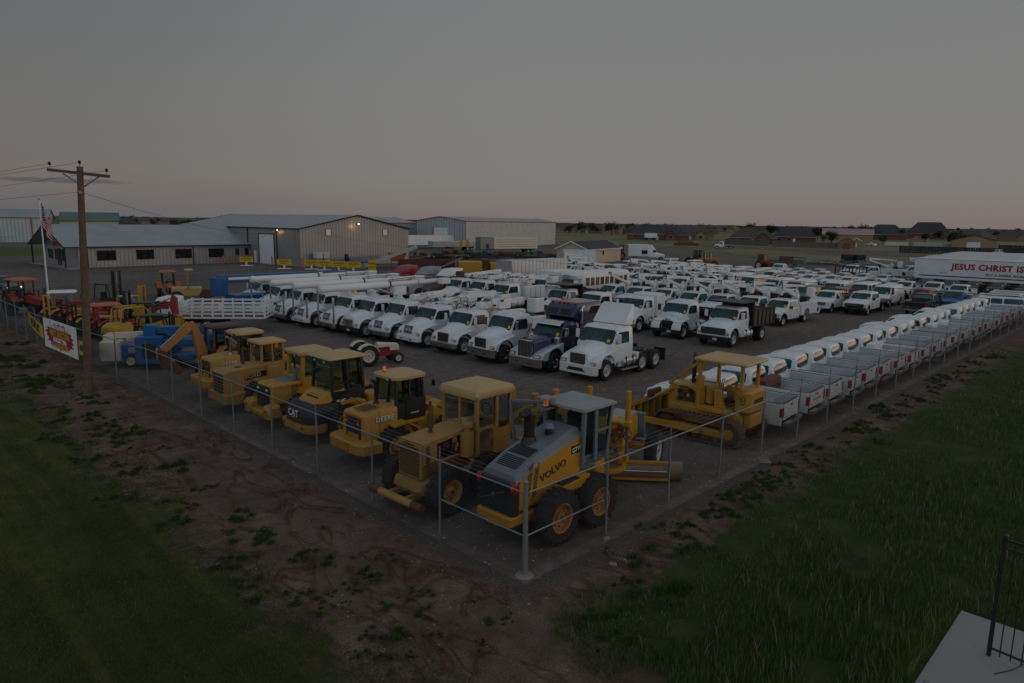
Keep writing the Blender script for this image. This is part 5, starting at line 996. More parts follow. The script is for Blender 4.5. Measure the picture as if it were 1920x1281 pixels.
# near soil: bare reddish dirt by the fence blending into turf, along lines laid out in the yard's own coordinates
m, t, b, dirt = ground_mat('soil', ((.084, .054, .042), (.140, .102, .084)), (.55, 2.4, 20), specks=((.22, .19, .165), 11, .975), bump=.8, dist=.05)
turf_r = ramp(t, nnoise(t, 1.2, 6).outputs[0], [(.3, (.018, .034, .009)), (.7, (.048, .066, .018))])
turf_l = ramp(t, nnoise(t, .9, 6).outputs[0], [(.3, (.020, .033, .008)), (.7, (.056, .066, .017))])
def nd(op, a, b_=None, c_=None, cl=False):
    n = t.nodes.new('ShaderNodeMath'); n.operation = op; n.use_clamp = cl
    for k, q in enumerate((a, b_, c_)):
        if q is None: continue
        if isinstance(q, (int, float)): n.inputs[k].default_value = q
        else: t.links.new(q, n.inputs[k])
    return n.outputs[0]
tc = t.nodes.new('ShaderNodeTexCoord'); sp = t.nodes.new('ShaderNodeSeparateXYZ'); t.links.new(tc.outputs['Object'], sp.inputs[0])
nA = nd('MULTIPLY', nd('SUBTRACT', nnoise(t, .38, 5, rough=.7).outputs[0], .5), 4.2); nB = nd('MULTIPLY', nd('SUBTRACT', nnoise(t, 2.6, 5, rough=.75).outputs[0], .5), 3.4)
wob = nd('ADD', nA, nB)
wobl = nd('ADD', nd('MULTIPLY', nA, 1.1), nd('MULTIPLY', nB, 1.3))
lmask = nd('MULTIPLY', nd('SUBTRACT', nd('ADD', nd('MULTIPLY', sp.outputs[0], -1), wobl), 4.4), 1.3, cl=True)      # turf where x < -4.4
rmask = nd('MULTIPLY', nd('SUBTRACT', nd('ADD', nd('MULTIPLY', sp.outputs[1], -1), nd('MULTIPLY', wob, .8)), 1.75), 1.8, cl=True)   # turf where y < -1.75
corner = nd('MULTIPLY', nd('SUBTRACT', nd('ADD', sp.outputs[0], nd('MULTIPLY', nA, .6)), -1.6), 1.2, cl=True)
rmask = nd('MULTIPLY', rmask, corner)
def mixc(f, a, b_):
    n = t.nodes.new('ShaderNodeMix'); n.data_type = 'RGBA'; t.links.new(f, n.inputs[0]); t.links.new(a, n.inputs[6]); t.links.new(b_, n.inputs[7]); return n.outputs[2]
# reddish ruts and churned patches in the bare dirt, pale mowing stripes in the turf
def stretched(sx__, sy__, sc__, det=4):
    c = t.nodes.new('ShaderNodeTexCoord'); mp = t.nodes.new('ShaderNodeMapping'); mp.inputs['Scale'].default_value = (sx__, sy__, 1); t.links.new(c.outputs['Object'], mp.inputs[0]); n = t.nodes.new('ShaderNodeTexNoise'); n.inputs['Scale'].default_value = sc__; n.inputs['Detail'].default_value = det; n.inputs['Distortion'].default_value = 1.2; t.links.new(mp.outputs[0], n.inputs['Vector']); return n.outputs[0]
rut = ramp(t, stretched(1, .45, .9), [(.50, (1, 1, 1)), (.56, (.60, .46, .42)), (.62, (1, 1, 1)), (.70, (.78, .70, .66))])
mm = t.nodes.new('ShaderNodeMix'); mm.data_type = 'RGBA'; mm.blend_type = 'MULTIPLY'; mm.inputs[0].default_value = 1; t.links.new(dirt, mm.inputs[6]); t.links.new(rut.outputs[0], mm.inputs[7]); dirt = mm.outputs[2]
stripe = ramp(t, stretched(1, .06, 1.1, 3), [(.40, (.7, .85, .6)), (.52, (1.0, 1.0, 1.0)), (.62, (1.6, 1.35, 1.15))])
mm = t.nodes.new('ShaderNodeMix'); mm.data_type = 'RGBA'; mm.blend_type = 'MULTIPLY'; mm.inputs[0].default_value = 1; t.links.new(turf_l.outputs[0], mm.inputs[6]); t.links.new(stripe.outputs[0], mm.inputs[7])
c1 = mixc(lmask, dirt, mm.outputs[2]); c2 = mixc(rmask, c1, turf_r.outputs[0])
# gravel that has spread out under the fence
gr_ = ramp(t, nnoise(t, 20, 4).outputs[0], [(.3, (.045, .040, .038)), (.75, (.12, .108, .10))])
dmin = nd('MINIMUM', sp.outputs[0], sp.outputs[1]); gm = nd('MULTIPLY', nd('ADD', nd('ADD', dmin, nd('MULTIPLY', wob, .22)), 1.0), 1.6, cl=True)
c3 = mixc(gm, c2, gr_.outputs[0]); t.links.new(c3, b.inputs['Base Color'])

def sheet(name, pts, z, mat, kind='structure', sub=0):
    me = bpy.data.meshes.new(name); me.from_pydata([(x, y, z) for x, y in pts], [], [tuple(range(len(pts)))]); me.materials.append(MATS[mat]); o = bpy.data.objects.new(name, me); COL.objects.link(o); o['kind'] = kind; return o
sheet('ground', [(-9000, -9000), (9000, -9000), (9000, 9000), (-9000, 9000)], -.012, 'plain')
sheet('field', [(-60, -60), (640, -60), (640, 420), (300, 520), (-60, 300)], -.008, 'field')
sheet('dirt_verge', [(-45, -45), (190, -45), (190, 12), (0, 12), (0, 90), (-45, 90)], -.004, 'soil')
sheet('yard', [(-.3, -.3), (165, -.3), (164, 15), (170, 39), (163, 53), (160, 66), (188, 99), (205, 141), (186, 160), (119, 167), (90, 190), (-.3, 60)], 0, 'gravel')
sheet('parking_lot', [(-3, 58), (14, 66), (60, 84), (60, 130), (24.5, 152), (15.7, 157), (-20, 175), (-60, 120)], .006, 'lot')
sheet('lawn', [(15.7, 157), (26, 151), (40, 165), (33.3, 194), (22.2, 199), (-40, 220), (-40, 180)], .004, 'lawn')
sheet('road', [(22.2, 199), (33.3, 194), (60, 190), (52, 232), (27.8, 233), (-40, 262), (-40, 220)], .004, 'lot')
sheet('dirt_road', [(195, 62), (201, 47), (172, 10), (320, -40), (330, -30), (230, 42), (232, 80), (255, 150), (240, 155), (212, 92)], .004, 'gravel')
sheet('concrete_slab', [(5.6, -7.47), (-8, -7.47), (-8, -16), (5.6, -16)], .02, 'concrete')

# ------------------------------------------------------------------ grass: blades as real geometry
def blades(name, pts, hts, wid, mat, lean=.35, seg=2, label=None):
    n = len(pts); ang = rng.uniform(0, 2 * np.pi, n); la = rng.uniform(0, 2 * np.pi, n); ln = rng.uniform(.05, lean, n) * hts
    base = np.column_stack([pts, np.zeros(n)]); wv = np.column_stack([np.cos(ang), np.sin(ang), np.zeros(n)]) * (wid[:, None] / 2); lv = np.column_stack([np.cos(la), np.sin(la), np.zeros(n)]) * ln[:, None]
    up_ = np.zeros((n, 3)); up_[:, 2] = hts
    v = np.stack([base - wv, base + wv, base + wv * .75 + up_ * .55 + lv * .35, base - wv * .75 + up_ * .55 + lv * .35, base + up_ + lv], 1).reshape(-1, 3)
    o_ = np.arange(n)[:, None] * 5; q = np.concatenate([o_ + [0, 1, 2, 3]], 0); tr_ = o_ + [3, 2, 4]
    me = bpy.data.meshes.new(name); me.vertices.add(len(v)); me.vertices.foreach_set('co', v.ravel()); nl = 7 * n; me.loops.add(nl); me.polygons.add(2 * n)
    li = np.column_stack([q, tr_]).ravel(); me.loops.foreach_set('vertex_index', li); st = (np.arange(n)[:, None] * 7 + [0, 4]).ravel(); me.polygons.foreach_set('loop_start', st)
    me.update(calc_edges=True); me.validate(); me.materials.append(MATS[mat]); o = bpy.data.objects.new(name, me); COL.objects.link(o); return o
def grass_mat(name, a, b_, c_):
    m, t, b = new_mat(name); g = t.nodes.new('ShaderNodeNewGeometry'); r = ramp(t, g.outputs['Random Per Island'], [(0, a), (.55, b_), (.9, b_), (1, c_)]); n = nnoise(t, .35, 4)
    r2 = ramp(t, n.outputs[0], [(.3, (.65, .75, .65)), (.7, (1.25, 1.12, .9))]); x = t.nodes.new('ShaderNodeMix'); x.data_type = 'RGBA'; x.blend_type = 'MULTIPLY'; x.inputs[0].default_value = 1
    t.links.new(r.outputs[0], x.inputs[6]); t.links.new(r2.outputs[0], x.inputs[7]); t.links.new(x.outputs[2], b.inputs['Base Color']); b.inputs['Roughness'].default_value = .8
grass_mat('tall_grass', (.026, .062, .012), (.070, .118, .022), (.22, .20, .10)); grass_mat('short_grass', (.028, .044, .009), (.066, .080, .017), (.12, .105, .04)); grass_mat('dry_grass', (.10, .10, .04), (.16, .14, .06), (.24, .20, .11)); grass_mat('weed', (.02, .05, .010), (.04, .08, .016), (.07, .11, .03))
def field_noise(x, y, s, seed):
    r = np.random.default_rng(seed); out_ = np.zeros_like(x)
    for k in range(5):
        f = s * 1.7 ** k
        for _ in range(3):
            a = r.uniform(0, 2 * np.pi); ph = r.uniform(0, 6.28); out_ += np.sin((x * np.cos(a) + y * np.sin(a)) * f * 6.28 + ph) / (1.35 ** k * 3)
    return out_
def in_slab(x, y): return (x < 5.68) & (y < -7.40)
n = 420000                                       # right verge, thinning out with distance from the near end
d_ = rng.uniform(0, 1, n) ** 2.0 * 95; th_ = rng.uniform(R(-6), R(62), n); gx = CAM.x + (6 + d_) * np.cos(th_); gy = CAM.y + (6 + d_) * np.sin(th_)
nz_ = field_noise(gx, gy, .11, 3); keep = (gy < -2.0 + .6 * nz_) & (gx > -1.4 + .6 * nz_) & ~in_slab(gx, gy) & (gx < 75) & (gy > -32) & (nz_ > -.95 + .35 * (gy > -3.2)) & (field_noise(gx, gy, .45, 17) > -.75)
gx, gy, nz_ = gx[keep], gy[keep], nz_[keep]; dist = np.hypot(gx - CAM.x, gy - CAM.y); dep = np.clip((-gy - 1.6) / 3.5, .25, 1)
ht = rng.uniform(.08, .27, len(gx)) * dep * (1 + .35 * nz_) * np.where(rng.uniform(0, 1, len(gx)) > .97, 1.7, 1); ht = np.clip(ht, .05, .75)
tag(blades('tall_grass', np.column_stack([gx, gy]), ht, .009 + dist * .0006, 'tall_grass'), 'tall green verge grass outside the right fence', 'grass', kind='stuff')
k = rng.uniform(0, 1, len(gx)) < .018; tag(blades('grass_seed_heads', np.column_stack([gx[k], gy[k]]), ht[k] * 1.5 + .12, .012 + dist[k] * .0006, 'dry_grass', .5), 'pale dry seed stalks standing in the right verge grass', 'grass', kind='stuff')
n = 300000                                       # mown turf on the left
d_ = rng.uniform(0, 1, n) ** 1.6 * 55; th_ = rng.uniform(R(42), R(100), n); gx = CAM.x + (5 + d_) * np.cos(th_); gy = CAM.y + (5 + d_) * np.sin(th_)
nz_ = field_noise(gx, gy, .16, 9); keep = (gx < -4.3 + 1.0 * nz_) & (gx > -30)
gx, gy = gx[keep], gy[keep]; dist = np.hypot(gx - CAM.x, gy - CAM.y)
tag(blades('mown_grass', np.column_stack([gx, gy]), rng.uniform(.025, .075, len(gx)), .006 + dist * .0005, 'short_grass', .8), 'short mown grass left of the bare dirt strip', 'grass', kind='stuff')
cx, cy, cs = [], [], []                          # weed tufts on the bare dirt
spots = [(1.15, -2.25, .35), (.0, -2.2, .3), (2.2, -1.3, .32), (3.4, -1.5, .3), (5.1, -1.2, .25), (6.2, -1.35, .3), (4.4, -2.0, .4), (-.6, -2.6, .35), (1.9, -2.9, .5), (8.3, -1.4, .35), (10.2, -1.3, .3), (-2.6, 2.6, .22), (-3.1, 4.4, .25), (-2.2, 1.0, .2), (-3.3, 7.5, .3), (-3.0, 12.5, .45), (-2.7, 34.5, .8), (-3.8, 37, 1.2), (-2.4, 42, .6), (-3.6, 29, .8), (-1.6, -.9, .2), (-3.6, .2, .3), (-3.2, 17.5, .4), (-3.9, 21, .5)]
for _ in range(150): spots.append((-3.7 + rng.normal() * .9, rng.uniform(-1.5, 40), rng.uniform(.06, .30)))
for _ in range(90): spots.append((rng.uniform(0, 45), -1.25 + rng.normal() * .35, rng.uniform(.12, .32)))
for x, y, s in spots:
    for _ in range(7):             # ragged clumps: a few overlapping tufts of unequal size
        s1 = s * rng.uniform(.15, .6); ox, oy = rng.normal(0, s * .75, 2); k = int(900 * s1); a = rng.uniform(0, 6.28, k); q = np.abs(rng.normal(0, s1 * .6, k)); cx.append(x + ox + q * np.cos(a) * 1.3); cy.append(y + oy + q * np.sin(a)); cs.append(np.full(k, min(s1 * 1.3, .34)) * np.clip(1.2 - q / s1, .3, 1.2))
cx, cy, cs = map(np.concatenate, (cx, cy, cs)); tag(blades('weeds', np.column_stack([cx, cy]), rng.uniform(.3, 1, len(cx)) * cs * .8, np.full(len(cx), .016), 'weed', .7), 'low green weeds scattered on the bare dirt', 'weeds', kind='stuff')
# loose stones
def stones(name, pts, sizes, mat, label):
    v = []; f = []
    T_ = [(1, 0, 0), (-1, 0, 0), (0, 1, 0), (0, -1, 0), (0, 0, 1), (0, 0, -.3)]; F_ = [(0, 2, 4), (2, 1, 4), (1, 3, 4), (3, 0, 4), (2, 0, 5), (1, 2, 5), (3, 1, 5), (0, 3, 5)]
    for (x, y), s in zip(pts, sizes):
        o = len(v); a = random.random() * 6.28; c_, s_ = math.cos(a), math.sin(a)
        for p in T_: k = .6 + random.random() * .7; X, Y, Z = p[0] * s * k, p[1] * s * k * .8, p[2] * s * k * .6; v.append((x + X * c_ - Y * s_, y + X * s_ + Y * c_, Z + s * .1))
        f += [tuple(i + o for i in q) for q in F_]
    me = bpy.data.meshes.new(name); me.from_pydata(v, [], f); me.materials.append(MATS[mat]); o = bpy.data.objects.new(name, me); COL.objects.link(o); return tag(o, label, 'stones', kind='stuff')
paint('stone', (.22, .195, .17), .9, amt=.5, scale=5)
pts = [(-.8 + rng.normal() * .35, rng.uniform(-1, 26)) for _ in range(900)] + [(rng.uniform(-.5, 34), -.6 + rng.normal() * .35) for _ in range(900)] + [(rng.uniform(-5, 12), rng.uniform(-1.5, 12)) for _ in range(260)]
stones('gravel_stones', pts, [abs(rng.normal()) * .011 + .007 for _ in pts], 'stone', 'pale loose stones strewn along the foot of the fences')

# ------------------------------------------------------------------ chain-link fences
def chainlink(name, label, segs, h=1.98, step=3.0, gap=.055, wr=.0018, barbs=True, extra_rail=None, top=True, corner0=False, mesh=True):
    t = thing(name, label, 'fence', segs[0][0], segs[0][1])
    o0 = Vector((segs[0][0], segs[0][1], 0)); first = True
    for a, b_ in zip(segs, segs[1:]):
        A = Vector((*a, 0)) - o0; B = Vector((*b_, 0)) - o0; d = (B - A).normalized(); ln = (B - A).length; sd_ = Vector((-d.y, d.x, 0)); npst = max(1, round(ln / step))
        for k in range(0 if first else 1, npst + 1):
            p = A + d * (ln * k / npst); lean = Vector((random.uniform(-.03, .03), random.uniform(-.03, .03), 0)); m = M()
            big = k == 0 and corner0
            if big: m.cyl(p, p + Vector((0, 0, h + .28)), .055, 'galv', n=12); m.cyl(p + Vector((0, 0, h + .28)), p + Vector((0, 0, h + .32)), .06, 'galv', .02, n=12)
            else:
                m.cyl(p, p + Vector((0, 0, h)) + lean, .032, 'galv', n=8)
                if barbs: m.tube([p + Vector((0, 0, h)) + lean, p + Vector((0, 0, h + .10)) + lean, p + Vector((0, 0, h + .36)) + lean * 1.2 - sd_ * 0], .016, 'galv', 6)
            m.put('post', t)
            if big: M().lathe(p, [(-.02, .24), (.02, .20), (.035, .15), (.04, .05)], 'stone', 14, 'z').put('footing', t)
        if top:
            m = M(); m.cyl(A + Vector((0, 0, h)), B + Vector((0, 0, h)), .021, 'galv', n=8); m.put('top_rail', t)
        if barbs:
            m = M()
            for q in (.12, .23, .34): m.cyl(A + Vector((0, 0, h + q)), B + Vector((0, 0, h + q)), .0035, 'galv', n=4)
            m.put('barbed_wire', t)
        if mesh:
            m = M(); zt, zb = h - .02, .05; hh = zt - zb; n_ = int((ln + hh) / gap)
            for k in range(n_):
                s0 = k * gap - hh
                for dr in (1, -1):
                    x0, x1, z0_, z1_ = s0, s0 + hh, zb, zt
                    if dr < 0: z0_, z1_ = zt, zb
                    if x0 < 0: z0_ += (0 - x0) * (1 if dr > 0 else -1); x0 = 0
                    if x1 > ln: z1_ -= (x1 - ln) * (1 if dr > 0 else -1); x1 = ln
                    if x1 <= x0: continue
                    p, q = A + d * x0, A + d * x1; p.z, q.z = z0_, z1_; u_ = Vector((0, 0, 1)) * wr; off = sd_ * (.003 * dr)
                    m.add([p - u_ + off, p + u_ + off, q + u_ + off, q - u_ + off, (p + q) / 2 + off + sd_ * wr * 2], [(0, 1, 2, 3), (1, 0, 4), (2, 1, 4), (3, 2, 4), (0, 3, 4)], 'fence_wire')
            m.put('wire_mesh', t, 180)
        first = False
    if extra_rail:
        for a, b_, z in extra_rail: M().cyl(Vector((*a, z)) - o0, Vector((*b_, z)) - o0, .021, 'galv', n=8).put('brace_rail', t)
    return t
chainlink('chain_link_fence', 'galvanised chain-link fence running left from the corner post past the yellow machines', [(0, 0), (-.25, 24), (-.88, 31.2), (-1.35, 40.2), (-1.5, 60)], corner0=True, extra_rail=[((0, 0), (-.03, 2.95), .95)])
chainlink('chain_link_fence', 'galvanised chain-link fence on the right, running behind the row of white pickups', [(.08, 0), (30, .05), (75, -.3)], extra_rail=[((.05, 0), (3.0, .05), .95)])
chainlink('chain_link_fence', 'far chain-link fence with a gate between the tractors and the parking lot', [(-1.5, 58), (3.9, 59.6), (12.3, 65), (30, 73)], gap=.16, wr=.003, step=4)
chainlink('chain_link_fence', 'distant chain-link fence across the far side of the gravel yard', [(188, 2), (193, 62), (226, 119), (262, 190)], gap=.5, wr=.006, step=6, barbs=False)
chainlink('chain_link_fence', 'distant chain-link fence in front of the white hangar by the road', [(-10, 238), (27, 226), (44, 222)], gap=.5, wr=.006, step=6, barbs=False)

# black picket fence on the concrete slab, bottom right
t = thing('metal_fence', 'black metal picket fence section standing on the concrete slab', 'fence', 4.16, -8.22, 0, z=.02)
def pk(s, z=0): return (-s * .10, -s * .995, z)
m = M(); m.box(-.035, .035, -.035, .035, 0, 2.40, 'black', .004); m.box(-.045, .045, -.045, .045, 2.40, 2.44, 'black', .015); m.put('post', t)
for zz in (.16, 2.18, 2.34): M().beam(pk(0, zz), pk(3.2, zz), .03, .035, 'black').put('rail', t)
m = M()
for k in range(1, 19): p = pk(k * .17); m.box(p[0] - .010, p[0] + .010, p[1] - .010, p[1] + .010, .06, 2.34, 'black')
m.put('pickets', t)
o = M().loft([rring(-.16, .16, .12, 0, .03), rring(-.13, .14, .10, .14, .03), rring(-.02, .03, .05, .2, .02)], 'concrete').put('stone_block'); o.location = (2.15, -7.75, .02); o.rotation_euler[2] = .5; tag(o, 'rough concrete lump lying on the edge of the slab', 'rock')
o = M().tube([(0, 0, .01), (.35, -.2, .012), (.8, -.35, .01), (1.3, -.75, .012)], .008, 'black', 5).put('cable'); o.location = (3.55, -8.42, .02); tag(o, 'thin dark cable lying across the slab by the picket fence', 'cable')
for x, y, s in ((11.55, -.35, .2), (2.9, -.15, .09), (1.9, -1.1, .10), (2.25, -1.15, .08)):
    o = M().loft([rring(-s, s * 1.1, s * .6, 0, s * .3), rring(-s * .8, s * .7, s * .5, s * .35, s * .2), rring(-s * .3, s * .3, s * .2, s * .5, s * .1)], 'stone').put('rock'); o.location = (x, y, 0); o.rotation_euler[2] = x; tag(o, {11.55: 'large pale rock at the foot of the right fence near the bulldozer', 2.9: 'small pale rock at the base of the first post right of the corner', 1.9: 'left of two pale rocks on the dirt near the fence corner', 2.25: 'right of two pale rocks on the dirt near the fence corner'}[x], 'rock')

# ------------------------------------------------------------------ poles, flag, wires, signs
t = thing('utility_pole', 'brown wooden utility pole with crossarm standing outside the left fence', 'utility pole', -2.35, 25.5)
m = M(); m.cyl((0, 0, -.2), (.38, -.29, 10.1), .185, 'wood', .125, n=18); m.put('pole', t)
ca = Vector((.74, -.67, 0)); top = Vector((.38, -.29, 0))
m = M(); m.beam(top - ca * 1.38 + Vector((0, 0, 9.95)), top + ca * 1.22 + Vector((0, 0, 9.70)), .10, .13, 'wood'); m.put('crossarm', t)
for s in (-1, 1): M().beam(top + ca * s * .85 + Vector((.12, .12, 9.80)), top + Vector((.12, .12, 9.25)), .03, .05, 'galv').put('brace', t)
for s, z in ((-1.28, 10.03), (1.12, 9.78), (0, 10.1)):
    p = top + ca * s; m = M(); m.cyl((p.x, p.y, z), (p.x, p.y, z + .14), .015, 'galv', n=6); m.lathe((p.x, p.y, z + .12), [(0, .05), (.04, .075), (.07, .045), (.10, .07), (.14, .03)], 'black', 10, 'z'); m.put('insulator', t)
M().box(.20, .36, -.40, -.20, 8.92, 9.07, 'galv', .02).put('bracket', t)
def cable(name, label, a, b_, sag, r=.008, n=24):
    a, b_ = Vector(a), Vector(b_); pts_ = []
    for k in range(n + 1): s = k / n; p = a.lerp(b_, s); p.z -= sag * 4 * s * (1 - s); pts_.append(p - a)
    o = M().tube(pts_, r, 'wire', 5).put(name); o.location = a; return tag(o, label, 'power line')
pt = Vector((-2.35, 25.5, 0)) + top
for s, z, dx, lb in ((-1.28, 10.2, -10, 'upper'), (1.12, 9.95, 0, 'lower'), (0, 10.28, -5, 'middle')):
    p = pt + ca * s; cable('power_line', f'{lb} of the power lines leaving the pole crossarm towards the left edge', (p.x, p.y, z), (p.x - 60 + dx * .3, p.y + 190 + dx, z + 1.2), 4.0, .007)
cable('power_line', 'low cable from the pole bracket to the left edge behind the flag', (pt.x - .2, pt.y, 9.0), (pt.x - 48, pt.y + 150, 8.6), 2.0, .007)
cable('service_cable', 'thin cable crossing from the wooden pole to the grey warehouse wall lamp', (pt.x, pt.y, 9.0), (47.2, 100, 6.3), 1.3, .010)
cable('service_cable', 'long cable hanging across the whole yard from the warehouse to the right edge', (47.25, 97.3, 6.4), (10.5, -11.5, 6.35), .9, .009, 40)
t = thing('flagpole', 'white flagpole flying a striped flag in the parking lot', 'flagpole', 5.3, 69.0); M().cyl((0, 0, 0), (0, 0, 9.4), .085, 'white', .05, n=14).lathe((0, 0, 9.4), [(0, .03), (.05, .08), (.12, .08), (.16, .02)], 'galv', 12, 'z').put('pole', t); M().lathe((0, 0, 0), [(0, .3), (.12, .28), (.14, .1)], 'concrete', 14, 'z').put('base', t)
fl = M(); nu, nv = 26, 26; fd = Vector((.74, -.67, 0)); fn = Vector((.67, .74, 0))
def fp(i, j):
    a = i / nu; b1 = j / nv; L_ = 1.45 * (1 - .35 * b1); x = .09 + a * L_ * (.55 + .25 * math.sin(b1 * 3)); z = 9.15 - b1 * 2.25 - a * 2.1 * (1 - .30 * b1); return (fd * x + fn * (.16 * math.sin(a * 9 + b1 * 5)) + Vector((0, 0, z)))
for j in range(nv):
    for i in range(nu):
        canton = i < nu * .42 and j < nv * .54; st = int(j / 2) % 2 == 0
        fl.add([fp(i, j), fp(i + 1, j), fp(i + 1, j + 1), fp(i, j + 1)], [(0, 1, 2, 3)], 'flag_blue' if canton and not ((i + j) % 3 == 0 and j % 2) else 'flag_white' if canton else 'flag_red' if st else 'flag_white')
fo = fl.put('flag'); fo.location = (5.3, 69.0, 0); tag(fo, 'red white and blue striped flag hanging in folds from the white pole', 'flag')
t = thing('street_pole', 'thin dark pole at the left edge in front of the white hangar', 'pole', 19.0, 212); M().cyl((0, 0, 0), (0, 0, 9), .16, 'frame', .12, n=8).put('pole', t)
# banner and letter signs on the fence (outside face)
t = thing('banner', 'large white banner with red burst, next auction date in yellow, tied to the left fence', 'banner', -1.10, 35.9, 0); 
B0, B1 = Vector((-.12, 2.75, 0)), Vector((.15, -3.25, 0))
def bp_(s, z, o=0): p = B0.lerp(B1, s); return (p.x - .06 - o, p.y, z)
M().add([bp_(0, .25), bp_(1, .25), bp_(1, 2.0), bp_(0, 2.0), bp_(0, .25, -.02), bp_(1, .25, -.02), bp_(1, 2.0, -.02), bp_(0, 2.0, -.02)], [(0, 1, 2, 3), (4, 7, 6, 5), (0, 3, 7, 4), (1, 5, 6, 2), (3, 2, 6, 7), (0, 4, 5, 1)], 'text_white').put('sheet', t)
bu = []; rr_ = random.Random(4)
for k in range(36): a = 2 * math.pi * k / 36; q = (1.0 if k % 2 else .82) * rr_.uniform(.93, 1.05); bu.append(bp_(.5 + .46 * q * math.cos(a) * .98, 1.12 + .80 * q * math.sin(a), .006))
M().add(bu, [tuple(range(36))], 'text_red').put('burst', t)
yz = math.degrees(math.atan2(B1.y - B0.y, B1.x - B0.x))
for s_, sz, mt, z in (('CONSIGN EQUIPMENT NOW!', .30, 'text_white', 1.62), ('NEXT AUCTION', .48, 'sign_yellow', 1.24), ('AUGUST 29th', .40, 'text_white', .88), ('CALL 806.655.3775', .36, 'sign_yellow', .55)): text(s_, sz, mt, t, bp_(.5, z, .012), (90, 0, yz), .03)
for lb, s_, ya, yb, za, zb in (('long yellow letter sign on the fence left of the white banner', 'PUBLIC', 42.2, 38.6, 1.55, 1.05), ('yellow letter sign on the fence between the banner and the wooden pole', 'AUCTION', 32.4, 30.2, .95, 1.15)):
    t = thing('letter_sign', lb, 'sign', -1.30 if s_ == 'PUBLIC' else -.92, (ya + yb) / 2, 0); ln = ya - yb; zc = (za + zb) / 2; tl = math.degrees(math.atan2(zb - za, ln))
    m = M(); m.add([(-.06, ln / 2, za - .38), (-.06, -ln / 2, zb - .38), (-.06, -ln / 2, zb + .38), (-.06, ln / 2, za + .38), (-.04, ln / 2, za - .38), (-.04, -ln / 2, zb - .38), (-.04, -ln / 2, zb + .38), (-.04, ln / 2, za + .38)], [(0, 1, 2, 3), (4, 7, 6, 5), (0, 3, 7, 4), (1, 5, 6, 2), (3, 2, 6, 7), (0, 4, 5, 1)], 'sign_yellow'); m.put('sheet', t)
    text(s_, .66 if s_ == 'PUBLIC' else .42, 'text_black', t, (-.068, 0, zc), (90, -tl, -90), .05)

# ------------------------------------------------------------------ buildings
PSI = R(3.0); ca_, sa_ = math.cos(PSI), math.sin(PSI)
def gable_building(name, label, x, y, rz, Lx, Wy, eave, ridge, wall, roof, over=.4, trim='frame', cat='building', gable_out=0):
    """x = 0..Lx along the ridge, y = 0..Wy across it"""
    t = thing(name, label, cat, x, y, rz); m = M(); m.box(0, Lx, 0, Wy, 0, eave, wall)
    for xx in (0, Lx): m.add([(xx, 0, eave), (xx, Wy, eave), (xx, Wy / 2, ridge)], [(0, 1, 2)], wall)
    m.put('wall', t); r = M(); sl = (ridge - eave) / (Wy / 2)
    a, b_ = -over - gable_out, Lx + over
    r.add([(a, -over, eave - over * sl + .05), (b_, -over, eave - over * sl + .05), (b_, Wy / 2, ridge + .08), (a, Wy / 2, ridge + .08), (a, Wy + over, eave - over * sl + .05), (b_, Wy + over, eave - over * sl + .05),
           (a, -over, eave - over * sl - .07), (b_, -over, eave - over * sl - .07), (b_, Wy / 2, ridge - .04), (a, Wy / 2, ridge - .04), (a, Wy + over, eave - over * sl - .07), (b_, Wy + over, eave - over * sl - .07)],
          [(0, 1, 2, 3), (3, 2, 5, 4), (7, 6, 9, 8), (8, 9, 10, 11), (1, 0, 6, 7), (5, 11, 10, 4), (0, 3, 9, 6), (3, 4, 10, 9), (2, 1, 7, 8), (5, 2, 8, 11)], roof); r.put('roof', t)
    tm = M(); e = eave - over * sl
    tm.box(a, b_, -over - .06, -over, e - .12, e + .06, trim); tm.box(a, b_, Wy + over, Wy + over + .06, e - .12, e + .06, trim)
    for xx in (a - .05, b_ + .0): tm.beam((xx + .02, -over, e), (xx + .02, Wy / 2, ridge + .03), .06, .22, trim); tm.beam((xx + .02, Wy / 2, ridge + .03), (xx + .02, Wy + over, e), .06, .22, trim)
    tm.put('trim', t); return t
def bwin(t, plane, a0, a1, z0, z1, off, mat='bldg_glass', frame='frame', name='window'):
    """window on the y=off face (plane 'y', facing -y) or x=off face (plane 'x', facing -x)"""
    m = M(); f = .08
    def bx(b0, b1, c0, c1, d0, d1, mt):
        if plane == 'y': m.box(b0, b1, off - d1, off - d0, c0, c1, mt)
        else: m.box(off - d1, off - d0, b0, b1, c0, c1, mt)
    bx(a0, a1, z0, z1, -.01, .02, mat); bx(a0 - f, a0, z0 - f, z1 + f, -.01, .06, frame); bx(a1, a1 + f, z0 - f, z1 + f, -.01, .06, frame); bx(a0, a1, z1, z1 + f, -.01, .06, frame); bx(a0, a1, z0 - f, z0, -.01, .06, frame); m.put(name, t)
# office (long low building), front gable faces -x
t = gable_building('office_building', 'long low grey metal office with pale roof and porch gable behind the utility pole', 18.6, 112.6, 3, 28.2, 17.2, 3.4, 6.5, 'metal_wall', 'metal_roof_long', over=.5, gable_out=1.6)
for k, a in enumerate((2.6, 8.4, 14.6, 20.3)): bwin(t, 'y', a, a + 2.6, 1.15, 2.55, 0)
for a in (25.2, 27.0): bwin(t, 'y', a, a + .5, 1.4, 2.5, 0)
bwin(t, 'x', 12.6, 14.8, 1.0, 2.4, 0); bwin(t, 'x', 10.7, 11.3, .9, 2.5, 0); bwin(t, 'x', 7.2, 7.8, .9, 2.5, 0); M().box(-.08, .02, 8.4, 10.0, 0, 2.6, 'bldg_glass').box(-.1, .0, 8.3, 8.4, 0, 2.7, 'frame').box(-.1, .0, 10, 10.1, 0, 2.7, 'frame').box(-.1, .0, 8.4, 10, 2.6, 2.7, 'frame').put('door', t)
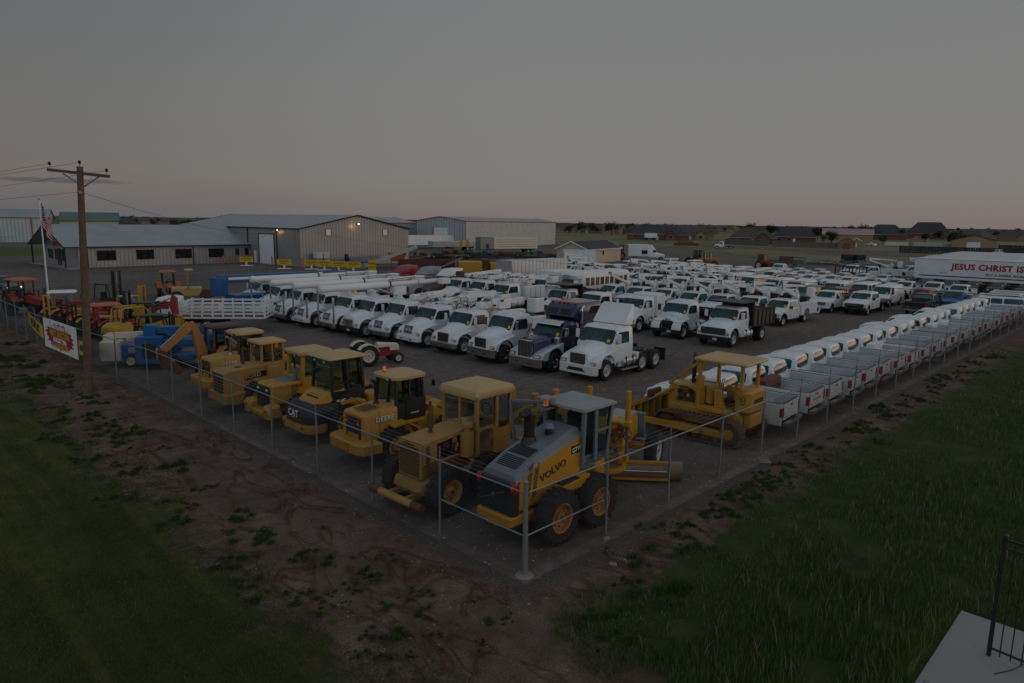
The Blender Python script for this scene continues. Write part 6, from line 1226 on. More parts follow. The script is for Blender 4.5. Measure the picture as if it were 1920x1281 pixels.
for a in (.35, 1.15, 17.5, 27.9): M().box(a, a + .12, -.12, 0, 0, 3.3, 'frame').put('downpipe', t)
text('MUSICK AUCTION', .95, 'text_red', t, (-.04, 8.2, 3.35), REAR, .04); M().prism([(6.6, 4.5), (7.6, 5.5), (8.9, 5.5), (9.8, 4.3), (9.2, 4.3), (8.6, 5.0), (7.8, 5.0), (7.3, 4.5)], -.08, -.02, 'text_black', ax='x').put('emblem', t)
m = M(); 
for yy in (.2, 17.0): m.box(-1.9, -1.7, yy - .1, yy + .1, 0, 3.3, 'frame')
m.put('porch_post', t)
o = sheet('pavement', [(15.2, 130.5), (16.6, 109.5), (19, 109.7), (17.6, 130.6)], .03, 'concrete')
# warehouse: gable end faces -y, ridge runs along +y
WX, WY = 47.3, 97.0
t = gable_building('warehouse', 'tall grey metal warehouse with pale roof, roll-up door and gable facing the yard', WX, WY, 93, 46, 23.2, 6.4, 8.7, 'metal_wall', 'metal_roof', over=.25)
# its local frame is turned by 93 deg and mirrored below: shift so that the gable stands on the yard side
t.location = (WX + 23.2 * ca_, WY + 23.2 * sa_, 0)
def w_gable(a0, a1, z0, z1, mat, frame, name): bwin(t, 'x', a0, a1, z0, z1, 0, mat, frame, name)
w_gable(23.2 - 6.0, 23.2 - 5.0, 5.2, 6.3, 'white', 'frame', 'gable_vent'); w_gable(23.2 - 18.2, 23.2 - 17.2, 5.2, 6.3, 'white', 'frame', 'gable_vent')
def wall_x(b0, b1, c0, c1, d, mat, name):  # features on the long wall towards -x world (local y = 23.2 face)
    return M().box(b0, b1, 23.2 - .01, 23.2 + d, c0, c1, mat, .0).put(name, t)
wall_x(8.4, 13.4, 0, 5.2, .06, 'white', 'roll_up_door'); wall_x(8.2, 8.4, 0, 5.35, .1, 'frame', 'door_frame'); wall_x(13.4, 13.6, 0, 5.35, .1, 'frame', 'door_frame'); wall_x(8.4, 13.4, 5.2, 5.35, .1, 'frame', 'door_frame'); wall_x(14.6, 15.5, 0, 2.2, .06, 'white', 'side_door'); wall_x(4.2, 4.7, 3.2, 6.2, .02, 'roof_grey', 'vent_strip')
for a in (7.3, 17.4): wall_x(a, a + .15, 0, 6.3, .15, 'frame', 'downpipe')
for lx, ly, lz, lb in ((6.6, 23.2, 6.0, 'side'), (0, 11.6, 7.2, 'gable')):
    m = M(); (m.box(lx - .2, lx + .2, ly, ly + .3, lz - .12, lz + .12, 'frame', .03), m.box(lx - .16, lx + .16, ly + .3, ly + .33, lz - .1, lz + .1, 'lamp_warm')) if lb == 'side' else (m.box(-.3, 0, ly - .2, ly + .2, lz - .12, lz + .12, 'frame', .03), m.box(-.33, -.3, ly - .16, ly + .16, lz - .1, lz + .1, 'lamp_warm')); m.put('wall_lamp', t)
for lx, ly, lz in ((47.0 + .2, 103.8, 5.7), (58.6, 98.2 - 1.0, 6.8), (41.0, 118, 3.75)):
    pl_ = bpy.data.lights.new('wall_lamp_light', 'POINT'); pl_.energy = 14; pl_.color = (1, .5, .2); pl_.shadow_soft_size = .15; po = bpy.data.objects.new('wall_lamp_light', pl_); COL.objects.link(po); po.location = (lx - .7, ly - .3, lz)
# white hangar far behind
F_ = Vector((122, 140, 0)); t = gable_building('hangar', 'long white metal hangar with red trim and blue-grey gable end beyond the parked trailers', 124, 142.5, 17, 64, 17, 8.0, 9.2, 'white_wall', 'metal_roof_long', .2, 'text_red')
M().box(-.06, -.02, 0.1, 16.9, 0, 7.95, 'blue_wall').add([(-.05, 0.1, 7.95), (-.05, 16.9, 7.95), (-.05, 8.5, 9.1)], [(0, 1, 2)], 'blue_wall').put('gable_end', t); M().box(-.14, -.06, 6, 10.8, 0, 6.0, 'white').box(-.16, -.06, 10.8, 11.2, 0, 6.2, 'text_red').put('hangar_door', t)
for k in range(16): M().box(2.5 + k * 3.8, 4.0 + k * 3.8, -.06, -.02, 6.4, 7.5, 'aluminium').put('skylight_panel', t)
for xx in (0, 63.8): M().box(xx, xx + .25, -.1, 0, 0, 8.2, 'text_red').put('corner_trim', t)
t = gable_building('hangar', 'second white metal hangar partly hidden behind the grey warehouse', 78, 150, 17, 48, 20, 7.2, 8.8, 'white_wall', 'metal_roof_long', .2, 'text_red')
for k in range(10): M().box(2.5 + k * 3.6, 4.0 + k * 3.6, -.06, -.02, 6.0, 7.2, 'aluminium').put('skylight_panel', t)
t = gable_building('hangar', 'white ribbed hangar with red trim at the left edge', 0, 246, -16, 42.5, 20, 7.2, 9.6, 'white_wall', 'metal_roof_long', .2, 'text_red')
M().box(42.5, 42.8, -.2, .1, 0, 7.4, 'text_red').box(38, 38.3, -.1, 0, 0, 7.2, 'text_red').put('corner_trim', t)
t = gable_building('storage_building', 'cream metal building with green roof beside the left hangar', 45.5, 243, -16, 16, 22, 6.4, 9.0, 'cream_wall', 'green_roof', .3, 'green_paint')
# small cream shed with dark shingles in the yard
t = gable_building('shed', 'small cream shed with dark shingle roof and dark windows among the parked vehicles', 96.5, 75.5, 14, 17.5, 6.6, 2.9, 4.3, 'cream_wall', 'shingle', .3, 'white')
bwin(t, 'y', 2.2, 3.6, .9, 2.3, 0, 'bldg_glass', 'white'); bwin(t, 'y', 7.6, 8.4, 1.5, 2.4, 0, 'bldg_glass', 'white'); bwin(t, 'x', 2.2, 4.2, 1.0, 2.4, 0, 'bldg_glass', 'white')

# houses
def house(label, x, y, rz, Lx=16, Wy=11, wall='brick', roof='shingle', h=2.7, rise=3.0, gable=True, chimney=False, name='house', group=None, detail=True):
    t = thing(name, label, 'house', x, y, rz, group); m = M(); m.box(-Lx / 2, Lx / 2, -Wy / 2, Wy / 2, 0, h, wall); m.put('wall', t); r = M(); o = .5; k = Wy / 2 * .85
    r.add([(-Lx / 2 - o, -Wy / 2 - o, h - .1), (Lx / 2 + o, -Wy / 2 - o, h - .1), (Lx / 2 + o, Wy / 2 + o, h - .1), (-Lx / 2 - o, Wy / 2 + o, h - .1), (-Lx / 2 + k, 0, h + rise), (Lx / 2 - k, 0, h + rise)], [(0, 1, 5, 4), (1, 2, 5), (2, 3, 4, 5), (3, 0, 4), (0, 3, 2, 1)], roof)
    r.box(-Lx / 2 - o, Lx / 2 + o, -Wy / 2 - o - .04, -Wy / 2 - o, h - .25, h - .08, 'house_trim'); ro = r.put('roof', t)
    if gable:
        g = M(); gx_ = Lx * .22; w_ = 2.6; y0 = -Wy / 2 - 2.2; g.box(gx_ - w_, gx_ + w_, y0, -Wy / 2 + .01, 0, h - .02, wall); g.add([(gx_ - w_, y0, h), (gx_ + w_, y0, h), (gx_, y0, h + 1.9)], [(0, 1, 2)], wall); g.put('front_gable', t)
        g = M(); g.add([(gx_ - w_ - .3, y0 - .3, h - .2), (gx_, y0 - .3, h + 2.1), (gx_, 0, h + 2.1), (gx_ - w_ - .3, 0, h - .2)], [(0, 1, 2, 3)], roof); g.add([(gx_ + w_ + .3, y0 - .3, h - .2), (gx_, y0 - .3, h + 2.1), (gx_, 0, h + 2.1), (gx_ + w_ + .3, 0, h - .2)], [(3, 2, 1, 0)], roof); g.put('gable_roof', t)
        if detail: bwin(t, 'y', gx_ - .8, gx_ + .8, 1.0, 2.1, y0, 'bldg_glass', 'house_trim')
    if detail:
        for a in (-Lx * .38, -Lx * .15): bwin(t, 'y', a, a + 1.4, 1.0, 2.1, -Wy / 2, 'bldg_glass', 'house_trim')
        bwin(t, 'x', -1, 1, 1.0, 2.1, -Lx / 2, 'bldg_glass', 'house_trim'); M().box(-.4, .6, -Wy / 2 - .04, -Wy / 2 + .02, 0, 2.1, 'white').put('door', t)
    if chimney: c_ = M(); c_.box(Lx * .1, Lx * .1 + 1.0, -2.6, -1.8, h, h + rise + .6, 'brick'); c_.box(Lx * .1 - .1, Lx * .1 + 1.1, -2.7, -1.7, h + rise + .6, h + rise + .75, 'concrete'); c_.put('chimney', ro)
    return t
house('brick house with dark hip roof, white pickup and white trailer parked in front', 297, 190, -57, 30, 15, 'brick', 'shingle', 2.8, 4.3)
house('tan brick house with two small front gables behind the gravel yard', 319, 184, -60, 24, 14, 'tan_brick', 'shingle_brown', 2.8, 4.6)
house('large brick house with grey hip roof and chimney behind a grey board fence', 281, 131, -64, 19, 13, 'brick', 'shingle_brown', 2.8, 4.3, chimney=True)
house('brick house with blue-black hip roof next to the large chimney house', 322, 130, -67, 19, 13, 'brick', 'shingle', 3.0, 4.9, gable=False)
house('dark hip-roofed house behind the white vinyl fence, left of the pair', 478, 137, -73, 24, 16, 'brick', 'shingle', 3.5, 6.2, gable=False)
house('dark hip-roofed house behind the white vinyl fence, right of the pair', 560, 133, -76, 28, 16, 'brick', 'shingle', 4.0, 8.0)
house('tan brick house with brown roof standing alone beyond the white hangar', 433, 345, -51, 24, 14, 'tan_brick', 'shingle_brown', 3.0, 5.0)
house('small tan gabled house just right of the white hangar', 430, 366, -50, 13, 11, 'tan_wall', 'shingle_brown', 3.2, 4.5, detail=False)
t = gable_building('barn', 'long barn with mauve metal roof and tan end wall behind the green tree', 357, 130, -70, 23, 12, 4.4, 6.9, 'tan_wall', 'pink_roof', .4, 'white')
t = gable_building('garage_building', 'tan metal garage with white roll-up door behind the row of trailers', 277, 41, 11, 12, 13, 4.0, 5.8, 'tan_wall', 'roof_grey', .2, 'frame'); M().box(-.08, 0, 4.5, 8.5, 0, 3.3, 'white').put('roll_up_door', t)
t = gable_building('garden_shed', 'wooden barn-style shed with black roof at the end of the board fence', 255.7, 79.5, 19, 4, 5.8, 2.4, 4.0, 'barn_wood', 'dark_fence', .2, 'barn_wood'); M().box(-.06, 0, 1.8, 4.0, 0, 2.1, 'wood').put('double_door', t)
t = gable_building('garden_shed', 'small pale grey garden shed right of the wooden barn-style shed', 288, 88, 19, 4, 4, 2.3, 3.4, 'tan_wall', 'roof_grey', .15, 'white'); M().box(-.06, 0, 1.8, 3.2, 0, 1.9, 'white').put('door', t)
t = gable_building('garden_shed', 'tan storage shed with grey roof in front of the white vinyl fence', 320, 74, 15, 5, 5.5, 2.8, 4.4, 'tan_wall', 'roof_grey', .2, 'tan_wall'); M().box(-.06, 0, 3, 5, 0, 2.2, 'tan_wall').put('door', t)
t = gable_building('red_barn', 'low dark red metal barn far behind the trailers', 600, 112, 12, 14, 22, 4.2, 6.4, 'text_red', 'maroon', .3, 'white'); M().box(-.06, 0, 8, 12, 0, 2.6, 'white').put('door', t)
def board_fence(label, a, b_, h, mat, name='board_fence'):
    t = thing(name, label, 'fence', a[0], a[1]); m = M(); d = Vector((b_[0] - a[0], b_[1] - a[1], 0)); ln = d.length; d.normalize(); n_ = int(ln / .6)
    for k in range(n_): p = d * (k * ln / n_); q = d * ((k + .94) * ln / n_); m.beam(p + Vector((0, 0, h / 2 + random.uniform(-.03, .03))), q + Vector((0, 0, h / 2)), .04, h, mat)
    m.put('boards', t); m = M()
    for k in range(int(ln / 3) + 1): p = d * (k * 3); m.box(p.x - .06, p.x + .06, p.y - .06, p.y + .06, 0, h + .1, mat)
    m.put('post', t); return t
board_fence('weathered grey board fence in front of the dark roofed houses', (266, 136), (256, 112), 2.2, 'wood_fence'); board_fence('pale grey board fence left of the wooden barn-style shed', (255, 110), (257, 86), 2.0, 'wood_fence'); board_fence('dark board fence behind the trailer roofs', (238, 60), (246, 26), 2.2, 'dark_fence'); board_fence('long dark fence at the far right behind the tan garage', (276, 40), (272, -25), 2.6, 'dark_fence')
board_fence('white vinyl fence across the far back yard', (330, 92), (336, 56), 1.5, 'white_vinyl', 'vinyl_fence')

# trees
paint('bark', (.09, .065, .045), .9, amt=.5, scale=4)
def leaf_mat(name, a, b_):
    m, t, b = new_mat(name); g = t.nodes.new('ShaderNodeNewGeometry'); r = ramp(t, g.outputs['Random Per Island'], [(0, a), (1, b_)]); t.links.new(r.outputs[0], b.inputs['Base Color']); b.inputs['Roughness'].default_value = .8
leaf_mat('leaf_dark', (.018, .032, .012), (.04, .06, .02)); leaf_mat('leaf_light', (.03, .055, .014), (.07, .10, .03))
def make_tree(h, w_, mat, seed, n=1100):
    r = random.Random(seed); t = thing('tree', '', 'tree'); m = M(); m.cyl((0, 0, 0), (0, 0, h * .4), w_ * .05, 'bark', w_ * .035, n=8)
    lobes = [(Vector((r.uniform(-.28, .28) * w_, r.uniform(-.28, .28) * w_, h * r.uniform(.38, .78))), w_ * r.uniform(.17, .28)) for _ in range(11)]
    for c_, q in lobes: m.cyl((0, 0, h * .35), tuple(c_), w_ * .02, 'bark', w_ * .008, n=5)
    m.put('trunk', t); l = M()
    for _ in range(n):
        c_, q = r.choice(lobes); v = Vector((r.gauss(0, 1), r.gauss(0, 1), r.gauss(0, .85))).normalized() * q * r.uniform(.35, 1.1); p = c_ + v; s = w_ * r.uniform(.03, .065); a = Vector((r.gauss(0, 1), r.gauss(0, 1), r.gauss(0, 1))).normalized(); b_ = a.orthogonal().normalized()
        l.add([p - a * s, p + b_ * s * .7, p + a * s, p - b_ * s * .7], [(0, 1, 2, 3)], mat)
    l.put('crown', t, 180); return t
TREES = [Proto(make_tree, 7, 6.5, 'leaf_dark', 1), Proto(make_tree, 9, 8, 'leaf_dark', 2), Proto(make_tree, 6, 6, 'leaf_light', 3), Proto(make_tree, 5.5, 4, 'leaf_light', 4)]
TL = [(0, 'bushy green tree in front of the mauve-roofed barn', 310, 108, .95), (1, 'dark spreading tree at the edge of the white vinyl fence', 345, 68, .85), (3, 'small tree beside the tan garage', 285, 26, .7), (2, 'round tree right of the mauve-roofed barn', 352, 100, .8), (3, 'slim young tree by the blue-black roofed house', 300, 108, .9)]
for k, lb, x, y, s in TL: TREES[k](lb, 'tree', x, y, random.uniform(0, 360), None, 0, s)
# scattered suburb: hip-roofed houses and trees out to the horizon
fh = []
def far_house(i): return house('', 0, 0, 0, [20, 24, 18][i], [13, 14, 12][i], ['brick', 'tan_brick', 'tan_wall'][i], ['shingle', 'shingle_brown', 'shingle_brown'][i], 2.8, [4.6, 4.8, 4.0][i], detail=False, gable=i != 2)
FH = [Proto(far_house, i) for i in range(3)]; rr_ = random.Random(11)
def polar(az, d): a = R(45.4) - R(az); return CAM.x + d * math.cos(a), CAM.y + d * math.sin(a)
def bear(px): return math.degrees(math.atan((px - 960) / 1300))
cnt = 0
for k in range(120):
    px_ = rr_.uniform(1050, 2050) if k % 5 else rr_.uniform(150, 420); d = 520 + 1700 * rr_.random() ** 1.2
    if px_ < 500: d = 520 + 900 * rr_.random()
    x, y = polar(bear(px_), d); FH[k % 3](['dark hip-roofed house in the far suburb, one of the scattered roofs near the horizon', 'brown hip-roofed house in the far suburb, one of the scattered roofs near the horizon', 'plain tan house in the far suburb, one of the scattered roofs near the horizon'][k % 3], 'house', x, y, rr_.uniform(0, 360), ['far dark roofed suburb houses', 'far brown roofed suburb houses', 'far tan suburb houses'][k % 3])
for k in range(288):
    px_ = rr_.uniform(1040, 2050) if k % 4 else rr_.uniform(-20, 480); d = 430 + 2300 * rr_.random() ** 1.2; x, y = polar(bear(px_), d); i = k % 3
    TREES[i](['dark round tree in the far suburb below the horizon', 'tall dark tree in the far suburb below the horizon', 'lighter green tree in the far suburb below the horizon'][i], 'tree', x, y, rr_.uniform(0, 360), ['far dark round trees', 'far tall dark trees', 'far light green trees'][i], 0, rr_.uniform(.7, 1.25))
# far woodland bands
def band(name, label, px0, px1, d, h, n=900):
    m = M(); r = random.Random(d)
    for k in range(n):
        x, y = polar(bear(r.uniform(px0, px1)), d * r.uniform(.9, 1.15)); s = h * r.uniform(.5, 1); m.loft([rring(-s * 1.6, s * 1.6, s * 1.4, 0, s), rring(-s * 1.8, s * 1.8, s * 1.6, s * .5, s), rring(-s * .9, s * .9, s * .8, s * .95, s * .5)], 'leaf_dark'); m.v[-48:] = [(a + x, b_ + y, c_) for a, b_, c_ in m.v[-48:]]
    o = m.put(name); return tag(o, label, 'woodland', kind='stuff')
band('woodland', 'low dark far-off wood along the right horizon', 1040, 2050, 3000, 7, 420); band('woodland', 'thin far-off wood on the horizon above the white hangar', 700, 840, 2600, 12, 60)
# ================================================================== machines along the left fence
volvo_grader(.75, 1.62, 0)
cat_grader(.15, 4.75, 2)
deere_loader('yellow wheel loader with roof beacon and orange triangle beside the old grader', .95, 9.0)
cat_loader(1.0, 12.4)
volvo_loader(.95, 15.1)
ford_loader(.6, 18.2)
deere_loader('yellow wheel loader with steel exhaust and light cab, behind the weathered slotted loader', 1.0, 21.1, second=True)
backhoe(1.5, 25.0, 0)
for o in list(bpy.data.objects):
    if o.parent is None and o.name.startswith('wheel_loader'):
        o.scale = (.92,) * 3 if 'big white letters' in o['label'] else (.86,) * 3; bpy.context.view_layer.update()
        for c in o.children:
            if c.name.startswith(('counterweight', 'rear_panel')): c.scale[1] = 1.12
bulldozer(13.1, .75, 92)
# boom lifts
t = thing('boom_lift', 'large blue boom lift with box counterweight next to the tan backhoe', 'boom lift', 1.3, 29.8, -34); B = 'blue'; t.scale = (.88,) * 3
m = M(); m.box(0, 1.5, -1.1, 1.1, .35, 2.0, B, .04); m.box(.3, 4.8, -.8, .8, 1.35, 1.8, B, .04); m.box(-.012, 0, .05, .85, .8, 1.7, 'mesh_black'); m.box(.4, 1.2, -1.112, -1.1, .7, 1.6, 'mesh_black'); m.put('turntable', t)
m = M(); m.box(.4, 5.4, -.28, .28, 2.05, 2.5, B, .03); m.beam((.6, 0, 2.3), (5.6, 0, 2.15), .5, .4, B); m.box(.3, 1.0, -.4, .4, 1.8, 2.6, B, .05); m.beam((1.2, -.32, 2.3), (2.8, -.32, 1.6), .14, .14, B); m.beam((2.5, -.3, 2.3), (4.1, -.3, 1.5), .14, .14, B); m.cyl((2.8, -.32, 1.6), (3.4, -.32, 1.3), .05, 'steel', n=8); m.put('boom', t)
m = M(); m.box(.6, 4.6, -.9, .9, .5, .9, B, .05); m.put('chassis', t)
for xx in (1.9, 4.3):
    for s in (-1, 1): wheel(t, xx, s * 1.0, .48, .36, 'cream', .55, s, 0)
t = thing('boom_lift', 'smaller boom lift with cream counterweight and blue side boxes behind the fence', 'boom lift', .25, 31.4, -36); t.scale = (.82,) * 3
m = M(); m.loft([rring(-.3, 1.0, .95, .45, .15), rring(-.35, 1.0, 1.0, .8, .15), rring(-.3, 1.0, 1.0, 1.65, .15), rring(-.15, .9, .9, 1.75, .12)], 'cream'); m.put('counterweight', t)
m = M(); m.box(1.0, 4.2, -.85, .85, .75, 1.45, 'truck_blue', .04); m.box(1.4, 2.1, -.86, -.84, .95, 1.3, 'roof_grey'); m.box(1.0, 4.6, -.5, .5, .4, .8, 'cream', .04); m.put('chassis', t); m = M(); m.beam((-.1, 0, 1.95), (4.6, 0, 2.15), .42, .36, 'cream'); m.box(-.3, .5, -.3, .3, 1.6, 2.05, 'cream', .05); m.put('boom', t); text('SNORKEL', .26, 'text_black', t, (3.0, -.22, 2.08), SIDE_R, .02)
for xx in (1.6, 3.9):
    for s in (-1, 1): wheel(t, xx, s * .95, .44, .32, 'cream', .6, s)
t = thing('boom_lift', 'long blue telescopic boom lift stretched out behind the white boom trucks', 'boom lift', 13.0, 47.8, 2)
m = M(); m.box(0, 11.0, -.28, .28, 2.6, 3.25, B, .03); m.box(10.9, 11.8, -.2, .2, 2.5, 3.2, B, .1); m.box(-.4, .6, -.6, .6, 1.6, 3.1, B, .05); m.put('boom', t); m = M(); m.box(.8, 4.6, -.285, -.28, 2.85, 3.05, 'text_white'); m.put('stripe', t); text('BlueFox', .32, 'text_white', t, (5.5, -.29, 2.93), SIDE_R, .01, shear=.2); text('M12602S', .38, 'text_white', t, (7.4, -.29, 2.93), SIDE_R, .04, sx_=1.1); M().box(9.3, 9.8, -.29, -.28, 2.7, 3.15, 'text_white').put('sign_plate', t)
m = M(); m.box(1, 4.5, -1.1, 1.1, .6, 1.6, B, .05); m.put('chassis', t)
for xx in (1.5, 4.0):
    for s in (-1, 1): wheel(t, xx, s * 1.0, .5, .36, 'cream', .55, s)
# forklifts, tractors and small machines towards the left corner
forklift('yellow rounded forklift with black roof guard behind the cream counterweight', 1.2, 35.2, 10, cage='lift_yellow', round_=True, s=1.22)
forklift('forklift with flat black roof between the yellow forklift and the blue lift', 1.6, 32.9, -8, 'lift_yellow', cage='black', s=1.1)
forklift('forklift with tall black mast in front of the white truck cab', 5.6, 38.6, 140, 'frame', cage='black', mh=2.9, s=1.1)
forklift('tall dark forklift standing alone by the far fence behind the wooden pole', 6.0, 55.6, -65, 'dirt_metal', cage='black', mh=3.2, s=1.12)
forklift('yellow-masted forklift with bent cream roof guard', 5.0, 47.0, -50, 'lift_yellow', mast='lift_yellow', cage='yellow_roof', mh=3.0, s=1.0)
tractor('orange tractor with orange canopy parked alone in the lot beyond the fence', 14.6, 64.0, -104, 'orange', 'canopy_orange', s=1.15, rims='orange')
tractor('large red tractor with orange canopy at the far left edge behind the fence', .8, 58.5, -70, 'tractor_red', 'canopy_orange', s=1.25, rims='frame')
tractor('red tractor with two black roll posts behind the fence gate', 1.4, 52.5, -10, 'tractor_red', s=1.15, rims='frame', loader=True)
tractor('red tractor with off-white canopy beside the yellow roll frame', 1.2, 49.0, -20, 'tractor_red', 'white2', rops='steel', s=1.1, rims='tractor_red')
tractor('machine with yellow square roll frame left of the black roll cages', .3, 46.8, 5, 'old_yellow', None, rops='yellow', s=1.12, rims='frame')
tractor('compact machine with first black tubular roll cage behind the letter sign', .9, 44.6, 8, 'tractor_red', None, s=1.05, rims='frame')
tractor('compact machine with second black tubular roll cage behind the banner', .9, 42.2, 0, 'yellow', None, s=1.05, rims='frame')
tractor('red tractor with faded orange canopy right of the wooden pole', 1.5, 39.6, 0, 'tractor_red', 'canopy_orange', rops='tractor_red', s=1.05, rims='frame')
tractor('red loader tractor with raised red front arms beside the yellow skid steer', 2.6, 37.4, -10, 'orange', None, s=.95, rims='frame', loader=True)
t = thing('excavator_arm', 'small orange excavator with its arm stretched towards the white truck cab', 'excavator', 3.6, 40.6, -45); m = M(); m.box(-.8, .8, -.7, .7, .5, 1.2, 'orange', .1); m.put('body', t); m = M(); m.beam((.5, 0, 1.2), (3.4, 0, 2.4), .2, .26, 'tractor_red'); m.beam((.8, .1, 1.6), (3.2, .1, 2.65), .08, .08, 'steel'); m.prism([(3.2, 2.2), (3.4, 2.9), (3.7, 2.7), (3.7, 1.6), (3.4, 1.5)], -.12, .12, 'tractor_red'); m.put('arm', t); M().box(-.9, .9, -.8, -.45, .05, .5, 'rubber', .12).box(-.9, .9, .45, .8, .05, .5, 'rubber', .12).put('track', t)
t = thing('skid_steer', 'yellow compact loader with black cage near the white truck cab', 'loader', 4.3, 35.2, 150); m = M(); m.box(-1, 1, -.6, .6, .4, 1.2, 'lift_yellow', .08); m.prism([(-1.1, 1.0), (-1.1, 1.8), (-.6, 1.95), (1.5, 1.2), (1.7, .7), (1.5, .6)], .6, .75, 'lift_yellow'); m.prism([(-1.1, 1.0), (-1.1, 1.8), (-.6, 1.95), (1.5, 1.2), (1.7, .7), (1.5, .6)], -.75, -.6, 'lift_yellow'); m.put('body', t); M().box(-.7, .5, -.5, .5, 1.2, 2.0, 'black', .05).put('cab', t); M().prism([(1.5, .8), (1.45, .2), (2.1, .1), (1.6, .3)], -.8, .8, 'frame').put('bucket', t)
for xx in (-.6, .6):
    for s in (-1, 1): wheel(t, xx, s * .75, .4, .28, 'lift_yellow', .5, s)
t = thing('skid_steer', 'yellow attachment carrier with square arms by the orange excavator arm', 'loader', 4.6, 39.4, 130); m = M(); m.box(-1, 1, -.6, .6, .4, 1.3, 'lift_yellow', .08); m.box(-.6, .4, -.5, .5, 1.3, 2.0, 'lift_yellow', .03); m.put('body', t)
for xx in (-.6, .6):
    for s in (-1, 1): wheel(t, xx, s * .75, .4, .28, 'lift_yellow', .5, s)
t = thing('roller', 'tan machine with tall square roll frame behind the white stake truck', 'roller', 14.2, 57.6, -20); m = M(); m.box(-1.4, 1.2, -.7, .7, .6, 1.5, 'yellow_roof', .1); m.put('body', t); m = M(); [m.box(-.05 + xx, .1 + xx, yy - .06, yy + .06, 1.4, 3.1, 'tan') for xx in (0,) for yy in (-.85, .85)]; m.box(-.2, .5, -1.0, 1.0, 3.05, 3.15, 'yellow_roof', .02); m.put('roll_frame', t); M().cyl((1.6, -.8, .65), (1.6, .8, .65), .65, 'rust', n=24).put('drum', t); wheel(t, -1.0, .7, .6, .4); wheel(t, -1.0, -.7, .6, .4, side=-1)
t = thing('snow_machine', 'small white runabout with dark seat between the pole and the tall dark forklift', 'utility vehicle', 4.6, 53.8, 30); m = M(); m.loft([rring(-1.2, 1.2, .6, .4, .3), rring(-1.2, 1.3, .6, .8, .3), rring(-.8, .4, .4, 1.1, .2)], 'white2'); m.put('body', t); M().box(-.9, .0, -.3, .3, 1.1, 1.3, 'black', .08).put('seat', t)
for xx in (-.8, .8):
    for s in (-1, 1): wheel(t, xx, s * .55, .3, .2)
# antique tractor in the open lane
t = tractor('old grey and red tractor standing alone in the lane in front of the white trucks', 9.9, 22.7, -14, 'cream', s=.90, rims='cream', rops=None, chassis='text_red')
M().box(.5, 2.4, -.285, .285, .47, .9, 'text_red', .04).box(1.5, 2.35, -.29, .29, .8, 1.05, 'maroon', .03).put('transmission', t)
# ------------------------------------------------------------------ white pickups backed up to the right fence
P1 = Proto(pickup, 'white', 'regular', 'open'); P2 = Proto(pickup, 'white2', 'regular', 'open'); P3 = Proto(pickup, 'white', 'extended', 'open', toolbox='white'); P4 = Proto(pickup, 'white', 'regular', 'open', toolbox='rust', stripe=True); P5 = Proto(pickup, 'white2', 'regular', 'open', rail=False, toolbox='white')
ROW = [15.45, 18.1, 20.3, 22.6, 24.8, 27.05, 29.4, 31.7, 34.05, 36.3, 38.9, 41.0, 43.4, 45.6, 47.7, 49.9, 53.0, 55.4, 57.3, 59.7, 62.3]
for i, u_ in enumerate(ROW):
    p = P4 if i == 1 else P3 if i in (12, 15) else P5 if i in (7, 13, 18) else (P2 if i % 3 == 1 else P1); back = 4.35 if i in (12, 15) else 3.75
    lb = {1: 'white pickup with rusty toolbox and gold tailgate stripe, second from the bulldozer', 12: 'white extended-cab pickup in the fence row with white toolbox, nearer of two', 15: 'white extended-cab pickup in the fence row with white toolbox, farther of two'}.get(i, f'white pickup backed up to the right fence, {ORD[i]} counting from the bulldozer')
    p(lb, 'pickup truck', u_ - .25, .50 + back + random.uniform(-.12, .12), 94 + random.uniform(-1.6, 1.6), 'white pickups backed up to the right fence')
pickup_black = Proto(pickup, 'dark_car', 'regular', 'open')
SUVR = Proto(wagon, 'suburban', 'white', rack=True)
for i, (x, y) in enumerate(((66.5, 4.4), (69.3, 4.9), (72.2, 4.6), (75.0, 4.8))): SUVR(f'white long SUV with roof rails after the pickup row, {ORD[i]} from its end', 'suv', x, y, 90 + 18, 'white SUVs at the end of the pickup row')
# ------------------------------------------------------------------ front row of big trucks
R1 = [(17.0, 49.0, 'crane', dict(style='brown', seed=1), 'white truck with brown grille at the far left of the front row'), (16.4, 44.2, 'digger', dict(style='slots', seed=2), 'white boom truck half hidden behind the stake truck, second in the front row'),
      (16.2, 40.4, 'digger', dict(style='slots', seed=3), 'white boom truck with round white boom, first with its slotted nose in clear view'), (16.4, 37.2, 'digger', dict(style='slots', seed=4), 'white boom truck with steel boom post, fourth in the front row'), (16.6, 33.9, 'digger', dict(style='slots', seed=5), 'white boom truck whose long boom lies lowest, next to the red-lettered grille truck'),
      (16.7, 31.1, 'none', dict(style='boxy', seed=6), 'white truck with upright grille and red letters, black bumper'), (17.2, 28.4, 'crane', dict(style='slots', seed=7), 'white crane truck with slotted nose right of the red-lettered grille truck'), (17.4, 25.3, 'crane', dict(style='slots', seed=8), 'white crane truck with slotted nose left of the brown-grilled truck'),
      (17.6, 22.1, 'crane', dict(style='brown', seed=9), 'white truck with rusty brown grille in the middle of the front row'), (17.7, 18.6, 'tractor', dict(style='silver_bars', chrome=True, seed=10, L=1.75), 'white truck tractor with chrome bumper and barred grille left of the purple truck'),
      (17.9, 15.1, 'sleeper', dict(style='vertical', chrome=True, mat='purple', seed=12, rear='tractor', L=2.0), 'dark purple sleeper truck with tall chrome grille and stacks'), (18.4, 12.0, 'fairing', dict(style='silver_bars', seed=13, rear='tractor', L=1.85, wide=True), 'white truck tractor with tall roof fairing at the near end of the front row')]
big = 0
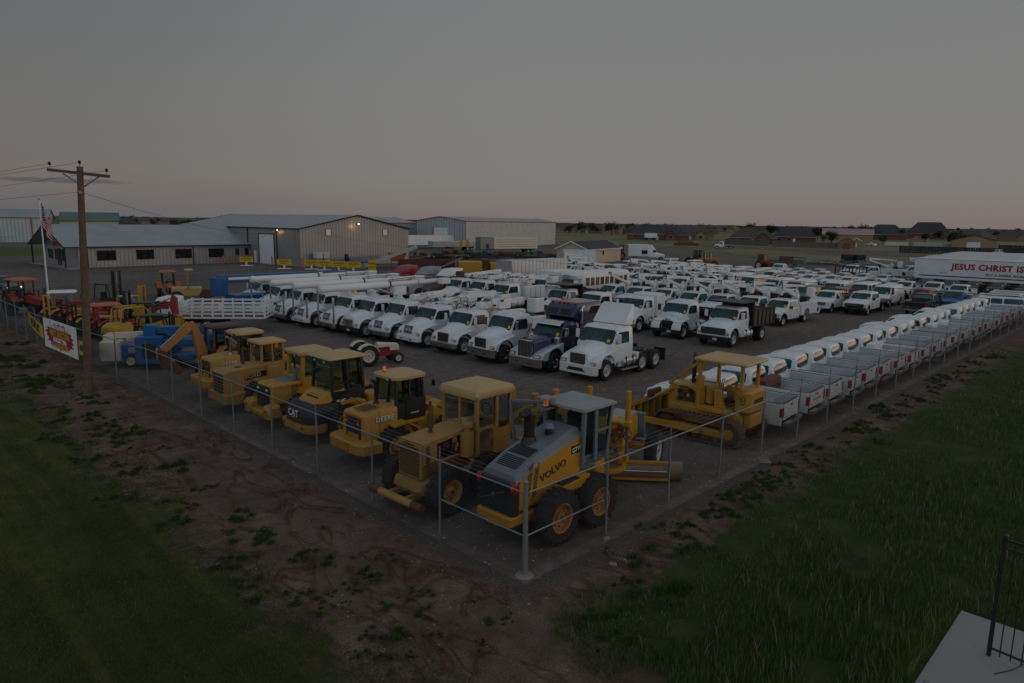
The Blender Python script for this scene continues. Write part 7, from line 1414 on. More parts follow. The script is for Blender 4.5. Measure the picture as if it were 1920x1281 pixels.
for x, y, bits, kw, lb in R1:
    if bits in ('crane',): kw.setdefault('rear', 'boom')
    if bits == 'tractor': kw['rear'] = 'tractor'
    t = mk_truck(bits if bits != 'none' else None, **kw); t.location = (x, y, 0); t.rotation_euler = (0, 0, R(180 + random.uniform(-1.5, 1.5))); t.scale = (1.04, 1.04, 1.04 if bits not in ('tractor', 'fairing', 'sleeper') else 1.10); tag(t, lb, 'truck', 'trucks in the front row')
# second row
R2 = [(33.2, 40.9, 'crane', 'slots', 'white truck at the left of the second row, just right of the red roofed cabs'), (33.4, 37.8, 'crane', 'slots', 'white truck in the second row, second from the red roofed cabs'), (33.0, 34.3, 'crane', 'boxy', 'white high-cab truck in the second row, third from the red roofed cabs'), (33.4, 27.9, 'dump', 'wide', 'white truck with dark grille behind the purple truck'), (32.9, 24.0, 'tractor', 'silver_bars', 'white truck behind the tall roof fairing with bright side mirror'),
      (33.2, 20.2, 'fairing0', 'silver_bars', 'white sleeper tractor behind the roof fairing, nose turned to the lane'), (33.0, 16.3, 'tractor', 'mack', 'white blunt-nosed truck with dark grille letters and plate'), (32.8, 12.4, 'dump', 'wide', 'white truck with black dump bed at the right end of the second row')]
for i, (x, y, bits, st, lb) in enumerate(R2):
    rear = 'tractor' if bits in ('tractor', 'fairing0') else 'dump' if bits == 'dump' else 'boom'
    t = mk_truck({'fairing0': 'tractor'}.get(bits, bits), style=st, rear=rear, seed=20 + i, L=1.25 if st == 'mack' else 1.62); t.location = (x, y, 0); t.rotation_euler = (0, 0, R(180 + random.uniform(-2, 2))); t.scale = (1.04,) * 3; tag(t, lb, 'truck', 'trucks in the second row')
    if bits == 'fairing0': M().box(-2.6, -1.3, -1.05, 1.05, .8, 2.6, 'white', .08).put('sleeper', t)
# red, grey and red-striped cabs behind
for x, y, mt, lb in ((33.2, 50.8, 'red', 'cab with glossy red raked roof between the boom tips and the scrap'), (33.7, 47.4, 'roof_grey', 'silver grey cab roof between the two red roofed cabs'), (33.9, 44.2, 'maroon', 'cab with white roof and maroon brow left of the second row')):
    t = mk_truck('tractor', mat=mt, style='silver_bars', rear='tractor', seed=int(x)); M().loft([[(-.2, -.92, 2.5), (-.2, .92, 2.5), (-1.2, .95, 2.5), (-1.2, -.95, 2.5)], [(-.9, -.85, 3.1), (-.9, .85, 3.1), (-2.3, .9, 3.15), (-2.3, -.9, 3.15)], [(-1.1, -.7, 3.2), (-1.1, .7, 3.2), (-2.3, .75, 3.25), (-2.3, -.75, 3.25)]], mt if mt != 'maroon' else 'white2').box(-2.4, -1.25, -1.0, 1.0, .8, 3.0, mt, .08).put('sleeper', t)
    t.location = (x, y, 0); t.rotation_euler = (0, 0, R(180)); tag(t, lb, 'truck', 'trucks with raised sleeper roofs')
# third row: box trucks, van, bus, flatbed
for x, y, bits, mt, lb in ((42.2, 45.0, 'bigbox', 'white', 'white box truck with very long tall box, left of the second one'), (42.2, 41.9, 'none', 'white', 'white cab truck with red rack behind the cab, beside the long box truck')):
    t = mk_truck(None if bits == 'none' else bits, mat=mt, style='slots', seed=31); t.location = (x, y, 0); t.rotation_euler = (0, 0, R(180)); tag(t, lb, 'truck')
    if bits == 'none': M().box(-1.9, -1.5, -1.1, 1.1, 1.0, 2.4, 'maroon', .02).put('headboard', t)
t = wagon('van', 'white'); t.location = (44.3, 41.2 - 1.4, 0); t.rotation_euler = (0, 0, R(180)); tag(t, 'white cutaway van with tall square box body and dark grille beside the bus', 'van'); M().box(-4.6, -.7, -1.15, 1.15, .8, 2.9, 'white2', .08).put('box_body', t)
t = thing('bus', 'white shuttle bus with brown-curtained side windows', 'bus', 43.8, 35.6, 180); m = M(); m.loft([rring(-8.8, -.55, 1.22, .6, .12), rring(-8.8, -.55, 1.25, 2.7, .15), rring(-8.7, -.6, 1.12, 3.0, .25), rring(-8.4, -.9, .8, 3.08, .3)], 'white2'); m.loft([rring(-.8, 1.4, .95, .5, .2), rring(-.8, 1.4, .98, 1.2, .2), rring(-.8, .75, .95, 1.4, .1), rring(-.8, .05, .9, 2.35, .1)], 'white'); m.loft([rring(-1.5, .2, 1.12, 2.35, .3), rring(-1.5, .35, 1.15, 2.7, .3), rring(-1.5, .0, 1.05, 3.05, .3)], 'white2'); m.put('body', t)
M().pane([(.70, -.8, 1.5), (.70, .8, 1.5), (.12, .78, 2.28), (.12, -.78, 2.28)], 'glass', (1, 0, .3), .04).put('windshield', t); m = M(); 
m.tube([(.40, .45 * math.cos(a), 2.62 + .14 * math.sin(a)) for a in [math.pi * 2 * j / 16 for j in range(17)]], .02, 'frame', 5); m.put('emblem', t)
for k in range(9): M().box(-8.3 + k * .82, -7.7 + k * .82, 1.24, 1.262, 1.65, 2.45, 'brown_glass', .0).put('side_window', t); M().box(-8.3 + k * .82, -7.7 + k * .82, -1.262, -1.24, 1.65, 2.45, 'brown_glass', .0).put('side_window', t)
M().box(1.38, 1.46, -.5, .5, .6, 1.1, 'frame', .03).put('grille', t); wheels4(t, .6, -6.3, .95, .42, .28)
SD0 = Proto(pickup, 'white', 'regular', 'black_rack', 'sd', flare=True); SD0('white flatbed truck with black headboard in front of the bus windows', 'truck', 46.8, 36.4, 180, sc_=1.08)
SD = Proto(pickup, 'white', 'regular', 'utility', 'sd', flare=True); SD2 = Proto(pickup, 'white2', 'regular', 'utility', 'sd', flare=False)
for i, (x, y) in enumerate(((44.8, 31.2), (44.9, 28.1), (45.4, 25.3), (44.9, 22.2), (44.8, 19.4), (45.4, 16.8), (45.3, 14.2))): (SD if i % 2 == 0 else SD2)(f'white bucket truck with orange-marked boom over its cab, {ORD[i]} from the bus' , 'bucket truck', x, y, 180 + random.uniform(-1.5, 1.5), 'bucket trucks in the row beside the bus', 0, 1.08)
F1 = Proto(pickup, 'white', 'regular', 'brown_rack'); F1('white pickup with brown stake rack beside the last bucket truck', 'pickup truck', 57.4, 14.9, 180, sc_=1.04)
F2 = Proto(pickup, 'white2', 'extended', 'flat', 'sd'); F2('white crew truck with bare rear frame and black bumper facing the open lane', 'pickup truck', 58.4, 12.1, 182, sc_=1.06)
# second bucket row and crew cabs
for i, (x, y) in enumerate(((60.3, 38.4), (59.8, 35.3), (58.4, 31.4), (56.6, 27.4))): (SD if i % 2 else SD2)(f'white bucket truck in the farther bucket row, {ORD[i]} from the left', 'bucket truck', x, y, 180 + random.uniform(-2, 2), 'bucket trucks in the farther row', 0, 1.08)
CR = Proto(pickup, 'white', 'crew', 'utility', 'sd')
for i, (x, y) in enumerate(((69.5, 46.3), (68.9, 42.6), (68.8, 39.8), (68.8, 36.6), (66.8, 33.2))): (CR if i % 2 == 0 else SD)(f'white service truck behind the farther bucket row, {ORD[i]} from the left', 'bucket truck', x, y, 180, 'service trucks behind the farther bucket row', 0, 1.06)
for i, (x, y) in enumerate(((72, 60.5), (66.5, 55.0), (57.5, 46), (56.5, 42.6))): (SD2 if i % 2 else SD)(['white service truck in front of the small white box near the cream shed', 'white service truck behind the bus roof, left one', 'white bucket truck directly behind the bus, left one', 'white bucket truck directly behind the bus, right one'][i], 'bucket truck', x, y, 180, None, 0, 1.06)
V1 = Proto(wagon, 'van', 'white'); V2 = Proto(wagon, 'van', 'white', 'glass_van'); V3 = Proto(wagon, 'van', 'white2')
for i, (x, y) in enumerate(((68.6, 30.6), (67.1, 27.6), (65.6, 24.0), (65.1, 21.3), (67.0, 17.9), (67.9, 15.4), (66.6, 12.8))): (V2 if i in (0, 1, 5) else V1 if i % 2 else V3)(f'white van in the van row, {ORD[i]} from the left' , 'van', x, y, 180 + random.uniform(-2, 2), 'white vans parked in a row')
W1 = Proto(wagon, 'suv', 'grey_car'); W1('grey minivan with dark windows between the vans and the rack pickup', 'minivan', 62.5, 18.9, 180); W1('second grey minivan, just right of the first among the vans', 'minivan', 62.8, 16.3, 180)
S1 = Proto(wagon, 'suv', 'white'); S2 = Proto(wagon, 'suv', 'dark_car'); S3 = Proto(wagon, 'suburban', 'white'); S4 = Proto(wagon, 'suv', 'silver_car')
sv = [(86.3, 59.0, S1), (81.7, 54.2, S4), (88.9, 56.2, S1), (81.9, 51.2, S2), (89.3, 53.3, S1), (84.3, 48.4, S3), (88.5, 49.6, S1), (83.4, 45.8, S3), (82.9, 43.1, S1), (88.3, 46.2, S3), (82.7, 40.5, S1), (88.4, 42.8, S1), (77.2, 36.4, S2), (88.1, 39.6, S3), (82.8, 37.7, S1), (82.7, 34.9, S1), (82.8, 32.2, S1), (87.9, 36.1, S1), (75.5, 33.0, S1), (76, 40, S4), (76.5, 43.4, S1), (76.8, 47, S1), (75.8, 50.6, S2), (75.6, 54, S1)]
nn = {}
for x, y, p in sv:
    kd = {id(S1): 'white SUV', id(S2): 'dark SUV', id(S3): 'long white SUV', id(S4): 'silver SUV'}[id(p)]; nn[kd] = nn.get(kd, 0) + 1
    p(f'{kd} in the crowded middle rows, {ORD[nn[kd] - 1]} counting from the shed', 'suv', x, y, 180 + random.uniform(-2, 2), kd + 's in the middle rows')
S3('white long SUV seen from behind near the white semi truck', 'suv', 102.7, 59.4, 5); S3('second white long SUV seen from behind, left of the orange loader', 'suv', 101.5, 53.9, 5)
C1 = Proto(wagon, 'sedan', 'white'); C2 = Proto(wagon, 'sedan', 'dark_car'); C3 = Proto(wagon, 'sedan', 'maroon'); C4 = Proto(wagon, 'sedan', 'silver_car')
cars = [(93.4, 34.9), (99.7, 35.4), (93.6, 32.0), (100.3, 32.4), (94.0, 29.3), (94.2, 26.6), (94.9, 24.0), (95.0, 21.3), (95.1, 18.6)]
for i, (x, y) in enumerate(cars): (C1 if i != 8 else C2)(f'white sedan in the back car row, {ORD[i]} from the left' if i != 8 else 'dark sedan at the left end of the dark cars below the lettered trailer', 'sedan', x, y, 180 + random.uniform(-2, 2), 'white sedans in the back row' if i != 8 else None)
cars = [(86.3, 31.0, C1), (85.9, 28.0, C1), (87.0, 25.4, C1), (85.6, 22.8, C1), (85.6, 20.0, C4), (87.8, 17.6, C1)]
for i, (x, y, p) in enumerate(cars): p(f'pale sedan in the nearer car row, {ORD[i]} from the left', 'sedan', x, y, 180, 'pale sedans in the nearer car row')
for i, (x, y) in enumerate([(91.8, 15.3), (92.2, 12.6), (92.4, 10.1), (92.6, 7.5), (92.9, 4.7), (93.0, 1.9)]): C2(f'dark sedan parked below the lettered trailer, {ORD[i]} from the left', 'sedan', x, y, 180, 'dark sedans below the lettered trailer')
WP = Proto(pickup, 'white', 'regular', 'open', 'sd'); WP2 = Proto(pickup, 'silver_car', 'regular', 'open', 'old')
WP('white pickup facing the camera left of the red SUV', 'pickup truck', 78.3, 14.0, 180); WP('white pickup facing the camera behind the red SUV', 'pickup truck', 79.6, 11.4, 180); WP('white pickup parked right of the blue pickup, facing the camera', 'pickup truck', 78.1, 8.5, 180); WP('white pickup in front of the two dark racks in the back', 'pickup truck', 108.0, 30.1, 180); WP('white pickup near the red tractor with its tailgate to the camera', 'pickup truck', 101.8, 38.9, 0)
BL = Proto(pickup, 'truck_blue', 'regular', 'open'); BL('bright blue pickup right of the black pickup', 'pickup truck', 68.0, 6.8, 180)
pickup_black('black pickup with open bed, tailgate to the camera', 'pickup truck', 64.2, 8.2, 0); RS = Proto(wagon, 'suv', 'red'); RS('red SUV seen from behind, just beyond the black pickup', 'suv', 71.5, 9.8, 0)
t = wagon('sedan', 'red'); t.location = (81.3, 29.6, 0); t.rotation_euler = (0, 0, R(180)); tag(t, 'red and white car in front of the pale sedans', 'sedan')
for i, (x, y) in enumerate(((104.0, 26.4), (112.0, 23.0))): SD(['white bucket truck at the back with raised boom, left of two beside the lettered trailer', 'white bucket truck at the back with raised boom, right of two beside the lettered trailer'][i], 'bucket truck', x, y, -45 + 180, None, 0, 1.1)
t = wagon('suv', 'grey_car', lights=True); t.location = (3.0, 76.5, .01); t.rotation_euler = (0, 0, R(-66)); tag(t, 'dark grey car with lit headlights driving at the left edge of the lot', 'car')
for s in (-1, 1):
    pass
# ------------------------------------------------------------------ stake truck, left of the front row
t = mk_truck(None, style='slots', rear='none', seed=40); fb = M(); L0 = -7.4
fb.box(L0, -1.6, -1.19, 1.19, .98, 1.12, 'white2', .01)
for yy in (-1.2, 1.2):
    for z in (1.28, 1.52, 1.76, 2.02): fb.box(L0, -1.6, yy - .02, yy + .02, z, z + .13, 'white2')
    for k in range(9): xx = L0 + .05 + k * (-1.75 - L0) / 8; fb.box(xx - .045, xx + .045, yy - .035, yy + .035, 1.0, 2.2, 'white2')
for xx in (L0, -1.65):
    for z in (1.28, 1.52, 1.76, 2.02): fb.box(xx - .02, xx + .02, -1.2, 1.2, z, z + .13, 'white2')
    for k in range(4): fb.box(xx - .035, xx + .035, -1.15 + k * .75, -1.07 + k * .75, 1.0, 2.2, 'white2')
fb.box(L0, -1.6, -1.15, 1.15, 1.121, 1.15, 'rust'); fb.put('stake_bed', t); M().cyl((-4.4, 1.245, 1.85), (-4.4, 1.26, 1.85), .2, 'text_white', n=20).put('round_plate', t)
t.location = (6.6, 42.0, 0); t.rotation_euler = (0, 0, R(140)); tag(t, 'white truck with slatted white stake bed seen from the side', 'truck')
# ------------------------------------------------------------------ trailers
def semi_trailer(label, x, y, rz, L_=16, mat='white', h=3.85, name='semi_trailer', group=None):
    t = thing(name, label, 'trailer', x, y, rz, group); m = M(); m.box(0, L_, -1.28, 1.28, 1.1, h, mat, .03); m.box(-.01, L_ + .01, -1.29, -1.27, h - .08, h + .01, 'aluminium'); m.put('body', t); r = M(); r.box(.02, L_ - .02, -1.26, 1.26, h, h + .02, 'white2'); r.put('roof', t)
    c = M(); c.box(.3, L_ - .3, -.5, .5, .95, 1.1, 'frame'); c.box(L_ - 4.2, L_ - .4, -.6, .6, .7, .95, 'frame'); [c.box(3.0, 3.15, yy - .06, yy + .06, .1, 1.0, 'frame') for yy in (-.8, .8)]; c.put('undercarriage', t)
    for xx in (L_ - 1.6, L_ - 2.9):
        for s in (-1, 1): wheel(t, xx, s * 1.0, .5, .5, 'rim_white', .55, s, n=16)
    return t
t = semi_trailer('white semi trailer with large red lettering across its side', 99.3, 18.4, -90, 17.5)
fx = -1.30
text('JESUS CHRIST IS LORD', 1.06, 'text_red', t, (10.2, fx, 2.86), SIDE_R, .045, space=1.08); text('NOT A SWEAR WORD', .40, 'text_black', t, (10.6, fx, 1.98), SIDE_R, .03, space=1.1); M().box(.7, 17.3, fx, fx + .015, 1.48, 1.62, 'maroon').put('stripe', t); text('OPEN BIBLE', .18, 'text_red', t, (3.6, fx, 2.0), SIDE_R, .01)
t.rotation_euler = (0, 0, R(-90)); 
for i in range(8): semi_trailer(f'white semi trailer roof behind the lettered trailer, {ORD[i]} behind it', 103.3 + 4.6 * i, 18.8 + .35 * i + random.uniform(-.3, .3), -90, 16, group='white trailers behind the lettered one')
t = semi_trailer('long white trailer right of the warehouse', 100, 149, -4, 25, 'white2', 3.9); t = semi_trailer('low white container trailer with yellow gates in front of the hangar', 106, 136, -8, 14, 'container', 2.6); M().box(8.5, 9.3, -1.35, -1.3, .9, 3.0, 'lift_yellow').box(10.6, 11.4, -1.35, -1.3, .9, 3.0, 'lift_yellow').put('gate', t)
t = semi_trailer('silver punched livestock trailer in front of the white hangar', 109.0, 120.5, -12, 17.5, 'cream', 4.0); m = M()
for i in range(26):
    for j in range(4):
        if (i * 7 + j * 3) % 11: m.box(4.6 + i * .48, 4.8 + i * .48, -1.30, -1.28, 1.6 + j * .58, 1.72 + j * .58, 'black')
m.put('punched_holes', t); M().box(-.04, 4.0, -1.295, 1.295, 1.12, 4.02, 'galv').box(1.6, 2.4, -1.31, -1.28, 1.2, 2.4, 'black').put('front_panel', t)
semi_trailer('small white box trailer next to the cream shed', 81.8, 69.0, -45, 5.5, 'white', 3.3)
t = thing('semi_truck', 'white sleeper semi truck with big roof beyond the shed, side on', 'truck', 122.5, 77.5, -50); t.scale = (.85,) * 3; m = M(); m.box(-6.5, -1.0, -1.25, 1.25, .9, 4.0, 'white', .1); m.loft([rring(-1.3, 1.2, 1.15, .8, .2), rring(-1.3, 1.1, 1.15, 2.0, .2), rring(-1.3, .5, 1.0, 2.9, .2), rring(-1.3, -.3, .9, 3.9, .2)], 'white'); hood_loft(m, [(1.0, 1.0, .7, 1.7, 1.95), (3.0, .8, .7, 1.3, 1.5)], 'white'); m.put('cab', t); M().pane([(1.11, -.85, 2.05), (1.11, .85, 2.05), (.55, .85, 2.8), (.55, -.85, 2.8)], 'glass', (1, 0, .2), .02).put('windshield', t)
for s in (-1, 1): M().box(-.1, .8, s * 1.16 - .02, s * 1.16 + .02, 2.05, 2.6, 'glass').put('side_window', t)
M().box(-3.0, -1.5, -1.29, -1.25, 1.6, 2.6, 'glass').put('panel', t); wheels4(t, 2.1, -4.6, 1.0, .5, .3)
# ------------------------------------------------------------------ far machines
t = tractor('orange cab tractor standing right of the cream shed', 118.5, 82.5, 150, 'orange', s=1.3, cab='frame', rims='orange')
t = tractor('red and white cab tractor in front of the flat olive trailer', 114.9, 49.2, -100, 'tractor_red', s=1.12, cab='tractor_red', rims='cream')
t = thing('wheel_loader', 'tan wheel loader with white-framed cab at the back of the yard', 'wheel loader', 111.5, 55.4, 150); loader_base(t, 'tan', rim='tan', lug=0); loader_front(t, 'tan'); M().box(.3, 2.3, -.7, .7, 1.0, 2.0, 'tan', .1).put('engine_hood', t); machine_cab(t, 2.25, 3.7, .7, 1.4, 2.0, 3.1, 'white2', lower='tan', roof='tan'); t.scale = (.9,) * 3
t = thing('backhoe_loader', 'dark yellow backhoe behind the tan wheel loader', 'backhoe', 119, 61.5, 150); loader_base(t, 'old_yellow', lug=0); M().box(.3, 2.3, -.5, .5, 1.0, 1.8, 'old_yellow', .1).put('engine_hood', t); machine_cab(t, 2.0, 3.4, .7, 1.2, 1.6, 2.9, 'frame', lower='frame', roof='old_yellow')
t = thing('dump_trailer', 'olive green steel dump trailer behind the red cab tractor', 'trailer', 123.5, 51.5, -66); m = M(); t.scale = (.75,) * 3; m.box(0, 9, -1.2, 1.2, .8, 1.9, 'green_roof', .02); m.box(3.0, 6.5, -1.25, 1.25, .8, 2.8, 'dirt_metal', .02); m.box(6.5, 9.5, -1.25, 1.25, 2.4, 2.6, 'rust'); m.put('body', t); wheels4(t, 2, 7, 1.0, .45, .3)
t = thing('pipe_pile', 'pile of grey pipes and silver sheet metal bundles on dark skids', 'pile', 141, 45.5, -70); m = M(); r2 = random.Random(8)
for k in range(26): y0 = r2.uniform(-1.6, 1.6); z0 = r2.uniform(.15, .6); x0 = r2.uniform(-9, 6); m.cyl((x0, y0, z0), (x0 + r2.uniform(3, 7), y0 + r2.uniform(-.3, .3), z0), r2.uniform(.08, .18), r2.choice(['frame', 'roof_grey', 'grader_grey']), n=8)
for k in range(34): x0 = r2.uniform(-7, 8); y0 = r2.uniform(-1.3, 1.3); z0 = r2.uniform(.6, 1.2); m.beam((x0, y0, z0), (x0 + r2.uniform(.5, 2.2), y0 + r2.uniform(-.4, .4), z0 + r2.uniform(-.3, .45)), .25, .12, r2.choice(['steel', 'white2', 'galv', 'frame', 'grader_grey']))
m.put('pipes', t); t.rotation_euler = (0, 0, R(-70)); t.scale = (.8,) * 3
for i, (x, y) in enumerate(((151.8, 46.0), (152.6, 43.8))): o = M().box(-1, 1, -1, 1, 0, 1.9, 'black', .06).box(-.9, .9, -.9, .9, 1.9, 1.95, 'frame').box(-1.02, -1.0, -.7, .7, .4, 1.5, 'frame').put('container_bin'); o.location = (x, y, 0); o.rotation_euler = (0, 0, R(45)); tag(o, ['left of the two square black bins at the back of the yard', 'right of the two square black bins at the back of the yard'][i], 'bin')
for i, (x, y) in enumerate(((101.5, 29.2), (101.8, 26.8))):
    t = thing('stake_rack', ['left of two dark square truck racks standing among the sedans', 'right of two dark square truck racks standing among the sedans'][i], 'rack', x, y, 180); m = M(); m.box(-.1, .1, -1.1, 1.1, .5, .7, 'black'); m.box(-.1, .1, -1.1, -.95, .5, 2.0, 'black'); m.box(-.1, .1, .95, 1.1, .5, 2.0, 'black'); m.box(-.1, .1, -1.1, 1.1, 1.88, 2.02, 'maroon'); [m.box(-.06, .06, yy - .03, yy + .03, .7, 1.9, 'frame') for yy in (-.5, 0, .5)]; m.put('frame_bars', t); M().box(-.5, .5, -.9, .9, .3, .5, 'frame').put('base', t)
# vehicles by the houses
WP('white pickup on the driveway of the brick house beyond the yard', 'pickup truck', 291, 197, 150); t = semi_trailer('white enclosed trailer parked beside the brick house', 290, 186, 140, 6, 'white', 3.4, 'box_trailer'); C1('white car parked left of the mauve-roofed barn', 'sedan', 310, 92, 60)
t = semi_trailer('white storage container behind the small grey shed', 274, 66, -62, 13, 'container', 2.6, 'storage_container'); S1('white van by the tan garage', 'suv', 245, 36, 60)
t = mk_truck('tractor', style='silver_bars', seed=5, rear='tractor'); t.location = (206, 106, 0); t.rotation_euler = (0, 0, R(120)); tag(t, 'small white truck tractor far back near the grass strip', 'truck')
o = M().box(-4, 4, -1.2, 1.2, .8, 1.6, 'rust', .05).cyl((-3, 0, 1.8), (2, 0, 1.8), .5, 'dirt_metal', n=10).box(2, 4, -1, 1, 1.6, 2.3, 'tan', .1).put('drill_rig'); o.location = (203, 117, 0); o.rotation_euler = (0, 0, R(-45)); tag(o, 'rusty red machine frame near the grass strip left of the small white truck', 'machinery')
# scrap and farm implements between the warehouse and the shed: each piece its own thing
r3 = random.Random(21); KC = {'plough': 0, 'implement': 0, 'steel_rack': 0, 'cable_reel': 0}
def implement(i):
    m = M(); c = ['rust', 'maroon', 'frame', 'green_paint', 'dirt_metal', 'old_yellow'][i % 6]
    m.box(-2.4, 2.4, -.12, .12, .7, .86, c); m.box(-2.4, 2.4, -.9, -.78, .6, .74, c); m.beam((0, .1, .8), (0, 2.2, .5), .14, .14, c)
    for k in range(9): x_ = -2.3 + k * .57; m.beam((x_, -.8, .7), (x_ + .1, -1.2, .05), .06, .1, 'frame'); m.lathe((x_, .3, .35), [(-.01, .33), (.01, .33)], 'rust', 10)
    for s in (-1, 1): m.lathe((s * 2.0, .6, .4), [(-.12, .4), (.12, .4)], 'rubber', 12)
    if i in (1, 3): m.box(-.6, .6, -.4, .4, .9, 1.4, c, .1)
    m.put('x'); o = bpy.data.objects['x']; o.name = 'farm_implement'; return o
IP = [Proto(implement, i) for i in range(6)]; IW = ['rusty brown', 'faded red', 'dark grey', 'dark green', 'muddy brown', 'old yellow']
for k in range(78):
    i = k % 6; a = r3.random(); b_ = r3.random(); x = 73 + 38 * a + r3.uniform(-1, 1); y = 116 - 30 * a * .8 + (b_ - .5) * 30
    if 94 < x < 116 and y < 84: y += 14
    IP[i](f'{IW[i]} farm implement in the scrap rows between the warehouse and the cream shed', 'implement', x, y, r3.uniform(0, 360), f'{IW[i]} implements in the scrap rows', 0, r3.uniform(.8, 1.25))
def slab_thing(name, label, cat, x, y, rz, build, group=None):
    m = M(); build(m); o = m.put(name); o.location = (x, y, 0); o.rotation_euler = (0, 0, R(rz)); return tag(o, label, cat, group)
def tub(m, L_, w_, h, mat): m.prism([(0, 0), (-.3, h), (-.2, h), (.1, .12), (L_ - .1, .12), (L_ + .2, h), (L_ + .3, h), (L_, 0)], -w_ / 2, w_ / 2, mat); m.box(-.2, L_ + .2, -w_ / 2 - .05, -w_ / 2, 0, h, mat); m.box(-.2, L_ + .2, w_ / 2, w_ / 2 + .05, 0, h, mat); [m.box(k, k + .12, -w_ / 2 - .12, -w_ / 2 - .05, .1, h - .1, mat) for k in [L_ * j / 6 for j in range(7)]]
slab_thing('steel_tub', 'large rusty brown open steel tub behind the red roofed cab', 'container', 56.2, 81.6, -34, lambda m: tub(m, 6.5, 2.4, 1.75, 'maroon')); slab_thing('steel_tub', 'second rusty brown steel tub right of the first one', 'container', 63.8, 81, -38, lambda m: tub(m, 3.5, 2.4, 1.6, 'rust')); slab_thing('steel_tub', 'dark green-blue steel tub behind the box truck', 'container', 63.9, 76.4, -36, lambda m: tub(m, 4.9, 2.2, 1.8, 'teal'))
slab_thing('engine_unit', 'large yellow engine skid with dark red panel left of the box truck', 'machinery', 51.9, 62.2, -36, lambda m: (m.box(0, 3.2, -1, 1, .8, 2.6, 'lift_yellow', .1), m.box(3.2, 4.2, -.9, .9, .6, 2.9, 'maroon', .1), m.box(4.3, 5.6, -.9, .9, .8, 2.4, 'lift_yellow', .1), m.box(-.2, 5.8, -1.1, 1.1, .3, .6, 'frame')))
slab_thing('gravel_conveyor', 'grey lattice conveyor frame on legs left of the yellow engine skid', 'conveyor', 51.5, 68.5, -36, lambda m: ([m.beam((0, yy, .6), (5, yy, 2.8), .08, .14, 'galv') for yy in (-.6, .6)], [m.beam((k, -.6, .6 + k * .44), (k + .6, .6, .9 + k * .44), .05, .05, 'galv') for k in range(5)], [m.box(xx, xx + .15, yy - .07, yy + .07, 0, zz, 'galv') for xx, zz in ((1, 1.0), (4, 2.4)) for yy in (-.6, .6)], m.box(4.5, 7.5, -.8, .8, 1.5, 1.6, 'galv')))
slab_thing('auger', 'long white auger tube leaning up beside the warehouse corner', 'auger', 52.6, 86.5, -25, lambda m: (m.beam((0, 0, .5), (8.8, 0, 3.7), .7, .5, 'aluminium'), m.beam((4.0, -.6, 0), (5, 0, 2.2), .08, .08, 'galv'), m.beam((4.0, .6, 0), (5, 0, 2.2), .08, .08, 'galv'), m.box(-.8, .2, -.5, .5, 0, .8, 'galv', .1)))
slab_thing('hopper', 'orange hopper box on legs at the warehouse corner', 'hopper', 58.4, 87.0, -36, lambda m: (m.prism([(0, 1.2), (-.6, 2.6), (2.6, 2.6), (2.0, 1.2)], -1.0, 1.0, 'orange'), m.box(-3, 0, -.8, .8, 1.6, 1.7, 'orange'), [m.box(xx, xx + .12, yy - .06, yy + .06, 0, 1.3, 'orange') for xx in (0, 2) for yy in (-.9, .9)]))
for i, (x, y, z) in enumerate(((50.0, 96.2, 0), (51.4, 96.3, 0), (50.0, 96.2, 1.25), (51.4, 96.3, 1.25))): slab = M().box(-.6, .6, -.6, .6, .14, 1.15, 'plastic_tank', .06); [slab.box(-.62 + k * .3, -.60 + k * .3, -.625, -.61, .14, 1.18, 'galv') for k in range(5)]; [slab.box(-.62, .62, -.625, -.61, zz, zz + .03, 'galv') for zz in (.3, .6, .9)]; slab.box(-.62, .62, -.62, .62, 0, .12, 'galv'); o = slab.put('storage_tank'); o.location = (x, y, z); o.rotation_euler[2] = R(3); tag(o, ['white caged tank at the warehouse corner, lower left of four', 'white caged tank at the warehouse corner, lower right of four', 'white caged tank at the warehouse corner, upper left of four', 'white caged tank at the warehouse corner, upper right of four'][i], 'tank')
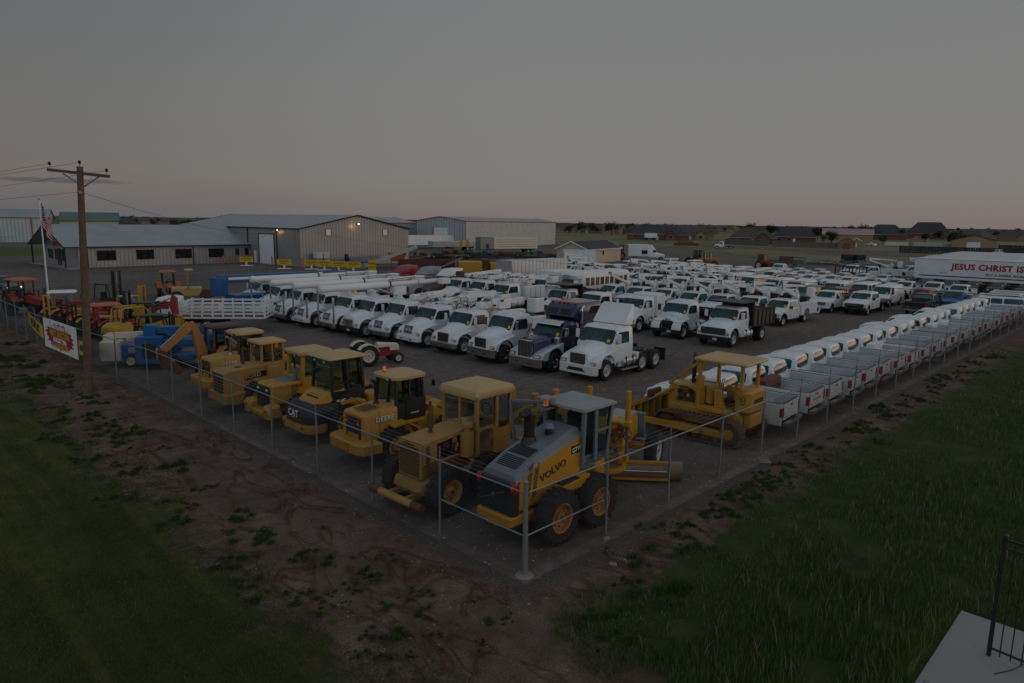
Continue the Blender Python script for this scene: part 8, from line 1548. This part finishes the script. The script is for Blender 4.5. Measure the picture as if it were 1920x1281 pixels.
slab_thing('boat', 'dark covered boat on a trailer against the warehouse gable', 'boat', 55.0, 95.0, 3, lambda m: (m.loft([[(0, -.9, .8), (0, .9, .8), (0, .9, 1.5), (0, -.9, 1.5)], [(4, -1, .7), (4, 1, .7), (4, 1, 1.6), (4, -1, 1.6)], [(6.8, -.1, 1.3), (6.8, .1, 1.3), (6.8, .1, 1.7), (6.8, -.1, 1.7)]], 'grader_grey'), m.box(-.6, 7, -.5, .5, .4, .6, 'galv'), m.box(-.5, .1, -.3, .3, 1.0, 2.1, 'black', .1)))
def stand_sign(label, x, y, rz, s='AUCTION', w_=2.2, tall=False):
    t = thing('portable_sign', label, 'sign', x, y, rz, 'yellow signs by the warehouse'); M().box(-w_ / 2, w_ / 2, -.03, .03, .7, 1.6 if not tall else 2.4, 'sign_yellow').put('panel', t); M().box(-1.0, 1.0, -.35, -.2, .1, .2, 'white2').box(-1.0, 1.0, .2, .35, .1, .2, 'white2').box(-.1, .1, -.3, .3, .1, .7, 'white2').put('stand', t); text(s, .34 if not tall else .3, 'text_black', t, (0, -.035, 1.3 if not tall else 1.9), SIDE_R, .02); text('THIS WAY' if not tall else 'PARKING', .22, 'text_black', t, (0, -.035, .95 if not tall else 1.4), SIDE_R, .01); return t
for i, (x, y) in enumerate(((40.9, 103.5), (42.5, 93.5), (45.3, 90.0), (46.0, 87.3), (46.9, 84.6), (47.8, 81.9))): stand_sign(f'low yellow sign board on a white stand near the warehouse, {ORD[i]} from the left', x, y, -40)
stand_sign('upright yellow notice behind the boom trucks near the white auger', 45.2, 73.0, -44, 'LOADING &', 1.1, True)
for i in range(8):
    x, y = 18.6 + 29 * math.cos(PSI) * (.78 + i * .031), 112.6 - 1.2; x = 40.8 + i * 1.05; y = 112.4; o = M().cyl((0, 0, 0), (0, 0, 1.35), .1, 'cone_orange', n=10).cyl((0, 0, 1.35), (0, 0, 1.42), .1, 'cone_orange', .03, n=10).put('bollard'); o.location = (x, y, 0); tag(o, f'orange bollard in front of the office wall, {ORD[i]} from the left', 'bollard', 'orange bollards by the office')
for i, (x, y) in enumerate(((45.9, 104.5), (47.0, 96.1))): o = M().cyl((0, 0, 0), (0, 0, 1.5), .12, 'cone_orange', n=10).cyl((0, 0, 1.5), (0, 0, 1.58), .12, 'cone_orange', .03, n=10).put('bollard'); o.location = (x, y, 0); tag(o, ['orange bollard beside the roll-up door of the warehouse', 'orange bollard at the near corner of the warehouse'][i], 'bollard')
